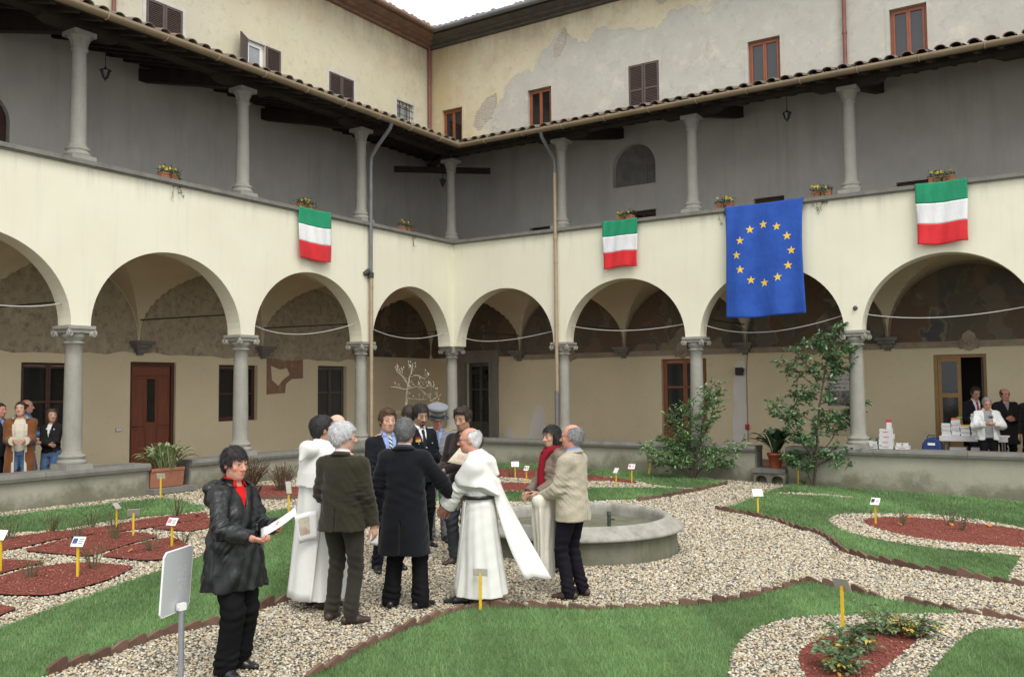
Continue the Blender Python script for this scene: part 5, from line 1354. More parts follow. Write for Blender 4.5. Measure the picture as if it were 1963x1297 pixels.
# ---- sagging cables across the arches
def cable(a, mid, b, label):
    a, mid, b = Vector(a), Vector(mid), Vector(b); c = mid*2-(a+b)/2
    th = thing('cable', label, 'cable', a, 0, 'cables slung across the arches')
    m = MB(); pts = [(a*(1-t)**2+c*2*t*(1-t)+b*t*t)-a for t in [i/16 for i in range(17)]]; m.tube(pts, .011, 6)
    m.build('wire', M['cable'], th)
cable((0, -11.05, 3.72), (0, -12.25, 3.55), (0, -14.35, 3.72), 'pale cable across the leftmost arch of the left wing')
cable((0, -7.08, 3.55), (0, -5.73, 3.37), (0, -3.88, 3.71), 'pale cable sagging across the left arch below the flag')
cable((0, -3.40, 3.66), (0, -1.9, 3.44), (0, -.30, 3.66), 'pale cable across the left arch next to the corner column')
cable((.35, 0, 3.55), (1.5, 0, 3.39), (3.36, 0, 3.60), 'pale cable across the right arch next to the corner column')
cable((3.80, 0, 3.69), (5.3, 0, 3.51), (6.92, 0, 3.61), 'pale cable sagging across the arch under the small flag near the corner')
cable((7.35, 0, 3.55), (8.75, 0, 3.33), (10.48, 0, 3.63), 'pale cable across the arch behind the blue starred flag')
cable((10.9, 0, 3.62), (12.35, 0, 3.48), (14.0, 0, 3.64), 'pale cable across the rightmost arch')

M['plate_back'] = simple('pale_plate_back', (.44, .43, .37), (.38, .37, .32), 5, .6, .3)
# ---- stakes with plates
def stake(x, y, h, yaw, tilt, label, pw=.15, ph=.11, front=True, tint=None, lean=0.):
    th = thing('plant_marker', label, 'plant marker', (x, y, gz(x)), 0, 'plant markers on yellow stakes')
    m = MB(); m.box(-.013, .013, -.009, .009, -.05, h); m.build('stake', M['yellow'], th, (0, 0, 0), (lean, lean*.7, yaw))
    m = MB(); m.box(-pw/2, pw/2, -.004, .004, -ph/2, ph/2); top = Vector((math.sin(lean*.7)*h, -math.sin(lean)*h, h*math.cos(lean)))
    pl = m.build('plate', M['white'] if front else M['plate_back'], th, tuple(top+Vector((0, 0, .01))), (tilt, 0, yaw)); bevel(pl, .003)
    if tint:
        m = MB(); m.box(-pw*.42, -pw*.05, -.0062, -.0042, -ph*.2, ph*.32); m.build('picture', tint, pl)
        m = MB()
        for k in range(3): m.box(.01, pw*.4, -.006, -.0042, ph*(.22-.2*k)-.004, ph*(.22-.2*k)+.004)
        m.build('print', M['iron'], pl)
TB = simple('blue_print', (.05, .08, .22)); TP = simple('pink_print', (.60, .20, .22)); TG = simple('brown_print', (.25, .18, .12))
toc = math.atan2(.5453*1, .8365)+R(0)      # yaw that turns a plate's front (-Y) to the camera is about +33 degrees
Y0 = R(33)
stake(5.51, -14.16, .40, Y0-.15, R(-35), 'white-plated stake with a blue blot in the nearest left red bed', .15, .12, True, TB)
stake(3.76, -12.30, .33, Y0+.5, R(30), 'stake with a brown tilted plate, in the middle of the left red beds', .16, .12, False)
stake(2.95, -12.02, .32, Y0+1.5, R(-40), 'stake seen edge on, at the far rim of the left red beds', .14, .11, False)
stake(4.81, -12.45, .33, Y0-.35, R(-35), 'stake with a pink and white plate right of the left red beds', .15, .11, True, TP)
stake(.95, -9.86, .42, Y0, R(15), 'stake with a grey plate in front of the terracotta trough', .15, .10, False)
stake(4.56, -14.50, .42, Y0-.4, R(-30), 'white-plated stake cut by the left edge of the photo', .15, .12, True)
stake(10.13, -5.03, .38, Y0, R(-40), 'white-plated stake at the left tip of the right-hand lawn', .17, .14, True)
stake(11.94, -4.82, .37, Y0-.7, R(-45), 'stake with a dark-edged white plate at the oval red bed', .14, .14, True, M['iron'])
stake(12.92, -11.26, .40, Y0-.75, R(35), 'stake with a tilted grey plate behind the leafy roses', .15, .16, False)
stake(9.51, -.39, .38, Y0+.3, R(20), 'stake against the right wall beside the camellia tree trunk', .10, .08, False)
stake(9.88, -12.70, .375, Y0-.2, R(8), 'stake with a plain grey plate in front of the white-robed priest', .145, .075, False)
stake(3.95, -2.92, .30, Y0, R(-30), 'white-plated stake in the far red beds, right of the priest', .17, .13, True)
stake(4.72, -3.67, .32, Y0-.6, R(-30), 'stake with a small reddish plate in the far red beds', .12, .11, True, TP)
stake(6.51, -3.03, .34, Y0-1.0, R(-30), 'stake with a plate seen almost edge on, near the far gravel band', .13, .12, True)
stake(6.49, -2.24, .36, Y0-.5, R(-35), 'stake with a red and white plate at the right tip of the far red beds', .15, .12, True, TP)
stake(6.05, -.42, .62, Y0, R(20), 'leaning long stake beside the low wall, left of the small camellia', .05, .05, False, None, .18)
stake(3.87, -9.57, .42, Y0+.7, R(-15), 'stake with a yellow plate half hidden by the white-robed monk', .09, .2, False)

# ---- notice board in the foreground (its back)
def _board():
    m = NT('pale_grey_board_back'); x, y, z = m.xyz()
    sp = m.ramp(m.noise(55, 3, .7), [(.5, 0.), (.58, 1.)]); box = m.math('MULTIPLY', m.smooth(z, -.13, -.11), m.math('SUBTRACT', 1, m.smooth(z, .09, .11)))
    bx = m.math('MULTIPLY', m.smooth(x, -.01, .01), m.math('SUBTRACT', 1, m.smooth(x, .13, .15)))
    return m.fin(m.mix(m.math('MULTIPLY', sp, m.math('MULTIPLY', m.math('MULTIPLY', box, bx), .55)), (.53, .56, .56), (.72, .73, .72)), .35, .5)
th = thing('notice_board', 'pale grey notice board on a metal post at the lower left, seen from behind', 'notice board', (9.24, -15.66, gz(9.24)))
W_ = .38; hgt = .46
m = MB(); m.prism([(-W_/2+.03, -hgt/2), (W_/2-.03, -hgt/2), (W_/2, -hgt/2+.03), (W_/2, hgt/2-.03), (W_/2-.03, hgt/2), (-W_/2+.03, hgt/2), (-W_/2, hgt/2-.03), (-W_/2, -hgt/2+.03)], lambda p, q, d: (p, d, q), 0, -.006, .006)
bd = m.build('board', _board(), th, (0, 0, .755), (R(4), R(0), R(112)))
m = MB()
for a, b in (((-W_/2, 0, -hgt/2+.03), (-W_/2, 0, hgt/2-.03)), ((W_/2, 0, -hgt/2+.03), (W_/2, 0, hgt/2-.03)), ((-W_/2+.03, 0, hgt/2), (W_/2-.03, 0, hgt/2)), ((-W_/2+.03, 0, -hgt/2), (W_/2-.03, 0, -hgt/2)), ((-W_/2, 0, hgt/2-.03), (-W_/2+.03, 0, hgt/2)), ((W_/2, 0, hgt/2-.03), (W_/2-.03, 0, hgt/2)), ((-W_/2, 0, -hgt/2+.03), (-W_/2+.03, 0, -hgt/2)), ((W_/2, 0, -hgt/2+.03), (W_/2-.03, 0, -hgt/2))): m.tube([a, b], .008, 6)
m.build('edge_strip', M['white'], bd)
m = MB(); m.tube([(0, 0, -.1), (0, 0, .56)], .021, 10); m.build('post', simple('galvanised_post', (.30, .31, .32), (.24, .25, .26), 12, .45, .5, metal=.3), th, (.02, .03, 0))
m = MB(); m.box(-.02, .02, -.03, .03, -.02, .03); m.tube([(0, -.035, .005), (0, .035, .005)], .012, 8); m.build('clamp', M['white'], th, (.02, .03, .56))

# ---- things on the gallery walls
th = thing('floodlight', 'black floodlight on the pale plaster strip of the right back wall', 'floodlight', (6.98, D-.015, 2.52))
m = MB(); m.prism([(-.10, -.10), (.10, -.10), (.10, .10), (-.10, .10)], lambda p, q, d: (p, d, q), 0, -.16, -.06); bevel(m.build('housing', M['iron'], th), .015)
m = MB(); m.box(-.08, .08, -.168, -.161, -.08, .08); m.build('glass', M['glass_curtain'], th)
m = MB(); m.tube([(-.11, -.1, 0), (-.11, -.02, .06), (.11, -.02, .06), (.11, -.1, 0)], .01, 6); m.build('bracket', M['iron'], th)
th = thing('power_cable', 'grey cable running up the right back wall beside the pale plaster strip', 'cable', (7.14, D-.02, .6))
m = MB(); m.tube([(.0, 0, -.1), (.0, 0, 1.85), (.02, 0, 2.2), (.06, -.02, 2.6), (.05, -.04, 3.0), (-.1, -.5, 3.15)], .012, 6); m.build('wire', M['copper'], th)
th = thing('socket_box', 'small red socket box on the cable of the right back wall', 'socket box', (7.14, D-.05, 1.05)); m = MB(); m.box(-.05, .05, -.03, .03, -.07, .07); bevel(m.build('case', M['fred'], th), .01); m = MB(); m.tube([(0, -.03, 0), (0, -.06, 0)], .03, 8); m.build('cover', M['shutter_grey'], th)
th = thing('floodlight', 'small dark floodlight on a bracket in the corner bay behind the bare tree', 'floodlight', (-1.55, 3.42, 2.65)); m = MB(); m.box(-.11, .11, -.2, -.1, -.07, .07); bevel(m.build('housing', M['iron'], th), .012); m = MB(); m.tube([(0, .06, -.3), (0, -.1, -.25), (0, -.15, -.07)], .012, 6); m.build('bracket', M['iron'], th)
th = thing('switch_plate', 'pale switch plate on the left back wall beside the wooden door', 'switch', (-D+.012, -7.78, 1.28), R(90)); m = MB(); m.box(-.08, .08, -.012, .01, -.045, .045); bevel(m.build('plate', M['surround'], th), .004)
for dx in (-.04, 0, .04):
    m = MB(); m.box(dx-.015, dx+.015, -.017, -.0122, -.025, .025); m.build('switch_key', M['white'], th)
th = thing('ring_bolt', 'small grey ring bolt on the pier between the two right arches', 'ring bolt', (10.74, -.2, 3.75)); m = MB(); m.lathe([(.05, -.01), (.045, .01), (.02, .03)], n=12); o = m.build('boss', M['greypipe'], th, (0, -.01, 0), (R(90), 0, 0)); m = MB(); m.tube([(.035*math.cos(t*.5236), -.045, -.02+.035*math.sin(t*.5236)) for t in range(13)], .008, 5, cap=False); m.build('ring', M['iron'], th)
# info panels behind the camellia tree
def _poster():
    m = NT('printed_grey_panel'); x, y, z = m.xyz()
    w = m.n('ShaderNodeTexWave'); w.bands_direction = 'Z'; w.inputs['Scale'].default_value = 3.2; w.inputs['Distortion'].default_value = .4; m.l(m.co, w.inputs['Vector'])
    tx = m.math('MULTIPLY', m.ramp(m.noise(38, 3, .6, m.mapping((1, 1, .35))), [(.5, 0.), (.54, 1.)]), m.ramp(w.outputs['Fac'], [(.55, 0.), (.6, 1.)]))
    top = m.smooth(z, -.05, .0)
    pic = m.ramp(m.noise(7, 6, .7), [(.35, (.05, .05, .05)), (.55, (.22, .21, .19)), (.7, (.45, .43, .40))])
    col = m.mix(m.math('MULTIPLY', tx, .8), (.50, .49, .46), (.10, .09, .09)); col = m.mix(top, pic, col); return m.fin(col, .6, .3)
th = thing('info_panel', 'grey printed panel on the right back wall behind the camellia tree', 'poster', (9.58, D-.02, 2.02)); m = MB(); m.box(-.36, .36, -.012, .012, -.40, .40); m.build('sheet', _poster(), th); m = MB()
for a in ((-.37, .37, .40, .42), (-.37, .37, -.42, -.40)): m.box(a[0], a[1], -.016, .014, a[2], a[3])
m.build('rail', M['surround'], th)
th = thing('info_panel', 'cream sheet hung low on the right back wall below the grey panel', 'poster', (9.58, D-.02, 1.22)); m = MB(); m.box(-.34, .34, -.01, .012, -.34, .34); m.build('sheet', simple('cream_sheet', (.52, .48, .33), (.46, .42, .29), 3), th); m = MB()
for k in range(6): m.box(-.28, .28, -.0125, -.0102, .25-.09*k-.008, .25-.09*k+.008)
m.build('print', M['moulding'], th)

# ---- cartons on the low wall, book table behind it
M['carton'] = simple('white_carton', (.62, .61, .60), (.54, .53, .53), 5, .7, .3); M['redprint'] = simple('red_print', (.45, .05, .05), None, rough=.6)
def carton(u, v, z, w, d, h, label, red=True, rz=0., nm='carton', lid=None):
    th = thing(nm, label, 'box', (u, v, z), rz, 'white cartons on the right wall')
    m = MB(); m.box(-w/2, w/2, -d/2, d/2, 0, h); bevel(m.build('body', M['carton'], th), .004)
    m = MB(); m.box(-w/2-.003, w/2+.003, -d/2-.003, d/2+.003, h*.74, h+.003); m.build('lid', lid or M['carton'], th)
    if red: m = MB(); m.box(-w*.22, w*.22, -d/2-.0025, -d/2-.0005, h*.38, h*.52); m.build('print', M['redprint'], th)
zz = ZK+.008
carton(11.23, .02, zz, .27, .22, .085, 'bottom carton of the tall stack on the right wall')
carton(11.225, .02, zz+.09, .26, .22, .105, 'second carton from the bottom of the tall stack on the right wall')
carton(11.24, .02, zz+.20, .265, .21, .10, 'third carton from the bottom of the tall stack on the right wall')
carton(11.23, .02, zz+.305, .23, .2, .10, 'fourth carton of the tall stack, under the small upright box')
carton(11.29, .02, zz+.41, .09, .12, .19, 'small upright red-topped box on top of the tall carton stack', False, 0, 'carton', M['redprint'])
carton(10.96, .02, zz, .22, .2, .075, 'lower flat carton left of the tall stack on the right wall')
carton(10.97, .02, zz+.08, .18, .18, .07, 'upper carton left of the tall stack on the right wall', False)
carton(11.54, .02, zz, .26, .2, .065, 'flat carton right of the tall stack on the right wall')
carton(11.47, .02, zz+.07, .10, .1, .05, 'small left box on the flat carton right of the tall stack', False)
carton(11.60, .02, zz+.07, .09, .1, .055, 'small right box on the flat carton right of the tall stack', False)
carton(10.62, .02, zz, .3, .2, .06, 'flat pack of leaflets on the wall beside the right-hand column')
th = thing('book_table', 'white-topped folding table with books behind the right wall', 'table', (12.75, 1.18, .35))
m = MB(); m.box(-.62, .62, -.33, .33, .68, .705); m.build('table_top', M['white'], th)
m = MB(); m.box(-.63, .63, -.342, -.336, .60, .71); m.build('cloth_edge', M['carton'], th)
for sx in (-.55, .55):
    for sy in (-.27, .27): m = MB(); m.tube([(sx, sy, -.13), (sx*.93, sy, .68)], .018, 6); m.build('leg', M['greypipe'], th)
M['book'] = simple('white_book_cover', (.64, .63, .62), (.56, .55, .55), 4, .6, .3, rand=.12)
bm_ = MB(); bm_.box(-.085, .085, -.06, .06, 0, .028); BK = bm_.mesh('book', M['book'])
M['orange_cover'] = simple('orange_book_cover', (.62, .14, .03)); M['green_cover'] = simple('green_book_cover', (.12, .30, .06)); M['gold_cover'] = simple('gold_book_cover', (.55, .38, .05)); M['dark_cover'] = simple('dark_book_cover', (.10, .05, .05))
def book(u, v, z, lab, mat=None, s=(1, 1, 1)):
    o = obj('book', BK, None, (u, v, z), (0, 0, RNG.normal(0, .08))); o.scale = s; props(o, lab, 'book', 'books stacked on the white table')
    if mat: o.data = BK.copy(); o.data.materials.clear(); o.data.materials.append(mat)
zt = 1.057
for u, n, top, lab in ((12.24, 9, None, 'leftmost plain stack'), (12.42, 13, 'orange_cover', 'orange-topped stack'), (12.60, 8, 'gold_cover', 'low gold-topped stack'), (12.80, 17, 'dark_cover', 'tall dark-topped stack'), (12.98, 11, None, 'rightmost stack, behind the white anorak')):
    for k in range(n):
        last = k == n-1 and top
        book(u+RNG.normal(0, .006), 1.0+RNG.normal(0, .008), zt+k*.0285, ({'orange_cover': 'orange-covered book topping the second stack on the white table', 'gold_cover': 'gold-covered book topping the third stack on the white table', 'dark_cover': 'dark-covered book topping the tallest stack on the white table'}[top]) if last else 'white book in the '+lab+' of the white table', M[top] if last else None)
book(12.50, 1.0, zt+13*.0285+.0, 'green-covered book lying beside the orange one on the table', M['green_cover'], (.55, 1, 1))
for i, (u, lab) in enumerate(((12.45, 'left white carton on the floor under the book table'), (12.85, 'right white carton on the floor under the book table'))):
    th = thing('carton', lab, 'box', (u, 1.1, .22), 0, 'cartons under the table'); m = MB(); m.box(-.16, .16, -.14, .14, 0, .6); bevel(m.build('body', M['carton'], th), .004); m = MB()
    for z in (.52, .44): m.box(-.08, .08, -.1425, -.1405, z-.012, z+.012)
    m.build('print', M['redprint'], th)
th = thing('travel_bag', 'blue rounded travel bag standing left of the book table', 'bag', (11.98, .85, .36))
m = MB(); n = 14; prof = [(-.17, 0), (.17, 0)]+[(.19*math.cos(math.pi*i/n), .44+.22*math.sin(math.pi*i/n)) for i in range(n+1)]; m.prism(prof, lambda p, q, d: (p, d, q), 0, -.14, .14); bevel(m.build('body', simple('blue_bag_cloth', (.02, .055, .17), (.016, .04, .13), 6, .6, .3), th), .02, 2)
m = MB(); m.tube([(-.1, 0, .64), (-.07, 0, .70), (.07, 0, .70), (.1, 0, .64)], .012, 6); m.build('handle', M['iron'], th); m = MB(); m.box(-.07, .07, -.147, -.141, .5, .55); m.build('badge', M['white'], th)
# =================================================================== PEOPLE
# Bodies and garments are implicit surfaces (tapered limbs blended smoothly), meshed with surface nets.
def A3(*v): return np.array(v, float)
class Vol:
    def __init__(s, lo, hi, h):
        s.lo = np.array(lo, float); s.h = h; s.n = np.ceil((np.array(hi)-s.lo)/h).astype(int)+1
        s.D = np.full(tuple(s.n), 1.0, np.float32)
        s.ax = [s.lo[i]+h*np.arange(s.n[i]) for i in range(3)]
    def sl(s, lo, hi):
        a = np.clip(np.floor((np.array(lo)-s.lo)/s.h).astype(int), 0, s.n); b = np.clip(np.ceil((np.array(hi)-s.lo)/s.h).astype(int)+1, 0, s.n)
        if np.any(b <= a): return None, None
        q = tuple(slice(i, j) for i, j in zip(a, b))
        X = s.ax[0][q[0]][:, None, None]; Y = s.ax[1][q[1]][None, :, None]; Z = s.ax[2][q[2]][None, None, :]
        return q, (X, Y, Z)
    def put(s, q, d, k, op='u'):
        D = s.D[q]; d = d.astype(np.float32)
        if op == 'u':
            if k > 0:
                t = np.clip(.5+.5*(D-d)/k, 0, 1); s.D[q] = D+(d-D)*t-k*t*(1-t)
            else: s.D[q] = np.minimum(D, d)
        elif op == 's':
            d = -d
            if k > 0:
                t = np.clip(.5-.5*(D-d)/k, 0, 1); s.D[q] = D+(d-D)*t+k*t*(1-t)
            else: s.D[q] = np.maximum(D, d)
    def cone(s, a, b, r0, r1, k=.02, sc=None, op='u'):
        """tapered capsule; sc = squash factors along x,y,z around the segment"""
        a = np.array(a, float); b = np.array(b, float); m = max(r0, r1)*1.7+k+2*s.h
        q, g = s.sl(np.minimum(a, b)-m, np.maximum(a, b)+m)
        if q is None: return
        sc = np.array(sc if sc is not None else (1, 1, 1), float)
        A = a/sc; B = b/sc; P = [g[i]/sc[i] for i in range(3)]; ba = B-A; L = max(ba@ba, 1e-9)
        t = np.clip(sum((P[i]-A[i])*ba[i] for i in range(3))/L, 0, 1)
        d = np.sqrt(sum((P[i]-A[i]-t*ba[i])**2 for i in range(3)))-(r0+(r1-r0)*t)
        s.put(q, d*sc.min(), k, op)
    def ell(s, c, r, k=.02, Rm=None, op='u'):
        c = np.array(c, float); r = np.array(r, float); m = r.max()+k+2*s.h
        q, g = s.sl(c-m, c+m)
        if q is None: return
        P = [g[i]-c[i] for i in range(3)]
        if Rm is not None: P = [sum(P[i]*Rm[i, j] for i in range(3)) for j in range(3)]
        e = np.sqrt(sum((P[i]/r[i])**2 for i in range(3)))
        e2 = np.sqrt(sum((P[i]/r[i]**2)**2 for i in range(3)))+1e-6
        s.put(q, e*(e-1)/e2, k, op)
    def loft(s, prof, cx=lambda z: 0*z, cy=lambda z: 0*z, k=.03, fold=None, op='u', power=2.3):
        """prof rows: z, half width, half depth, y shift; fold(theta, z) gives a radial factor"""
        pr = np.array(prof, float); o = np.argsort(pr[:, 0]); pr = pr[o]
        am, bm = pr[:, 1].max()*1.35+.05+k, pr[:, 2].max()*1.35+.05+k
        z0, z1 = pr[0, 0], pr[-1, 0]; zz = np.linspace(z0, z1, 12); xs = cx(zz); ys = cy(zz)+np.interp(zz, pr[:, 0], pr[:, 3])
        q, g = s.sl((xs.min()-am, ys.min()-bm, z0-.03), (xs.max()+am, ys.max()+bm, z1+.03))
        if q is None: return
        X, Y, Z = g; zc = np.clip(Z, z0, z1)
        a = np.interp(zc.ravel(), pr[:, 0], pr[:, 1]).reshape(zc.shape); b = np.interp(zc.ravel(), pr[:, 0], pr[:, 2]).reshape(zc.shape); y0 = np.interp(zc.ravel(), pr[:, 0], pr[:, 3]).reshape(zc.shape)
        x = X-cx(zc); y = Y-y0-cy(zc)
        if fold is not None:
            f = fold(np.arctan2(y/b, x/a), zc); a = a*f; b = b*f
        e = (np.abs(x/a)**power+np.abs(y/b)**power)**(1/power)
        d = (e-1)*np.minimum(a, b)
        d = np.maximum(d, np.maximum(z0-Z, Z-z1)); s.put(q, d, k, op)
    def cut(s, f, k=0):
        """remove where f(X,Y,Z) > 0"""
        d = f(s.ax[0][:, None, None], s.ax[1][None, :, None], s.ax[2][None, None, :])
        s.D = np.maximum(s.D, d.astype(np.float32)) if k == 0 else s.D
    def noise(s, amp, freq, seed):
        rg = np.random.default_rng(seed); X, Y, Z = s.ax[0][:, None, None], s.ax[1][None, :, None], s.ax[2][None, None, :]; t = 0
        fr = freq if hasattr(freq, '__len__') else (freq,)*3
        for i in range(4):
            w = rg.normal(0, 1, 3)*fr*(1+.5*i); t = t+np.sin(X*w[0]+Y*w[1]+Z*w[2]+rg.uniform(0, 6))/(1+.4*i)
        s.D = s.D+(amp*.5*t).astype(np.float32)
    def mesh(s):
        D = s.D; S = D < 0; nx, ny, nz = D.shape
        c = np.zeros((nx-1, ny-1, nz-1), np.uint8); cor = [(i, j, k) for i in (0, 1) for j in (0, 1) for k in (0, 1)]
        for i, j, k in cor: c += S[i:nx-1+i, j:ny-1+j, k:nz-1+k]
        act = (c > 0) & (c < 8); idx = np.full(act.shape, -1, np.int32); ii = np.argwhere(act); idx[act] = np.arange(len(ii))
        acc = np.zeros((len(ii), 3)); cnt = np.zeros(len(ii))
        for a in cor:
            for ax in range(3):
                if a[ax]: continue
                b = list(a); b[ax] = 1
                da = D[ii[:, 0]+a[0], ii[:, 1]+a[1], ii[:, 2]+a[2]]; db = D[ii[:, 0]+b[0], ii[:, 1]+b[1], ii[:, 2]+b[2]]
                m = (da < 0) != (db < 0); t = np.where(m, da/np.where(m, da-db, 1), 0)
                p = np.zeros((len(ii), 3)); p[:] = a; p[:, ax] += t; acc += p*m[:, None]; cnt += m
        V = (ii+acc/np.maximum(cnt, 1)[:, None])*s.h+s.lo; F = []
        for ax in range(3):
            sl0 = [slice(1, n-1) for n in D.shape]; sl1 = list(sl0); sl0[ax] = slice(0, D.shape[ax]-1); sl1[ax] = slice(1, D.shape[ax])
            A, B = S[tuple(sl0)], S[tuple(sl1)]; e = np.argwhere(A != B); fl = A[tuple(e.T)]
            off = [1, 1, 1]; off[ax] = 0; e = e+off; u, v = [(1, 2), (2, 0), (0, 1)][ax]; q = []
            for du, dv in ((-1, -1), (0, -1), (0, 0), (-1, 0)):
                f = e.copy(); f[:, u] += du; f[:, v] += dv; q.append(idx[f[:, 0], f[:, 1], f[:, 2]])
            q = np.stack(q, 1); q[~fl] = q[~fl][:, ::-1]; F.append(q)
        F = np.concatenate(F); F = F[(F >= 0).all(1)]
        return V, F

def np_mesh(name, V, F, mat, parent, col=None, smooth=True, extra=None):
    me = bpy.data.meshes.new(name)
    if extra:
        eV, eF, eC = extra; F4 = [tuple(f) for f in F.tolist()]+[tuple(i+len(V) for i in f) for f in eF]
        V = np.concatenate([V, np.array(eV)]); col = np.concatenate([col, np.tile(eC, (len(eV), 1))]) if col is not None else None
        me.from_pydata(V.tolist(), [], F4)
    else:
        me.vertices.add(len(V)); me.vertices.foreach_set('co', np.ascontiguousarray(V, np.float32).ravel()); me.loops.add(F.size)
        me.loops.foreach_set('vertex_index', np.ascontiguousarray(F, np.int32).ravel()); me.polygons.add(len(F)); me.polygons.foreach_set('loop_start', np.arange(0, F.size, F.shape[1], dtype=np.int32))
    if col is not None:
        at = me.attributes.new('col', 'FLOAT_COLOR', 'POINT'); at.data.foreach_set('color', np.ascontiguousarray(np.c_[col, np.ones(len(V))], np.float32).ravel())
    me.materials.append(mat); me.update(calc_edges=True); me.validate()
    me.polygons.foreach_set('use_smooth', np.full(len(me.polygons), smooth)); me.update()
    return obj(name, me, parent)

def rotz(a): c, s = math.cos(a), math.sin(a); return np.array([[c, -s, 0], [s, c, 0], [0, 0, 1.]])
def rotx(a): c, s = math.cos(a), math.sin(a); return np.array([[1, 0, 0], [0, c, -s], [0, s, c.real]])
def unit(v): v = np.array(v, float); return v/(np.linalg.norm(v)+1e-9)
def ik(a, t, l1, l2, pole):
    d = t-a; L = np.linalg.norm(d); u = d/(L+1e-9); L = min(L, (l1+l2)*.998); x = (l1*l1-l2*l2+L*L)/(2*L); y = math.sqrt(max(0, l1*l1-x*x))
    p = np.array(pole, float); p = p-u*(p@u); return a+u*x+unit(p)*y, a+u*L

M['skin'] = attr_mat('skin', 'col', .5, .35)
M['skin'].node_tree.nodes['Principled BSDF'].inputs['Subsurface Weight'].default_value = .06
M['skin'].node_tree.nodes['Principled BSDF'].inputs['Subsurface Radius'].default_value = (.012, .005, .003)
M['eyewhite'] = simple('eye_white', (.34, .30, .27), None, rough=.3, spec=.5); M['iris'] = simple('dark_iris', (.03, .02, .015), None, rough=.2, spec=.5)
def hair_mat(name, a, b): return simple(name, a, b, 1, .55, .35, .9, 1, .004, stretch=(110, 110, 30), lo=.3, hi=.7)
HAIR = {'black': hair_mat('black_hair', (.010, .009, .009), (.028, .024, .022)), 'dark': hair_mat('dark_brown_hair', (.022, .015, .011), (.05, .034, .024)), 'brown': hair_mat('brown_hair', (.06, .034, .02), (.12, .07, .04)),
        'grey': hair_mat('grey_hair', (.16, .16, .165), (.33, .33, .33)), 'silver': hair_mat('silver_hair', (.36, .36, .37), (.60, .60, .60)), 'white': hair_mat('white_hair', (.55, .54, .53), (.72, .71, .70)), 'steel': hair_mat('steel_grey_hair', (.05, .05, .052), (.20, .20, .20))}
def cloth(name, a, b, rough=.85, scale=5, bump=.25, bscale=160, spec=.12, sheen=.0, stretch=None, coat=0):
    m = NT(name); col = m.mix(m.ramp(m.noise(scale, 6, .62), [(.35, 0.), (.65, 1.)]), a, b)
    fine = m.noise(bscale, 3, .6, m.mapping(stretch) if stretch else None); big = m.noise(10, 4, .5, m.mapping((1, 1, .32)), 1.1)
    h = m.math('ADD', m.math('MULTIPLY', fine, .10), m.math('MULTIPLY', big, .75)); m.bump(h, bump, .035)
    r = m.fin(col, rough, spec if rough < .5 else spec*.55, 0, sheen); return r
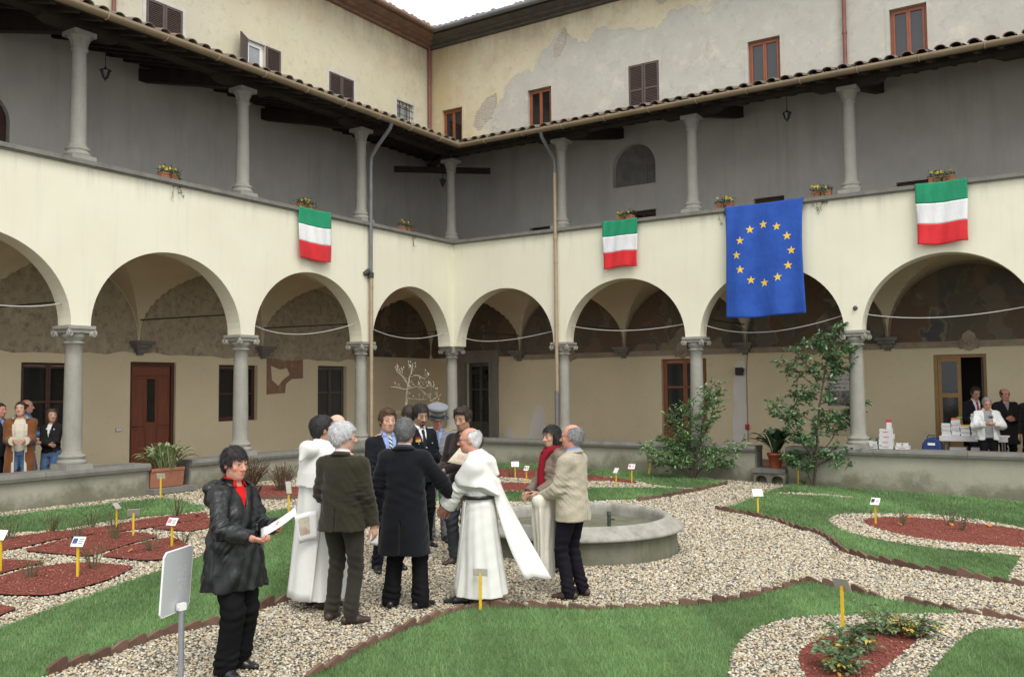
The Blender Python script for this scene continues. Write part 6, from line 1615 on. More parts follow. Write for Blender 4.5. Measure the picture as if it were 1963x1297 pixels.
CL = {'leather': cloth('black_leather', (.005, .0055, .006), (.009, .0095, .010), .30, 4, .5, 200, .38), 'robe': cloth('white_wool', (.68, .68, .635), (.63, .63, .585), .9, 3, .16, 220, .15, .1), 'cord': cloth('dark_olive_corduroy', (.032, .028, .016), (.022, .019, .012), .9, 5, .25, 1, .2, .15, (260, 260, 6)),
      'cordtr': cloth('dark_olive_trousers', (.030, .027, .019), (.022, .020, .015), .9, 5, .3, 200, .2, .1), 'navy': cloth('navy_suit_cloth', (.006, .007, .011), (.009, .010, .014), .8, 4, .25, 250, .25, .05), 'coat': cloth('black_overcoat_wool', (.006, .0065, .0085), (.009, .0095, .012), .9, 4, .22, 260, .2, .1),
      'black': cloth('black_trousers', (.005, .005, .0055), (.008, .008, .009), .85, 4, .3, 240, .2), 'dunif': cloth('dark_uniform', (.006, .008, .011), (.009, .011, .014), .8, 4, .25, 260, .25), 'gunif': cloth('grey_uniform', (.20, .205, .22), (.165, .17, .185), .85, 4, .25, 260, .2),
      'brown': cloth('dark_brown_velvet', (.016, .0095, .008), (.024, .014, .012), .85, 5, .3, 200, .2, .2), 'greytr': cloth('slate_trousers', (.045, .052, .058), (.035, .041, .047), .85, 4, .3, 240, .2), 'tweed': cloth('beige_tweed', (.42, .375, .285), (.34, .30, .225), .9, 60, .25, 220, .15, .1),
      'navytr': cloth('dark_aubergine_trousers', (.011, .009, .014), (.008, .007, .010), .85, 4, .3, 240, .2), 'taupe': cloth('taupe_quilted_jacket', (.21, .165, .125), (.165, .13, .10), .7, 5, .45, 120, .3), 'cream': cloth('cream_raincoat', (.66, .62, .53), (.60, .56, .475), .85, 3, .4, 200, .2),
      'red': cloth('red_shirt_cloth', (.62, .018, .016), (.52, .014, .014), .8, 6, .3, 200, .2), 'scarf': cloth('crimson_scarf', (.26, .015, .025), (.19, .012, .02), .9, 8, .4, 120, .15), 'suede': cloth('tan_suede_coat', (.20, .072, .025), (.15, .055, .02), .9, 5, .3, 200, .15, .2), 'fleece': cloth('cream_shearling', (.60, .55, .44), (.50, .46, .37), .95, 40, .6, 90, .1),
      'jeans': cloth('blue_jeans', (.055, .10, .19), (.10, .16, .26), .85, 7, .3, 200, .2), 'plaid': cloth('blue_checked_shirt', (.03, .09, .20), (.10, .22, .36), .85, 25, .2, 200, .2), 'shirtblue': cloth('pale_blue_shirt', (.24, .33, .58), (.21, .29, .52), .8, 4, .2, 240, .2), 'shirtwhite': cloth('white_shirt', (.70, .70, .70), (.64, .64, .65), .8, 4, .2, 240, .2),
      'whitejkt': cloth('white_anorak', (.66, .66, .64), (.58, .58, .56), .7, 4, .4, 200, .25), 'greysw': cloth('grey_sweater', (.30, .31, .31), (.24, .25, .25), .9, 6, .3, 160, .15), 'darkcoat': cloth('charcoal_coat', (.022, .019, .020), (.016, .014, .015), .9, 4, .25, 240, .2), 'redtie': cloth('red_tie', (.38, .02, .03), (.30, .016, .024), .6, 6, .1, 200, .3), 'blacktie': cloth('black_tie', (.01, .01, .012), (.014, .014, .016), .6, 6, .1, 200, .3)}
M['shoe'] = simple('black_shoe_leather', (.012, .012, .012), (.02, .02, .02), 8, .3, .5); M['shoebrown'] = simple('brown_shoe_leather', (.060, .035, .024), (.045, .027, .02), 8, .45, .4)
def _striped():
    m = NT('striped_tie'); w = m.n('ShaderNodeTexWave'); w.bands_direction = 'DIAGONAL'; w.inputs['Scale'].default_value = 11; m.l(m.mapping((1, 0, -1.2)), w.inputs['Vector'])
    return m.fin(m.ramp(w.outputs['Fac'], [(.45, (.03, .035, .05)), (.55, (.50, .55, .50))]), .6, .3)
M['striped'] = _striped()
M['paper'] = simple('white_paper', (.74, .74, .72), (.70, .70, .68), 4, .8, .2); M['paper_print'] = simple('printed_booklet', (.62, .60, .50), (.42, .30, .22), 9, .7, .25); M['paper_cream'] = simple('cream_booklet', (.60, .56, .40), (.50, .44, .30), 9, .7, .25)
M['gold'] = simple('gold_braid', (.60, .42, .10), (.5, .35, .08), 30, .4, .5, metal=.4); M['silverb'] = simple('silver_button', (.55, .55, .55), None, rough=.3, metal=.7)

SKINS = {'fair': (.50, .30, .215), 'ruddy': (.52, .26, .185), 'tan': (.40, .235, .155), 'olive': (.36, .22, .15), 'pale': (.56, .37, .28)}

class Person:
    def __init__(s, label, x, y, face, H=1.8, group=None, z0=None, fem=False, skin='fair', h=.0075, lean=0., sway=0., feet=None, hands=None, elbow=None, head=(0, 0), neck_fwd=.02, sh=None, curl=(.5, .5), palm=(None, None), stout=1., handdir=(None, None), reach=None, seed=0):
        s.H = H; k = s.k = H/1.75; s.h = h; s.fem = fem; s.seed = seed; s.skin = np.array(SKINS[skin]); s.stout = stout
        s.rz = face-math.pi/2
        s.th = thing('person', label, 'person', (x, y, gz(x) if z0 is None else z0), s.rz, group)
        s.lean, s.sway = lean, sway
        s.cy = lambda z: lean*np.maximum(0, np.asarray(z)-.93*k); s.cx = lambda z: sway*np.maximum(0, np.asarray(z)-.93*k)
        s.kh = k*1.05
        L = lambda px, py, pz: A3(px*k+float(s.cx(pz*k)), py*k+float(s.cy(pz*k)), pz*k)
        s.L = L; sw = sh if sh else (.160 if fem else .182)
        s.pel = L(0, 0, .95); s.neck = L(0, -.015, 1.47); s.hd = s.neck+A3(0, neck_fwd*k, .150*k)
        s.Rh = rotz(head[0])@rotx(head[1])
        s.sho = [L(-sw, -.01, 1.385), L(sw, -.01, 1.385)]; s.hip = [L(-.088, 0, .92), L(.088, 0, .92)]
        feet = feet or [(-.10, 0, 8), (.10, .03, -8)]          # x, y, toe-out degrees (positive turns left)
        s.feet = feet; s.ank = [A3(f[0]*k, f[1]*k-.02*k, .085*k) for f in feet]; s.knee = []
        for i in (0, 1):
            kn, an = ik(s.hip[i], s.ank[i], .43*k, .425*k, (feet[i][0]*.2, 1, 0)); s.knee.append(kn); s.ank[i] = an
        hands = hands or [None, None]; s.wri = []; s.elb = []; s.hdir = []
        for i in (0, 1):
            sg = -1 if i == 0 else 1
            hh = hands[i]
            if hh is not None and hh[0] == 'w':        # a point of the scene instead of a body position
                q = Matrix.Rotation(-s.rz, 3, 'Z') @ (Vector(hh[1:])-s.th.location); t = A3(*q)
            else: t = A3(*hh)*k if hh is not None else L(sg*(sw+.055), .04, .83)
            po = (elbow[i] if elbow and elbow[i] is not None else (sg*.35, -1, -.25))
            e, w = ik(s.sho[i], t, .295*k, .265*k, po); s.elb.append(e); s.wri.append(w)
            s.hdir.append(unit(handdir[i]) if handdir[i] is not None else unit(w-e))
        s.curl, s.palm = curl, palm
        s.fingers = [None, None]
    # ---- skin
    def bounds(s, pts, m): P = np.array(pts); return P.min(0)-m, P.max(0)+m
    def body(s, beard=0., hands=(True, True)):
        k = s.k; pts = s.ank+s.knee+s.wri+s.elb+s.sho+[s.hd+A3(0, 0, .12*k), s.pel]+[a-A3(0, 0, .085*k) for a in s.ank]+[a+A3(0, .14*k, 0) for a in s.ank]+[w+d*.2*k for w, d in zip(s.wri, s.hdir)]
        lo, hi = s.bounds(pts, .09); v = Vol(lo, hi, s.h)
        st = s.stout
        v.loft([(.86*k, .135*k*st, .095*k*st, 0), (.95*k, .15*k*st, .10*k*st, 0), (1.08*k, .125*k*st, .09*k*st, 0), (1.25*k, .145*k, .10*k, 0), (1.38*k, .14*k, .085*k, -.01*k), (1.46*k, .07*k, .055*k, -.015*k)], s.cx, s.cy, .03)
        for i in (0, 1):
            v.cone(s.hip[i], s.knee[i], .078*k*st, .048*k, .03); v.cone(s.knee[i], s.ank[i], .05*k, .034*k, .02)
            a = s.ank[i]; f = s.feet[i]; d = A3(math.sin(-R(f[2])), math.cos(R(f[2])), 0); v.cone(a-A3(0, 0, .045*k), a+d*.14*k-A3(0, 0, .055*k), .034*k, .024*k, .02)
            v.cone(s.neck-A3(0, 0, .02*k), s.sho[i], .05*k, .047*k, .04); v.cone(s.sho[i], s.elb[i], .050*k, .036*k, .025); v.cone(s.elb[i], s.wri[i], .037*k, .025*k, .015)
            s.hand(v, i, k)
        k = s.kh; C = s.hd; Rm = s.Rh; P = lambda x, y, z: C+Rm@(A3(x, y, z)*k)
        q = lambda c, r, kk, op='u': v.ell(P(*c), np.array(r)*k, kk, Rm, op)
        v.cone(s.neck-A3(0, .0, .03*k), P(0, -.022, -.055), .056*k*(.86 if s.fem else 1), .052*k*(.86 if s.fem else 1), .025)
        fw_ = .93 if s.fem else 1.
        q((0, -.012, .02), (.076, .097, .088), .01); q((0, .025, -.04), (.062*fw_, .066, .085), .03); q((0, .015, -.075), (.056*fw_, .06, .045), .03); q((0, .052, -.100), (.034*fw_, .032, .024), .025)
        for sg in (-1, 1): q((sg*.042, .06, -.032), (.02, .018, .018), .02)
        v.cone(P(-.034, .076, .017), P(.034, .076, .017), .012*k, .012*k, .015)
        for sg in (-1, 1): q((sg*.031, .095, -.002), (.018, .013, .010), .012, 's')
        v.cone(P(0, .086, .004), P(0, .112, -.040), .0085*k, .0135*k, .012)
        for sg in (-1, 1):
            q((sg*.013, .099, -.044), (.008, .01, .008), .008); q((sg*.0765, -.008, -.014), (.009, .019, .031), .008)
            q((sg*.031, .079, .003), (.014, .0125, .0085), .004); q((sg*.031, .079, -.010), (.013, .0115, .006), .004)
        q((0, .086, -.071), (.022, .010, .0055), .006); q((0, .084, -.081), (.019, .010, .006), .006)
        V, F = v.mesh()
        # colour by head position
        hl = (V-C)@Rm/k; col = np.tile(s.skin, (len(V), 1)).astype(float); on = np.linalg.norm(hl, axis=1) < .2
        def blend(w, c): 
            nonlocal col
            w = (np.clip(w, 0, 1)*on)[:, None]; col = col*(1-w)+np.array(c)*w
        x, y, z = hl.T; g = lambda cx, cy, cz, r: np.exp(-(((np.abs(x)-cx)/r[0])**2+((y-cy)/r[1])**2+((z-cz)/r[2])**2))
        blend(.45*g(.045, .06, -.04, (.025, .04, .022)), s.skin*A3(1.12, .72, .68)); blend(.4*g(0, .115, -.042, (.014, .02, .014)), s.skin*A3(1.1, .72, .68))
        blend(.95*g(0, .092, -.0755, (.020, .03, .0075)), s.skin*A3(.85, .45, .42) if not s.fem else A3(.40, .12, .11)); blend(.35*g(.08, -.01, -.014, (.012, .03, .03)), s.skin*A3(1.1, .7, .65))
        blend(.5*g(.031, .09, -.002, (.018, .03, .008)), s.skin*.6)
        if beard: blend(beard*np.clip((-.045-z)/.02, 0, 1)*np.clip((y+.01)/.03, 0, 1)*(1-.9*g(0, .092, -.0755, (.02, .03, .008))), s.skin*A3(.40, .36, .34))
        ex = s.fingerdata
        np_mesh('body', V, F, M['skin'], s.th, col, True, (ex[0], ex[1], s.skin*A3(1.02, .9, .88)) if ex[0] else None)
        for sg in (-1, 1):
            e = MB(); c = P(sg*.031, .0795, -.002); r = .0112*k; n = 8
            vs = []; fs = []
            for i in range(6):
                ph = math.pi*i/5*.5
                for j in range(n): a = 2*math.pi*j/n; vs.append(tuple(c+Rm@A3(r*math.sin(ph)*math.cos(a), r*math.cos(ph), r*math.sin(ph)*math.sin(a))))
            e.add(vs, [(i*n+j, i*n+(j+1) % n, (i+1)*n+(j+1) % n, (i+1)*n+j) for i in range(5) for j in range(n)], 0, True)
            e.m[-5*n:] = [1]*(3*n)+[0]*(2*n)
            e.build('eye', [M['eyewhite'], M['iris']], s.th)
    def hand(s, v, i, k):
        if i == 0: s.fingerdata = ([], [])
        sg = -1 if i == 0 else 1; w = s.wri[i]; d = s.hdir[i]
        n = s.palm[i] if s.palm[i] is not None else (-sg, 0, 0)         # the way the palm faces
        n = np.array(n, float); n = unit(n-d*(n@d)); sd = np.cross(d, n)   # towards the thumb or the little finger
        th = sd*(1 if sd@A3(0, 1, .3) > 0 else -1) if s.palm[i] is None else sd*(-sg)
        Rm = np.stack([th, d, n], 1)
        v.ell(w+d*.048*k, A3(.040, .052, .017)*k, .012, Rm); v.ell(w+d*.03*k+th*.022*k+n*.008*k, A3(.018, .030, .016)*k, .01, Rm)
        mb = MB(); cu = s.curl[i]
        for f, (o, ln, r) in enumerate(((.029, .068, .0088), (.010, .076, .0090), (-.010, .070, .0086), (-.028, .056, .0076))):
            b = w+d*(.080-(.006 if f == 3 else 0))*k+th*o*k; dd = unit(d+th*o*2.2); pts = [b-dd*.03*k, b]; an = 0
            for sgm, fr in enumerate((.45, .32, .25)):
                an += cu*(.75, 1.0, .8)[sgm]*(1+.08*f); pts.append(pts[-1]+(dd*math.cos(an)+n*math.sin(an))*ln*fr*k)
            mb.tube([tuple(p) for p in pts], [r*k, r*k, r*.94*k, r*.86*k, r*.62*k], 6)
        b = w+d*.022*k+th*.028*k; t1 = unit(d*.75+th*.62+n*.25); t2 = unit(d+th*.1+n*.45); p1 = b+t1*.042*k; p2 = p1+t2*.03*k; p3 = p2+t2*.022*k
        mb.tube([tuple(q) for q in (b-t1*.01*k, b, p1, p2, p3)], [.011*k, .0115*k, .0105*k, .0095*k, .006*k], 6)
        o = len(s.fingerdata[0]); s.fingerdata[0].extend(mb.v); s.fingerdata[1].extend([tuple(q+o for q in f) for f in mb.f])
    # ---- hair and face trimmings
    def hair(s, style, mat, vol=.0, hairline=.058, front=.047, strands=900):
        k = s.kh; Rm = s.Rh; lo = s.hd-.19*k; hi = s.hd+.17*k; v = Vol(lo, hi, max(.0055, s.h*.8))
        P = lambda x, y, z: s.hd+Rm@(A3(x, y, z)*k); q = lambda c, r, kk: v.ell(P(*c), np.array(r)*k, kk, Rm)
        q((0, -.014, .025), (.084+vol, .106+vol, .094+vol), .01)
        if style != 'bald': q((0, -.05, -.03), (.066+vol*.6, .052+vol*.5, .06), .03)
        if style in ('bob', 'long'): 
            q((0, -.03, -.045), (.090+vol, .085, .10), .03)
            if style == 'long': q((0, -.05, -.12), (.085, .055, .09), .03)
        if style == 'quiff': q((0, .055, .085), (.06, .045, .03), .03)
        X, Y, Z = v.ax[0][:, None, None]-s.hd[0], v.ax[1][None, :, None]-s.hd[1], v.ax[2][None, None, :]-s.hd[2]
        x, y, z = [(X*Rm[0, j]+Y*Rm[1, j]+Z*Rm[2, j])/k for j in range(3)]
        v.noise(.003, 46, s.seed+5); v.noise(.0025, (60, 60, 20), s.seed+9)
        D = v.D; hl = hairline+.012*np.cos(x*28) if style != 'fringe' else .030+0*x
        D = np.maximum(D, np.minimum(y-front, hl-z)*k)
        if style in ('short', 'quiff', 'ring', 'fringe'):
            D = np.maximum(D, np.minimum(y+.004, -.018-z)*k); D = np.maximum(D, np.minimum(y+.036, -.036-z+0*x)*k); D = np.maximum(D, (-.082-z)*k)
        elif style in ('bob', 'long'): D = np.maximum(D, np.minimum(y-.028, .05-z)*k); D = np.maximum(D, ((-.115 if style == 'bob' else -.2)-z)*k)
        if style == 'recede':                 # bare front and top, hair at the crown, sides and back
            D = np.maximum(D, np.minimum(y+.0, .100-z)*k); D = np.maximum(D, np.minimum(y-.03, .02-z)*0-1); D = np.maximum(D, np.minimum(y+.032, -.030-z)*k); D = np.maximum(D, (-.08-z)*k); D = np.maximum(D, (z-.078+.35*np.maximum(0, y+.045))*k)
        if style == 'ring': D = np.maximum(D, (z-.040-.55*np.maximum(0, -.02-y)+.35*np.maximum(0, y-.0))*k)
        v.D = D.astype(np.float32); V, F = v.mesh()
        if len(V):
            np_mesh('hair', V, F, HAIR[mat], s.th)
            # loose strands over the mass of hair, combed away from the crown
            rg = np.random.default_rng(s.seed+77); fc = V[F].mean(1); nr = np.cross(V[F[:, 2]]-V[F[:, 0]], V[F[:, 3]]-V[F[:, 1]]); nr /= np.linalg.norm(nr, axis=1, keepdims=True)+1e-9
            out = ((fc-s.hd)*nr).sum(1) > .02; ii = np.flatnonzero(out)
            if len(ii):
                n = int(strands*(1.6 if s.h < .01 else .7)); ii = ii[rg.integers(0, len(ii), n)]; p = fc[ii]+rg.normal(0, .002, (n, 3)); nn = nr[ii]
                cr = s.hd+Rm@(A3(.02, -.035, .10)*k); d = p-cr; d[:, 2] -= .02; d += rg.normal(0, .022, (n, 3))
                if style in ('quiff', 'short'): d += (Rm@A3(.0, .01, .02))*np.clip((p-s.hd)@Rm[:, 1]/.05, 0, 1)[:, None]
                d -= nn*(d*nn).sum(1, keepdims=True); d /= np.linalg.norm(d, axis=1, keepdims=True)+1e-9
                L_ = (rg.uniform(.018, .042, n)*(1.7 if style in ('bob', 'long') else 1)*k)[:, None]; w_ = np.cross(d, nn)*(rg.uniform(.0012, .0024, n)[:, None]); lift = rg.uniform(-.001, .007, n)[:, None]
                b = p-nn*.002; m_ = p+d*L_*.5+nn*(.0035+lift*.4); t_ = p+d*L_+nn*lift
                VV = np.stack([b-w_, b+w_, m_-w_, m_+w_, t_], 1).reshape(-1, 3); q_ = np.arange(n)*5
                FF = np.concatenate([np.stack([q_, q_+1, q_+3], 1), np.stack([q_, q_+3, q_+2], 1), np.stack([q_+2, q_+3, q_+4], 1)])
                so_ = np_mesh('hair_strands', VV, FF, HAIR[mat], s.th, None, False); so_['kind'] = 'stuff'
        for sg in (-1, 1):
            m = MB(); pts = [P(sg*t, .0905-.012*(abs(t)-.02)/.03, .017+.006*math.sin((abs(t)-.014)/.036*3.1)) for t in (.013, .022, .032, .042, .048)]
            m.tube([tuple(p) for p in pts], [.003*k, .0042*k, .004*k, .003*k, .0015*k], 5)
            m.build('eyebrow', HAIR[mat if mat not in ('white',) else 'silver'], s.th)
    def moustache(s, mat='dark', goatee=False):
        k = s.kh; P = lambda x, y, z: tuple(s.hd+s.Rh@(A3(x, y, z)*k)); m = MB(); m.tube([P(-.026, .084, -.069), P(-.012, .097, -.060), P(0, .1, -.059), P(.012, .097, -.060), P(.026, .084, -.069)], [.003*k, .006*k, .005*k, .006*k, .003*k], 6)
        if goatee: m.tube([P(0, .088, -.094), P(0, .084, -.118)], [.012*k, .009*k], 8); m.tube([P(-.03, .078, -.07), P(-.028, .076, -.1), P(0, .082, -.118), P(.028, .076, -.1), P(.03, .078, -.07)], [.004*k, .006*k, .008*k, .006*k, .004*k], 6)
        m.build('beard', HAIR[mat], s.th)
    def glasses(s):
        k = s.kh; P = lambda x, y, z: tuple(s.hd+s.Rh@(A3(x, y, z)*k)); m = MB()
        for sg in (-1, 1):
            m.tube([P(sg*.032+.021*math.cos(t*math.pi/6), .104-.006*abs(math.cos(t*math.pi/6))*(1), -.004+.016*math.sin(t*math.pi/6)) for t in range(13)], .0016*k, 5, cap=False); m.tube([P(sg*.053, .098, .003), P(sg*.074, .06, .005), P(sg*.080, -.01, .0)], .0016*k, 5)
        m.tube([P(-.011, .106, 0), P(0, .111, .002), P(.011, .106, 0)], .0016*k, 5); m.build('glasses', M['iron'], s.th)
    # ---- garments
    def garment(s, name, mat, prof, sleeves=None, k=.03, fold=None, vneck=None, cuts=(), noise=(.004, 16), extra=None, h=None, sh_r=.062, lapel=.0, both=(True, True), shoulders=True, seed=1, wr=.006):
        kk = s.k; pr = [(z*kk, a*kk*s.stout if z < 1.2 else a*kk, b*kk*s.stout if z < 1.2 else b*kk, y*kk) for z, a, b, y in prof]
        zmin = min(p[0] for p in pr); wmax = max(max(p[1], p[2]) for p in pr)*1.35
        pts = [A3(-wmax, -wmax, zmin), A3(wmax, wmax, zmin), s.neck+A3(0, 0, .10*kk), s.neck+A3(s.cx(1.4)+.1, 0, 0)]
        zt = max(p[0] for p in pr); pts += [A3(float(s.cx(zt))+sx*wmax*.8, float(s.cy(zt))+sy*wmax*.7, min(zt, 1.3)) for sx in (-1, 1) for sy in (-1, 1)]
        if sleeves: pts += [p for i in (0, 1) if both[i] for p in (s.sho[i], s.elb[i], s.wri[i])]
        mg = (max(sleeves[:3]) if sleeves else .05)*1.3*kk+.06
        lo, hi = s.bounds(pts, mg); lo[2] = max(lo[2], min(zmin-.04, min([p[2] for p in pts])-mg)); v = Vol(lo, hi, h or s.h*1.1)
        v.loft(pr, s.cx, s.cy, k, fold)
        if sleeves:
            for i in (0, 1):
                if not both[i]: continue
                if shoulders: v.cone(s.neck+A3(0, -.005, -.035*kk), s.sho[i]+A3(0, 0, -.010*kk), sh_r*.92*kk, sleeves[0]*.80*kk, .06)
                v.cone(s.sho[i]-A3(0, 0, .012*kk), s.elb[i], sleeves[0]*.92*kk, sleeves[1]*kk, .045); e = s.elb[i]+(s.wri[i]-s.elb[i])*(sleeves[3] if len(sleeves) > 3 else .97)
                v.cone(s.elb[i], e, sleeves[1]*kk, sleeves[2]*kk, .02)
        if extra: extra(v)
        if sleeves and wr:                    # creases bunching round the elbows
            X, Y, Z = v.ax[0][:, None, None], v.ax[1][None, :, None], v.ax[2][None, None, :]
            for i in (0, 1):
                if not both[i]: continue
                e = s.elb[i]; d = unit(s.wri[i]-s.sho[i]); r2 = (X-e[0])**2+(Y-e[1])**2+(Z-e[2])**2
                t = (X-e[0])*d[0]+(Y-e[1])*d[1]+(Z-e[2])*d[2]; ph = 9*(X-e[0])-7*(Y-e[1])
                v.D = v.D+(wr*np.exp(-r2/.020)*np.sin(t*95+ph*2.2+i)+.5*wr*np.exp(-r2/.03)*np.sin(t*160-ph*4)).astype(np.float32)
            v.D = v.D+(wr*.55*np.exp(-((Z-1.06*kk)/.13)**2)*np.sin(Z*62+X*26+Y*16+s.seed)*(np.abs(X) < .3)).astype(np.float32)
        if noise: v.noise(noise[0]*1.6, noise[1], s.seed*7+seed)
        X, Y, Z = v.ax[0][:, None, None], v.ax[1][None, :, None], v.ax[2][None, None, :]; D = v.D
        if sleeves:
            for i in (0, 1):
                if not both[i]: continue
                d = unit(s.wri[i]-s.elb[i]); f = sleeves[3] if len(sleeves) > 3 else .97; e = s.elb[i]+(s.wri[i]-s.elb[i])*f
                t = (X-e[0])*d[0]+(Y-e[1])*d[1]+(Z-e[2])*d[2]; rr = np.sqrt(np.maximum(0, (X-e[0])**2+(Y-e[1])**2+(Z-e[2])**2-t*t))
                D = np.maximum(D, np.where(rr < sleeves[2]*1.6*kk, np.where(t < .13*kk, t, -1), -1))
        cx, cy = s.cx(Z), s.cy(Z)
        if vneck:                                # (z of the button, half width at the collar)
            zb, w = vneck[0]*kk, vneck[1]*kk; ww = np.clip((Z-zb)/(1.47*kk-zb), -.2, 1.3)*w
            if lapel:
                lw = np.abs(X-cx)-ww; on = (lw > 0) & (lw < .05*kk*np.clip((Z-zb)/(.12*kk), 0, 1)) & (Y-cy > 0); D = D-np.where(on, lapel, 0)
            D = np.maximum(D, np.minimum(np.minimum(Y-cy-.03*kk, ww-np.abs(X-cx)), .06))
        nb = s.neck+A3(0, .005, .0); rr = np.sqrt((X-nb[0])**2+((Y-nb[1]))**2)
        D = np.maximum(D, np.minimum(.062*kk-rr, Z-(nb[2]-.06*kk)))      # opening for the neck
        for c in cuts: D = np.maximum(D, c(X-cx, Y-cy, Z))
        v.D = D.astype(np.float32); V, F = v.mesh(); return np_mesh(name, V, F, mat, s.th)
    def collar(s, mat, z=1.475, r=.067, hgt=.035, open_=.5, name='collar', flare=.012):
        k = s.k; m = MB(); n = 20; c = s.neck; vs = []
        for t in (0, 1, 2):
            for i in range(n+1):
                a = math.pi/2+open_+(2*math.pi-2*open_)*i/n; rr = (r+(flare if t != 1 else -.004))*k; zz = c[2]+(-.03 if t == 0 else hgt if t == 1 else -.02)*k+(.012*k*(-math.sin(a)))
                if t == 2: rr += .018*k
                vs.append((c[0]+rr*math.cos(a), c[1]+rr*math.sin(a)*1.0, zz))
        m.add(vs, [(t*(n+1)+i, t*(n+1)+i+1, (t+1)*(n+1)+i+1, (t+1)*(n+1)+i) for t in (0, 1) for i in range(n)], 0, True); o = m.build(name, mat, s.th); sd = o.modifiers.new('thick', 'SOLIDIFY'); sd.thickness = .005; return o
    def trousers(s, mat, r=(.098, .070, .062), hem=.06, name='trousers', top=1.0, seed=3):
        k = s.k; pts = [s.hip[0], s.hip[1], A3(0, 0, top*k)]+s.knee+s.ank; lo, hi = s.bounds(pts, .16); lo[2] = min(a[2] for a in s.ank)-.06; v = Vol(lo, hi, s.h*1.15); st = s.stout
        v.loft([(.83*k, .155*k*st, .11*k*st, 0), (.93*k, .172*k*st, .122*k*st, -.005*k), (top*k, .155*k*st, .11*k*st, 0)], s.cx, s.cy, .03)
        for i in (0, 1):
            v.cone(s.hip[i]-A3(0, 0, .03*k), s.knee[i], r[0]*k*st, r[1]*k, .03); e = s.ank[i]+(s.ank[i]-s.knee[i])*.06; v.cone(s.knee[i], e, r[1]*k, r[2]*k, .02)
            for t in (.12, .24): c = e+(s.knee[i]-e)*t; v.ell(c, A3(r[2]*1.03, r[2]*1.06, .018)*k, .03)       # breaks above the shoe
        X, Y, Z = v.ax[0][:, None, None], v.ax[1][None, :, None], v.ax[2][None, None, :]
        for kn, an in zip(s.knee, s.ank):
            r2 = (X-kn[0])**2+(Y-kn[1])**2+(Z-kn[2])**2; v.D = v.D+(.006*np.exp(-r2/.02)*np.sin(Z*75+X*25+Y*20)).astype(np.float32)
            r2 = (X-an[0])**2+(Y-an[1])**2+(Z-an[2]-.06)**2; v.D = v.D+(.006*np.exp(-r2/.012)*np.sin(Z*105+X*30-Y*20)).astype(np.float32)
        v.noise(.006, (13, 13, 7), s.seed+seed); X, Y, Z = v.ax[0][:, None, None], v.ax[1][None, :, None], v.ax[2][None, None, :]
        v.D = np.maximum(v.D, hem*k-.03*k-Z+.0*X+.05*np.maximum(0, Y-s.ank[0][1])).astype(np.float32); V, F = v.mesh(); np_mesh(name, V, F, mat, s.th)
    def shoes(s, mat, L=.20):
        k = s.k
        for i in (0, 1):
            f = s.feet[i]; a = s.ank[i]; d = A3(-math.sin(R(f[2])), math.cos(R(f[2])), 0); sd = A3(d[1], -d[0], 0); base = A3(a[0], a[1], 0)
            v = Vol(np.array([base[0]-.3, base[1]-.3, -.01]), np.array([base[0]+.3, base[1]+.3, .15*k]), s.h)
            z = a[2]-.085*k
            v.cone(base-d*.055*k+A3(0, 0, .045*k+z), base+d*.06*k+A3(0, 0, .043*k+z), .036*k, .043*k, .02); v.cone(base+d*.06*k+A3(0, 0, .04*k+z), base+d*L*k*.78+A3(0, 0, .028*k+z), .043*k, .030*k, .02, (1, 1, .85)); v.cone(base+A3(0, 0, .05*k+z), base+A3(0, 0, .10*k+z), .038*k, .04*k, .02)
            Z = v.ax[2][None, None, :]; v.D = np.maximum(v.D, (.004+z-Z).astype(np.float32)); V, F = v.mesh(); np_mesh('shoe', V, F, mat, s.th)
    def tie(s, mat, y=.128, z0=1.02):
        k = s.k; m = MB(); zs = [1.435, 1.40, 1.37, 1.30, 1.2, 1.12, z0]; ws = [.016, .022, .014, .022, .028, .032, .002]; vs = []
        for z, w in zip(zs, ws):
            yy = float(s.cy(z*k))+k*(np.interp(z, [z0, 1.25, 1.36, 1.435], [y, y+.005, y-.028, y-.058])); xx = float(s.cx(z*k)); vs += [(xx-w*k, yy, z*k), (xx, yy+.008, z*k), (xx+w*k, yy, z*k)]
        n = len(zs); m.add(vs, [(3*i+j, 3*i+3+j, 3*i+4+j, 3*i+1+j) for i in range(n-1) for j in (0, 1)], 0, True); o = m.build('tie', mat, s.th); sd = o.modifiers.new('thick', 'SOLIDIFY'); sd.thickness = .006
    def world(s, p): 
        m = Matrix.Translation(s.th.location) @ Matrix.Rotation(s.rz, 4, 'Z'); return m @ Vector(p)
    # ready-made outfits
    SUIT = [(.80, .206, .150, -.005), (.93, .197, .143, 0), (1.08, .176, .125, 0), (1.25, .186, .125, 0), (1.36, .180, .112, -.008), (1.425, .125, .085, -.015)]
    def shirt(s, mat, r=.0): s.garment('shirt', mat, [(.95, .150, .106, 0), (1.08, .146, .104, 0), (1.25, .165, .115, .002), (1.36, .150, .100, -.002), (1.44, .085, .075, -.008)], None, noise=(.002, 14), extra=lambda v: v.cone(s.neck-A3(0, 0, .04*s.k), s.neck+A3(0, .008, .028*s.k), .063*s.k, .060*s.k, .02), cuts=())
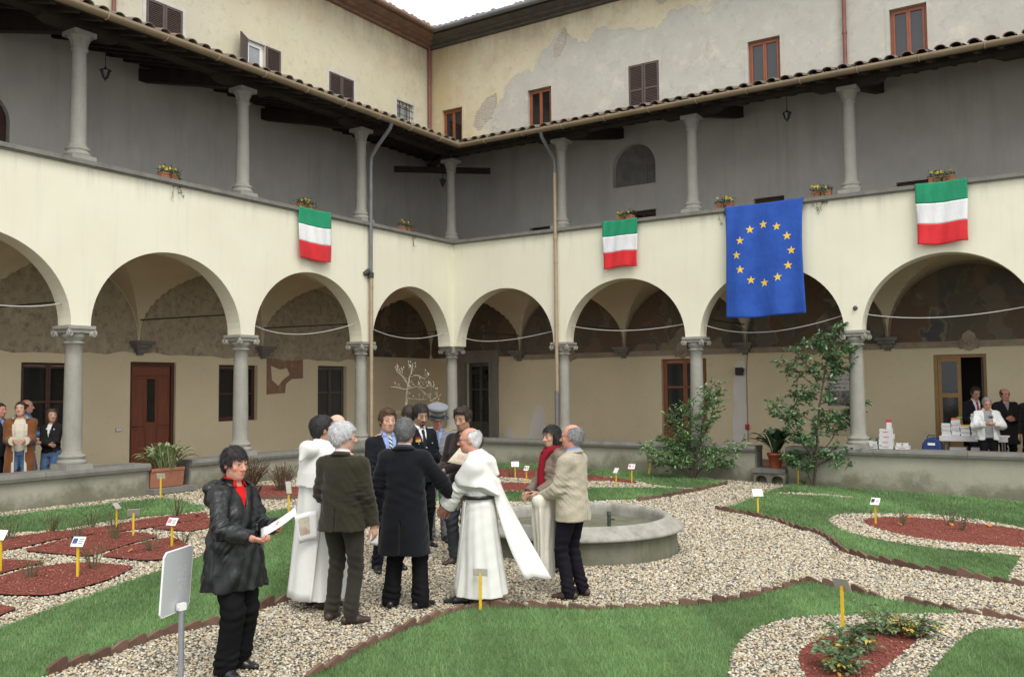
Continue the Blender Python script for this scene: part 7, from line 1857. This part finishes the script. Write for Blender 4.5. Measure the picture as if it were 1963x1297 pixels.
    def suit(s, jm, tm, shirt, tie=None, hem=.80, vn=(1.10, .062), lapel=.005, sl=(.070, .060, .050, .97), shoes=None, prof=None, name='jacket', cuts=()):
        s.trousers(tm); s.shoes(shoes or M['shoe']); 
        if shirt: s.shirt(shirt)
        if tie: s.tie(tie)
        p = list(prof or s.SUIT)
        if hem != .80: p[0] = (hem,)+p[0][1:]
        vent = lambda X, Y, Z: np.minimum(np.minimum(.006-np.abs(X), -.05-Y), (hem+.2)*s.k-Z)
        s.garment(name, jm, p, sl, vneck=vn, lapel=lapel, cuts=(vent,)+tuple(cuts)); s.collar(jm, open_=1.0, hgt=.018, r=.072, name='jacket_collar')
        if shirt: s.collar(shirt, open_=.35, hgt=.032, r=.0655, flare=.006, name='shirt_collar')

Rdir = math.atan2(_rt[1], _rt[0]); Fdir = math.atan2(_fw[1], _fw[0])
def face(right, away):                         # heading from picture directions
    v = RH*right+FH*away; return math.atan2(v.y, v.x)
def sheet_thing(name, label, cat, pts, mat, mat2=None, group=None, fold=0.):
    """a small sheet or booklet through four corners, with a little thickness and curl"""
    P = [Vector(p) for p in pts]; c = sum(P, Vector())/4; th = thing(name, label, cat, c, 0, group); m = MB(); n = (P[1]-P[0]).cross(P[3]-P[0]).normalized()
    def f(a, b): return ((P[0]*(1-a)+P[1]*a)*(1-b)+(P[3]*(1-a)+P[2]*a)*b)-c+n*(math.sin(a*math.pi)*fold)
    m.grid(f, 8, 6); o = m.build('page', mat, th); sd = o.modifiers.new('thick', 'SOLIDIFY'); sd.thickness = .004
    if mat2:
        m = MB(); m.grid(lambda a, b: f(.12+.5*a, .15+.6*b)+n*.004, 6, 4); m.build('print', mat2, th)
        m = MB(); m.grid(lambda a, b: f(.12+.5*a, .15+.6*b)-n*.0065, 6, 4); m.build('print', mat2, th)
    return th
GRP = 'group of guests on the gravel'
def guest_leather():
    p = Person('woman in a black leather coat and red shirt holding a white leaflet, nearest the camera', 9.36, -15.24, face(.80, -.42), 1.72, GRP, fem=True, h=.0065, skin='ruddy', feet=[(-.10, -.03, 15), (.11, .05, -10)], hands=[(-.10, .34, 1.13), (.17, .36, 1.08)], elbow=[(-.5, -1, -.5), (.6, -.8, -.5)], head=(-.12, -.06), palm=((1, 0, .4), (-.6, .2, .8)), curl=(.75, .75), stout=1.18, seed=1)
    p.body(); p.hair('fringe', 'black', .006, front=.050); p.trousers(CL['black'], (.105, .085, .088)); p.shoes(M['shoe'])
    p.shirt(CL['red'])
    p.garment('coat', CL['leather'], [(.66, .222, .172, 0), (.80, .212, .165, 0), (.95, .188, .148, 0), (1.10, .172, .134, 0), (1.25, .178, .134, 0), (1.36, .166, .112, -.01), (1.43, .12, .085, -.015)], (.074, .068, .058, .93), vneck=(1.27, .066), fold=lambda t, z: 1+.035*np.sin(t*5+z*3)*np.clip((1.1-z)*2.2, 0, 1), noise=(.008, 17), sh_r=.07,
              extra=lambda v: (v.ell(p.neck+A3(0, -.165, -.06), (.125, .075, .07), .02), v.ell(p.neck+A3(0, -.19, -.13), (.10, .06, .08), .02)))
    p.collar(CL['leather'], open_=.75, hgt=.03, r=.082, flare=.03, name='coat_collar'); p.collar(CL['red'], open_=.45, hgt=.038, r=.070, flare=.012, name='shirt_collar')
    a = p.world((0.0, .36, 1.19)*np.array([1, 1, 1])); R3 = Vector((RH.x, RH.y, 0)); F3 = Vector((FH.x, FH.y, 0))
    c = Vector((9.70, -14.96, 1.20)); w = p.world(tuple((p.wri[0]+p.wri[1])/2)); q = w+F3*.02
    sheet_thing('leaflet', 'white folded leaflet held by the woman in the leather coat', 'leaflet', [q-R3*.06+F3*.10+Vector((0, 0, .01)), q+R3*.20+F3*.10+Vector((0, 0, .17)), q+R3*.25-F3*.07+Vector((0, 0, .14)), q-R3*.01-F3*.07+Vector((0, 0, -.03))], M['paper'], fold=.01)
    m = MB(); th = thing('handbag', 'grey handbag hanging behind the woman in the leather coat', 'handbag', p.world((-.30, -.12, .98))); m.lathe([(.05, -.17), (.13, -.14), (.15, 0), (.12, .13), (.03, .16)], n=14); o = m.build('bag_body', M['shutter_grey'], th); o.scale = (1, .5, 1); m = MB(); m.tube([(-.02, 0, .15), (.05, .02, .32), (.10, .02, .40)], .01, 6); m.build('strap', M['iron'], th)

def shoulder_drape(p, v, r0=.080, r1=.072):
    for i in (0, 1): v.cone(p.neck+A3(0, -.01, -.03*p.k), p.sho[i]-A3(0, 0, .02*p.k), r0*p.k, r1*1.12*p.k, .07); v.cone(p.sho[i]-A3(0, 0, .02*p.k), p.sho[i]+(p.elb[i]-p.sho[i])*.62, r1*1.12*p.k, r1*1.35*p.k, .06)
ROBE = [(.10, .262, .235, -.01), (.35, .235, .205, -.01), (.70, .205, .168, 0), (.95, .182, .145, 0), (1.08, .168, .128, 0), (1.25, .18, .128, 0)]
def robe_b(z): return np.interp(z, [r[0] for r in ROBE], [r[2] for r in ROBE])
def robe_man(p, capuce=True, k=1.0):
    kk = p.k
    fold = lambda t, z: 1+np.clip((1.12*kk-z)/.9, 0, 1)*(.055*np.sin(t*7+z*1.2+p.seed)+.03*np.sin(t*13+p.seed*2+z*2))
    p.garment('robe', CL['robe'], [(.10, .262, .235, -.01), (.35, .235, .205, -.01), (.70, .205, .168, 0), (.95, .182, .145, 0), (1.08, .168, .128, 0), (1.25, .18, .128, 0), (1.37, .17, .112, -.01), (1.44, .12, .085, -.012)], (.072, .074, .092, .90), fold=fold, noise=(.0022, 9), k=.03, sh_r=.065)
    m = MB(); n = 40; zb = 1.06*kk; pr = (.184, .142)
    vs = [((pr[0]+.004)*kk*p.stout*math.cos(2*math.pi*i/n)*1.0+float(p.cx(zb)), (pr[1]+.004)*kk*p.stout*math.sin(2*math.pi*i/n)+float(p.cy(zb)), zb+dz) for dz in (-.018, .018) for i in range(n)]
    m.add(vs, [(i, (i+1) % n, n+(i+1) % n, n+i) for i in range(n)], 0, True); o = m.build('belt', M['shoe'], p.th); sd = o.modifiers.new('thick', 'SOLIDIFY'); sd.thickness = .012; sd.offset = 1

def guest_monk():
    p = Person('young dark-haired monk in a white hooded robe, seen from behind', 8.50, -13.44, face(.62, .70), 1.88, GRP, skin='tan', feet=[(-.1, 0, 8), (.1, -.02, -8)], hands=[(-.16, .30, 1.02), (.26, .16, .96)], head=(-.35, 0), seed=2, palm=((1, 0, 0), (-1, 0, 0)))
    p.body(); p.hair('short', 'black', .004); robe_man(p); p.shoes(M['shoebrown']); k = p.k
    # shoulder cape with pointed back and hood
    p.garment('cape', CL['robe'], [(1.10, .248, .185, -.02), (1.22, .24, .172, -.015), (1.34, .208, .138, -.01), (1.42, .135, .10, -.01), (1.47, .085, .085, -.01)], None, fold=lambda t, z: 1+.04*np.sin(t*5+1)*np.clip((1.35-z)*4, 0, 1), noise=(.0025, 10),
              cuts=(lambda X, Y, Z: (1.27*k-.55*np.maximum(0, -Y)*1.0-Z+.0*X)-.11,),
              extra=lambda v: (shoulder_drape(p, v), v.ell(p.neck+A3(0, -.13*k, -.03*k), (.125*k, .075*k, .08*k), .03), v.cone(p.neck+A3(0, -.16*k, -.03*k), p.neck+A3(0, -.22*k, -.12*k), .07*k, .02*k, .03), v.cone(p.neck+A3(0, -.02, 0), p.neck+A3(0, -.01, .03*k), .075*k, .07*k, .02)))
    m = MB(); kz = lambda z: z*k          # back scapular panel
    def sc(a, b): z = 1.15-(1.15-.11)*b; return ((a-.5)*.36*k, (-robe_b(z)*1.03-.022-.02*b+.012*math.sin(a*9)+.03*abs(a-.5)**2*4)*k, z*k)
    m.grid(sc, 12, 14); o = m.build('scapular', CL['robe'], p.th); sd = o.modifiers.new('thick', 'SOLIDIFY'); sd.thickness = .006
    R3 = Vector((RH.x, RH.y, 0)); F3 = Vector((FH.x, FH.y, 0)); q = Vector(C_at(582, 1012, 8.52))
    sheet_thing('booklet', 'printed booklet sticking out between the monk and the man in corduroy', 'booklet', [q+R3*-.09+Vector((0, 0, .12)), q+R3*.13+Vector((0, 0, .17)), q+R3*.12+Vector((0, 0, -.11))+F3*.04, q+R3*-.05+Vector((0, 0, -.15))+F3*.04], M['paper'], M['paper_print'], fold=.02)

def C_at(px, py, d):
    v = _fw*1723.53+_rt*(px-981.5)-_up*(py-648.5); return CAM_LOC+v/1723.53*d

def guest_cord():
    p = Person('grey-haired man in a dark olive corduroy suit, back to the camera', 9.03, -13.70, face(.30, .85), 1.84, GRP, skin='fair', feet=[(-.12, .02, 10), (.12, -.06, -40)], hands=[(-.19, .25, .98), (.27, .07, .80)], head=(-.75, -.02), stout=1.06, seed=3, palm=((1, 0, 0), (-1, .2, 0)), curl=(.5, .45))
    p.body(.15); p.hair('short', 'silver', .012, .050); p.suit(CL['cord'], CL['cordtr'], CL['shirtwhite'], None, .80, sl=(.078, .068, .057, .97), shoes=M['shoebrown'], prof=[(.80, .212, .155, -.005), (.93, .200, .146, 0), (1.08, .182, .132, 0), (1.25, .192, .132, 0), (1.36, .178, .115, -.008), (1.425, .13, .09, -.015)])

def guest_suit():
    p = Person('brown-haired man in a dark suit with a striped tie, facing the camera', 7.92, -11.80, face(.42, -.75), 1.89, GRP, skin='fair', feet=[(-.12, 0, 10), (.13, .05, -14)], hands=[(-.27, .06, .80), (.25, .12, .82)], head=(-.05, -.02), seed=4)
    p.body(.12); p.hair('quiff', 'brown', .006, .05); p.suit(CL['navy'], CL['navy'], CL['shirtblue'], M['striped'], .80, (1.02, .085))
    R3 = Vector((RH.x, RH.y, 0)); q = Vector(C_at(716, 1025, 10.2)); sheet_thing('leaflet', 'white leaflet hanging from the hand of the man with the striped tie', 'leaflet', [q+R3*-.05+Vector((0, 0, -.1)), q+R3*.05+Vector((0, 0, -.12)), q+R3*.06+Vector((0, 0, .1)), q+R3*-.02+Vector((0, 0, .12))], M['paper'])

def guest_overcoat():
    p = Person('man in a long black overcoat seen from behind, shaking hands with the priest', 9.18, -12.99, face(.16, .9), 1.86, GRP, skin='ruddy', feet=[(-.13, .0, 10), (.15, .0, -28)], hands=[(-.30, .03, .85), (.43, .30, .92)], elbow=[None, (.5, -.6, -.6)], head=(.05, -.05), seed=5, palm=((1, 0, 0), (-.3, .2, .6)), curl=(.5, .35), handdir=(None, (.75, .55, -.25)))
    p.body(); p.hair('short', 'steel', .006, .05); p.trousers(CL['black'], (.1, .08, .078)); p.shoes(M['shoe']); p.shirt(CL['shirtwhite'])
    k = p.k
    p.garment('overcoat', CL['coat'], [(.50, .238, .185, -.01), (.75, .222, .17, -.005), (.95, .203, .152, 0), (1.10, .186, .136, 0), (1.27, .196, .138, 0), (1.37, .180, .118, -.008), (1.43, .135, .092, -.015)], (.082, .073, .064, .98), vneck=(1.15, .06), fold=lambda t, z: 1+.018*np.sin(t*6+1)*np.clip((1.-z)*2, 0, 1), noise=(.005, 12), cuts=(lambda X, Y, Z: np.minimum(np.minimum(.008-np.abs(X), -.05-Y), .82*k-Z),))
    p.collar(CL['coat'], open_=.9, hgt=.022, r=.078, flare=.02, name='coat_collar'); p.collar(CL['shirtwhite'], open_=.3, hgt=.034, r=.066, flare=.004, name='shirt_collar')

def guest_carab():
    p = Person('dark-haired officer with a goatee in a black uniform with silver buttons', 7.36, -10.52, face(.55, -.62), 1.90, GRP, skin='olive', feet=[(-.11, 0, 12), (.12, .04, -12)], hands=[(-.16, .26, 1.05), (.20, .24, 1.02)], head=(-.15, -.32), neck_fwd=.05, stout=1.12, seed=6)
    p.body(.3); p.hair('short', 'black', .008, .05); p.moustache('black', True); p.suit(CL['dunif'], CL['black'], CL['shirtwhite'], CL['blacktie'], .80, (1.16, .065), sl=(.076, .066, .056, .96)); k = p.k
    for z in (1.22, 1.13, 1.04, .95): b = MB(); b.lathe([(.004, -.006), (.014, -.004), (.013, .005), (.004, .009)], (0, (.150+.02*(1.22-z))*k*1.02, z*k), 8); b.build('button', M['silverb'], p.th)
    for z in (1.27, 1.0): 
        for sx in (-.1, .1): b = MB(); b.lathe([(.003, -.005), (.010, -.003), (.01, .004), (.003, .007)], (sx*k, .135*k, z*k), 8); b.build('button', M['silverb'], p.th)
    r = MB(); r.box(.07*k, .14*k, .118*k, .135*k, 1.335*k, 1.352*k); r.build('ribbon_bar', CL['redtie'], p.th); r = MB(); r.box(.07*k, .14*k, .12*k, .137*k, 1.29*k, 1.325*k); r.build('medal', M['gold'], p.th)
    for sg in (-1, 1): e = MB(); e.box(sg*.15*k-.045, sg*.15*k+.045, -.045, .03, 1.445*k, 1.458*k); e.build('epaulette', M['silverb'], p.th)
    th = thing('peaked_cap', 'white-banded peaked cap under the arm of the officer with the goatee', 'cap', p.world((.27, .22, 1.08)), p.rz); m = MB(); m.lathe([(.10, -.03), (.105, .02), (.135, .06), (.11, .085), (.02, .09)], n=20); m.build('crown', CL['dunif'], th, (0, 0, 0), (R(80), 0, R(30))); m = MB(); m.lathe([(.108, -.03), (.112, .012), (.108, .014)], n=20); m.build('band', M['white'], th, (0, 0, 0), (R(80), 0, R(30))); m = MB(); m.lathe([(.005, .10), (.03, .11), (.02, .125)], n=8); m.build('badge', M['gold'], th, (0, -.03, -.02), (R(60), 0, R(30)))

def guest_officer():
    p = Person('officer in a grey uniform wearing a peaked cap with a gold badge', 7.28, -10.02, face(.05, -.9), 1.83, GRP, skin='ruddy', head=(.15, -.25), neck_fwd=.04, seed=7)
    p.body(); p.hair('short', 'grey', .002); p.suit(CL['gunif'], CL['gunif'], CL['shirtblue'], CL['gunif'], .80, (1.15, .07)); k = p.kh
    m = MB(); m.lathe([(.092*k, .045*k), (.097*k, .095*k), (.10*k, .10*k)], n=24); o = m.build('cap_band', M['silverb'], p.th, tuple(p.hd)); o.rotation_euler = (-.12-.25, 0, .15)
    m = MB(); m.lathe([(.099*k, .095*k), (.135*k, .135*k), (.132*k, .155*k), (.09*k, .168*k), (.01, .172*k)], n=24); o = m.build('cap_crown', CL['gunif'], p.th, tuple(p.hd)); o.rotation_euler = (-.12-.25, 0, .15)
    m = MB(); m.grid(lambda a, b: ((.096+.06*b)*math.cos(math.pi*(.15+.7*a))*k, (.088+.065*b)*math.sin(math.pi*(.15+.7*a))*k, (.055-.03*b)*k), 12, 4); o = m.build('cap_visor', M['shoe'], p.th, tuple(p.hd)); o.rotation_euler = (-.12-.25, 0, .15); sd = o.modifiers.new('t', 'SOLIDIFY'); sd.thickness = .004
    m = MB(); m.lathe([(.003, -.03), (.022, -.01), (.016, .02), (.004, .035)], (0, 0, 0), 8); o = m.build('cap_badge', M['gold'], p.th, tuple(p.hd+A3(-.015, .125, .085)*k)); 
    for sg in (-1, 1): e = MB(); e.box(sg*.15*p.k-.045, sg*.15*p.k+.045, -.045, .03, 1.445*p.k, 1.458*p.k); e.build('epaulette', M['gold'], p.th)
    for z in (1.12, 1.02): b = MB(); b.lathe([(.004, -.006), (.014, -.004), (.013, .005), (.004, .009)], (0, .14*p.k, z*p.k), 8); b.build('button', M['silverb'], p.th)

def guest_hidden():
    p = Person('man in dark blue half hidden behind the officer with the goatee', 6.79, -10.04, face(-.35, .8), 1.86, GRP, skin='tan', head=(-.2, 0), h=.010, seed=8)
    p.body(); p.hair('short', 'dark', .006); p.suit(CL['navy'], CL['navy'], CL['shirtwhite'], None)
def guest_bald():
    p = Person('bald man almost hidden between the monk and the corduroy suit', 6.96, -11.64, face(.6, -.1), 1.79, GRP, skin='pale', head=(0, 0), h=.010, seed=9)
    p.body(); p.hair('ring', 'grey', .0); p.suit(CL['brown'], CL['navy'], CL['shirtwhite'], None)

def guest_brown():
    p = Person('dark-haired man in a dark brown velvet jacket holding a booklet, looking left', 8.48, -11.04, face(-.50, -.72), 1.91, GRP, skin='tan', feet=[(-.10, 0, 10), (.12, .03, -12)], hands=[(.02, .33, 1.06), (.14, .30, 1.03)], elbow=[(-.6, -.8, -.5), (.5, -.9, -.5)], head=(.1, -.22), neck_fwd=.04, seed=10, palm=((.7, 0, .7), (-.7, .2, .7)), curl=(.6, .7))
    p.body(.2); p.hair('quiff', 'dark', .006, .055); p.suit(CL['brown'], CL['greytr'], CL['brown'], None, .80, (1.15, .05), shoes=M['shoebrown'])
    R3 = Vector((RH.x, RH.y, 0)); F3 = Vector((FH.x, FH.y, 0)); q = Vector(C_at(884, 880, 10.35)); sheet_thing('booklet', 'cream booklet held up by the man in the brown velvet jacket', 'booklet', [q+R3*-.16+Vector((0, 0, -.03)), q+R3*.10+Vector((0, 0, -.09)), q+R3*.20+Vector((0, 0, .09))+F3*.05, q+R3*-.02+Vector((0, 0, .13))+F3*.05], M['paper_cream'], M['paper_print'], fold=.02)

def guest_priest():
    p = Person('old white-haired priest with glasses in a white habit, shaking hands', 9.685, -12.41, face(-.88, .16), 1.77, GRP, skin='ruddy', feet=[(-.08, .20, 5), (.12, .02, -8)], hands=[(-.02, .36, .93), (.10, .37, .89)], elbow=[(-.7, -.7, -.4), (.6, -.7, -.5)], head=(.12, -.06), neck_fwd=.07, lean=.10, stout=1.05, seed=11, palm=((.9, 0, -.3), (-.9, 0, -.2)), curl=(.35, .4), handdir=((.1, .8, -.55), (-.15, .75, -.65)))
    p.body(); p.hair('recede', 'white', -.003); p.glasses(); robe_man(p); p.shoes(M['shoe']); k = p.k
    p.garment('cape', CL['robe'], [(1.06, .268, .20, -.02), (1.20, .25, .18, -.01), (1.34, .21, .142, -.01), (1.42, .138, .102, -.01), (1.465, .082, .08, -.005)], None, fold=lambda t, z: 1+.05*np.sin(t*6+.5)*np.clip((1.35-z)*4, 0, 1), noise=(.0025, 10),
              cuts=(lambda X, Y, Z: (1.12*k+.16*np.maximum(0, Y)-Z+.05*np.sin(X*18))+.0,),
              extra=lambda v: (shoulder_drape(p, v), v.ell(p.neck+A3(0, -.12*k, -.06*k), (.10*k, .055*k, .055*k), .05), v.cone(p.neck+A3(0, -.15*k, -.09*k), p.neck+A3(0, -.21*k, -.19*k), .05*k, .02*k, .05)))
    p.collar(CL['black'], open_=.2, hgt=.028, r=.068, flare=.006, name='neck_band'); p.collar(CL['shirtwhite'], open_=.2, hgt=.045, r=.062, flare=.0, name='shirt_collar')
    m = MB()                                # scapular panel swinging out behind
    def sc(a, b):
        z = 1.24-.97*b; y = -.155-.42*b**1.3; tw = .15+.75*min(1, b*1.3); wd = (a-.5)*(.22+.07*b); return ((wd*math.cos(tw)+.04*math.sin(b*5))*k, (y-wd*math.sin(tw)+.012*math.sin(a*7+b*4))*k, (z+.02*math.sin(a*5))*k)
    m.grid(sc, 10, 18); o = m.build('scapular', CL['robe'], p.th); sd = o.modifiers.new('thick', 'SOLIDIFY'); sd.thickness = .008
    m = MB()                                # front scapular panel with its pocket edge
    def sf(a, b): z = 1.02-.90*b; return ((a-.5)*.30*k, (robe_b(z)*1.05+.018-.05*abs(a-.5)**2*4+.008*math.sin(a*8))*k*p.stout, z*k)
    m.grid(sf, 10, 14); o = m.build('front_scapular', CL['robe'], p.th); sd = o.modifiers.new('thick', 'SOLIDIFY'); sd.thickness = .006

def guest_scarf():
    p = Person('dark-haired woman in a taupe quilted jacket with a crimson scarf', 9.53, -10.72, face(-.72, -.40), 1.71, GRP, fem=True, skin='fair', feet=[(-.08, 0, 8), (.08, .04, -8)], hands=[(-.10, .26, .96), (.12, .27, .94)], head=(.08, -.06), seed=12)
    p.body(); p.hair('bob', 'black', .008, .05, .040); p.trousers(CL['black'], (.09, .066, .058)); p.shoes(M['shoe']); k = p.k
    fold = lambda t, z: 1+.022*np.sin(z*70)
    p.garment('jacket', CL['taupe'], [(.80, .195, .15, 0), (.95, .185, .142, 0), (1.10, .165, .128, 0), (1.25, .178, .135, 0), (1.36, .165, .11, -.008), (1.43, .11, .085, -.01)], (.076, .068, .058, .95), fold=fold, noise=(.006, 18))
    p.collar(CL['taupe'], open_=.5, hgt=.05, r=.08, flare=.02, name='jacket_collar')
    m = MB(); m.tube([(-.07*k, .02, 1.47*k), (-.05*k, .09*k, 1.44*k), (-.01*k, .135*k, 1.36*k), (.0, .155*k, 1.2*k), (-.01, .16*k, 1.02*k), (0, .155*k, .90*k)], [.04, .045, .042, .045, .05, .045], 10); m.tube([(-.07*k, .03, 1.475*k), (-.075*k, -.05*k, 1.48*k), (0, -.085*k, 1.48*k), (.075*k, -.05*k, 1.48*k), (.07*k, .04, 1.46*k), (.02*k, .11*k, 1.41*k)], .034, 10)
    m.build('scarf', CL['scarf'], p.th)

def guest_blazer():
    p = Person('older man with glasses in a beige tweed jacket, raincoat over his arm', 10.33, -11.66, face(-.66, .36), 1.80, GRP, skin='ruddy', feet=[(-.11, .02, 12), (.10, -.03, -6)], hands=[(-.12, .29, 1.0), (.16, .27, 1.02)], elbow=[(-.6, -.9, -.4), (.5, -.9, -.3)], head=(.10, -.03), stout=1.08, seed=13)
    p.body(.1); p.hair('recede', 'grey', .004); p.glasses(); p.suit(CL['tweed'], CL['navytr'], CL['shirtblue'], None, .78, (1.10, .06), sl=(.076, .068, .058, .96), shoes=M['shoebrown'])
    k = p.k; th = thing('raincoat', 'cream raincoat folded over the arm of the man in beige tweed', 'raincoat', p.world((-.06, .30, .60)), p.rz); v = Vol((-.30, -.25, -.42), (.35, .30, .52), .010)
    fold = lambda t, z: 1+.09*np.sin(t*4+z*1.5)+.06*np.sin(t*9+1-z*1.2)
    v.loft([(-.40, .13, .075, .0), (-.2, .145, .08, 0), (.1, .16, .09, 0), (.30, .17, .10, 0), (.42, .15, .085, 0)], k=.02, fold=fold); v.cone((-.12, 0, .40), (.22, -.02, .42), .075, .07, .05); v.noise(.010, (9, 9, 4), 3)
    V, F = v.mesh(); np_mesh('coat_cloth', V, F, CL['cream'], th)

LG = 'onlookers in the left gallery'
def onlookers_left():
    zf = .22
    p = Person('smiling man in a tan shearling coat and cream sweater behind the left wall', -.72, -11.47, face(.35, -.72), 1.76, LG, z0=zf, h=.011, skin='fair', hands=[(-.09, .27, 1.08), (.09, .27, 1.08)], head=(-.2, .12), seed=14, palm=((1, 0, 0), (-1, 0, 0)), curl=(.8, .8))
    p.body(); p.hair('short', 'dark', .002); p.trousers(CL['jeans']); p.shoes(M['shoe'])
    p.garment('sweater', CL['fleece'], [(.90, .17, .125, 0), (1.08, .162, .118, 0), (1.25, .172, .122, 0), (1.36, .155, .105, 0), (1.44, .085, .078, -.005)], None, extra=lambda v: v.cone(p.neck-A3(0, 0, .03), p.neck+A3(0, .01, .045), .068, .064, .02))
    p.garment('coat', CL['suede'], [(.45, .25, .19, -.01), (.8, .23, .17, 0), (1.08, .20, .145, 0), (1.25, .205, .145, 0), (1.37, .19, .12, -.01), (1.43, .13, .09, -.015)], (.085, .078, .070, .92), cuts=(lambda X, Y, Z: np.minimum(np.minimum(Y-.02, .085+.0*Z-np.abs(X)), .1),), noise=(.006, 14))
    p.garment('fleece_lining', CL['fleece'], [(.5, .232, .185, .003), (.8, .215, .165, .006), (1.08, .185, .145, .008), (1.25, .19, .148, .01), (1.36, .18, .13, .005)], None, cuts=(lambda X, Y, Z: np.minimum(np.minimum(Y+.5, .075-np.abs(X)), .1), lambda X, Y, Z: .03-Y, lambda X, Y, Z: np.abs(X)-.12))
    for i in (0, 1):
        m = MB(); d = unit(p.wri[i]-p.elb[i]); c = p.elb[i]+(p.wri[i]-p.elb[i])*.86; m.tube([tuple(c), tuple(c+d*.05)], .075, 12); m.build('fleece_cuff', CL['fleece'], p.th); p.collar(CL['fleece'], open_=.7, hgt=.05, r=.09, flare=.05, name='coat_collar')
    p = Person('dark-haired man in a dark jacket at the left edge, behind the man in shearling', -1.25, -11.55, face(.9, -.2), 1.74, LG, z0=zf, h=.012, skin='ruddy', head=(0, 0), seed=15, stout=1.1); p.body(); p.hair('short', 'dark'); p.suit(CL['darkcoat'], CL['black'], CL['shirtblue'], None)
    p = Person('man in a blue checked shirt by the dark window, behind the man in shearling', -1.9, -10.72, face(.3, .3), 1.79, LG, z0=zf, h=.012, skin='ruddy', head=(-.6, 0), hands=[(-.2, .28, 1.1), (.2, .28, 1.1)], seed=16); p.body(); p.hair('ring', 'dark', .0); p.trousers(CL['jeans']); p.shoes(M['shoe'])
    p.garment('checked_shirt', CL['plaid'], Person.SUIT, (.072, .062, .052, .9)); p.collar(CL['plaid'], open_=.4)
    p = Person('brown-haired young woman in a black jacket and jeans beside the left column', -.80, -10.86, face(-.05, -.75), 1.62, LG, z0=zf, h=.011, fem=True, skin='fair', head=(.75, .03), hands=[(.08, .24, 1.10), (-.10, .22, 1.06)], elbow=[(-.7, -.2, -.6), (.7, -.2, -.6)], seed=17); p.body(); p.hair('long', 'brown', .004); p.trousers(CL['jeans'], (.1, .07, .055)); p.shoes(M['shoe'])
    p.garment('jacket', CL['darkcoat'], [(.90, .175, .13, 0), (1.08, .158, .122, 0), (1.25, .172, .13, 0), (1.36, .158, .105, -.008), (1.43, .11, .08, -.01)], (.07, .064, .054, .95), vneck=(1.2, .05)); p.shirt(CL['shirtwhite']); p.collar(CL['darkcoat'], open_=.7)

RG = 'onlookers behind the right wall'
def onlookers_right():
    zf = .22
    p = Person('grey-haired man in a white anorak looking at a camera behind the right wall', 13.05, .55, face(-.25, -.85), 1.65, RG, z0=zf, h=.011, skin='ruddy', head=(.05, -.3), neck_fwd=.05, hands=[(-.06, .30, 1.18), (.08, .30, 1.18)], elbow=[(-.8, -.4, -.5), (.8, -.4, -.5)], stout=1.15, seed=18, palm=((.8, 0, .5), (-.8, 0, .5)), curl=(.8, .8)); p.body(); p.hair('short', 'grey', .002); p.trousers(CL['black']); p.shoes(M['shoe']); p.glasses()
    p.garment('sweater', CL['greysw'], [(.88, .17, .125, 0), (1.08, .162, .118, 0), (1.25, .17, .12, 0), (1.36, .155, .105, 0), (1.44, .085, .078, -.005)], None, extra=lambda v: v.cone(p.neck-A3(0, 0, .03), p.neck+A3(0, .01, .03), .068, .064, .02))
    p.garment('anorak', CL['whitejkt'], [(.84, .205, .15, 0), (1.08, .19, .14, 0), (1.25, .195, .14, 0), (1.36, .18, .12, -.008), (1.43, .125, .09, -.012)], (.084, .078, .062, .95), cuts=(lambda X, Y, Z: np.minimum(np.minimum(Y-.03, .075-np.abs(X)), .1),), noise=(.008, 15)); p.collar(CL['whitejkt'], open_=.7, hgt=.05, r=.08)
    th = thing('camera', 'small grey camera in the hands of the man in the white anorak', 'camera', p.world((.01, .36, 1.26)), p.rz); m = MB(); m.box(-.05, .05, -.015, .015, -.03, .03); bevel(m.build('camera_body', M['greypipe'], th), .006); m = MB(); m.lathe([(.02, 0), (.02, .02), (.015, .022)], n=10); m.build('lens', M['shoe'], th, (0, .015, 0), (R(-90), 0, 0))
    p = Person('man in a dark suit with a red tie behind the book table', 12.68, 2.1, face(.0, -.9), 1.86, RG, z0=zf, h=.011, skin='tan', head=(-.05, -.4), neck_fwd=.06, hands=[(-.2, .3, 1.0), (.2, .3, 1.0)], stout=1.08, seed=19); p.body(); p.hair('short', 'dark', .002, .066); p.suit(CL['navy'], CL['navy'], CL['shirtwhite'], CL['redtie'], .8, (1.05, .08))
    p = Person('balding man in a charcoal coat standing against the right back wall', 13.24, 2.35, face(-.1, -.9), 1.82, RG, z0=zf, h=.011, skin='ruddy', head=(.1, -.1), hands=[(-.05, .26, 1.10), (.08, .25, 1.12)], elbow=[(-.8, -.3, -.5), (.8, -.3, -.5)], stout=1.12, seed=20); p.body(); p.hair('ring', 'dark', .0); p.trousers(CL['black']); p.shoes(M['shoe']); p.shirt(CL['greysw'])
    p.garment('coat', CL['darkcoat'], [(.58, .24, .18, -.01), (.95, .215, .158, 0), (1.10, .198, .142, 0), (1.27, .205, .14, 0), (1.37, .19, .12, -.008), (1.43, .13, .09, -.015)], (.082, .073, .062, .97), vneck=(1.25, .06)); p.collar(CL['darkcoat'], open_=.8)
    p = Person('dark-haired person in a dark coat cut off by the right edge of the photo', 13.79, 1.5, face(-.6, -.5), 1.82, RG, z0=zf, h=.012, skin='tan', seed=21); p.body(); p.hair('bob', 'black'); p.suit(CL['darkcoat'], CL['black'], CL['scarf'], None)

for _f in (guest_leather, guest_monk, guest_cord, guest_suit, guest_overcoat, guest_carab, guest_officer, guest_hidden, guest_bald, guest_brown, guest_priest, guest_scarf, guest_blazer, onlookers_left, onlookers_right): _f()
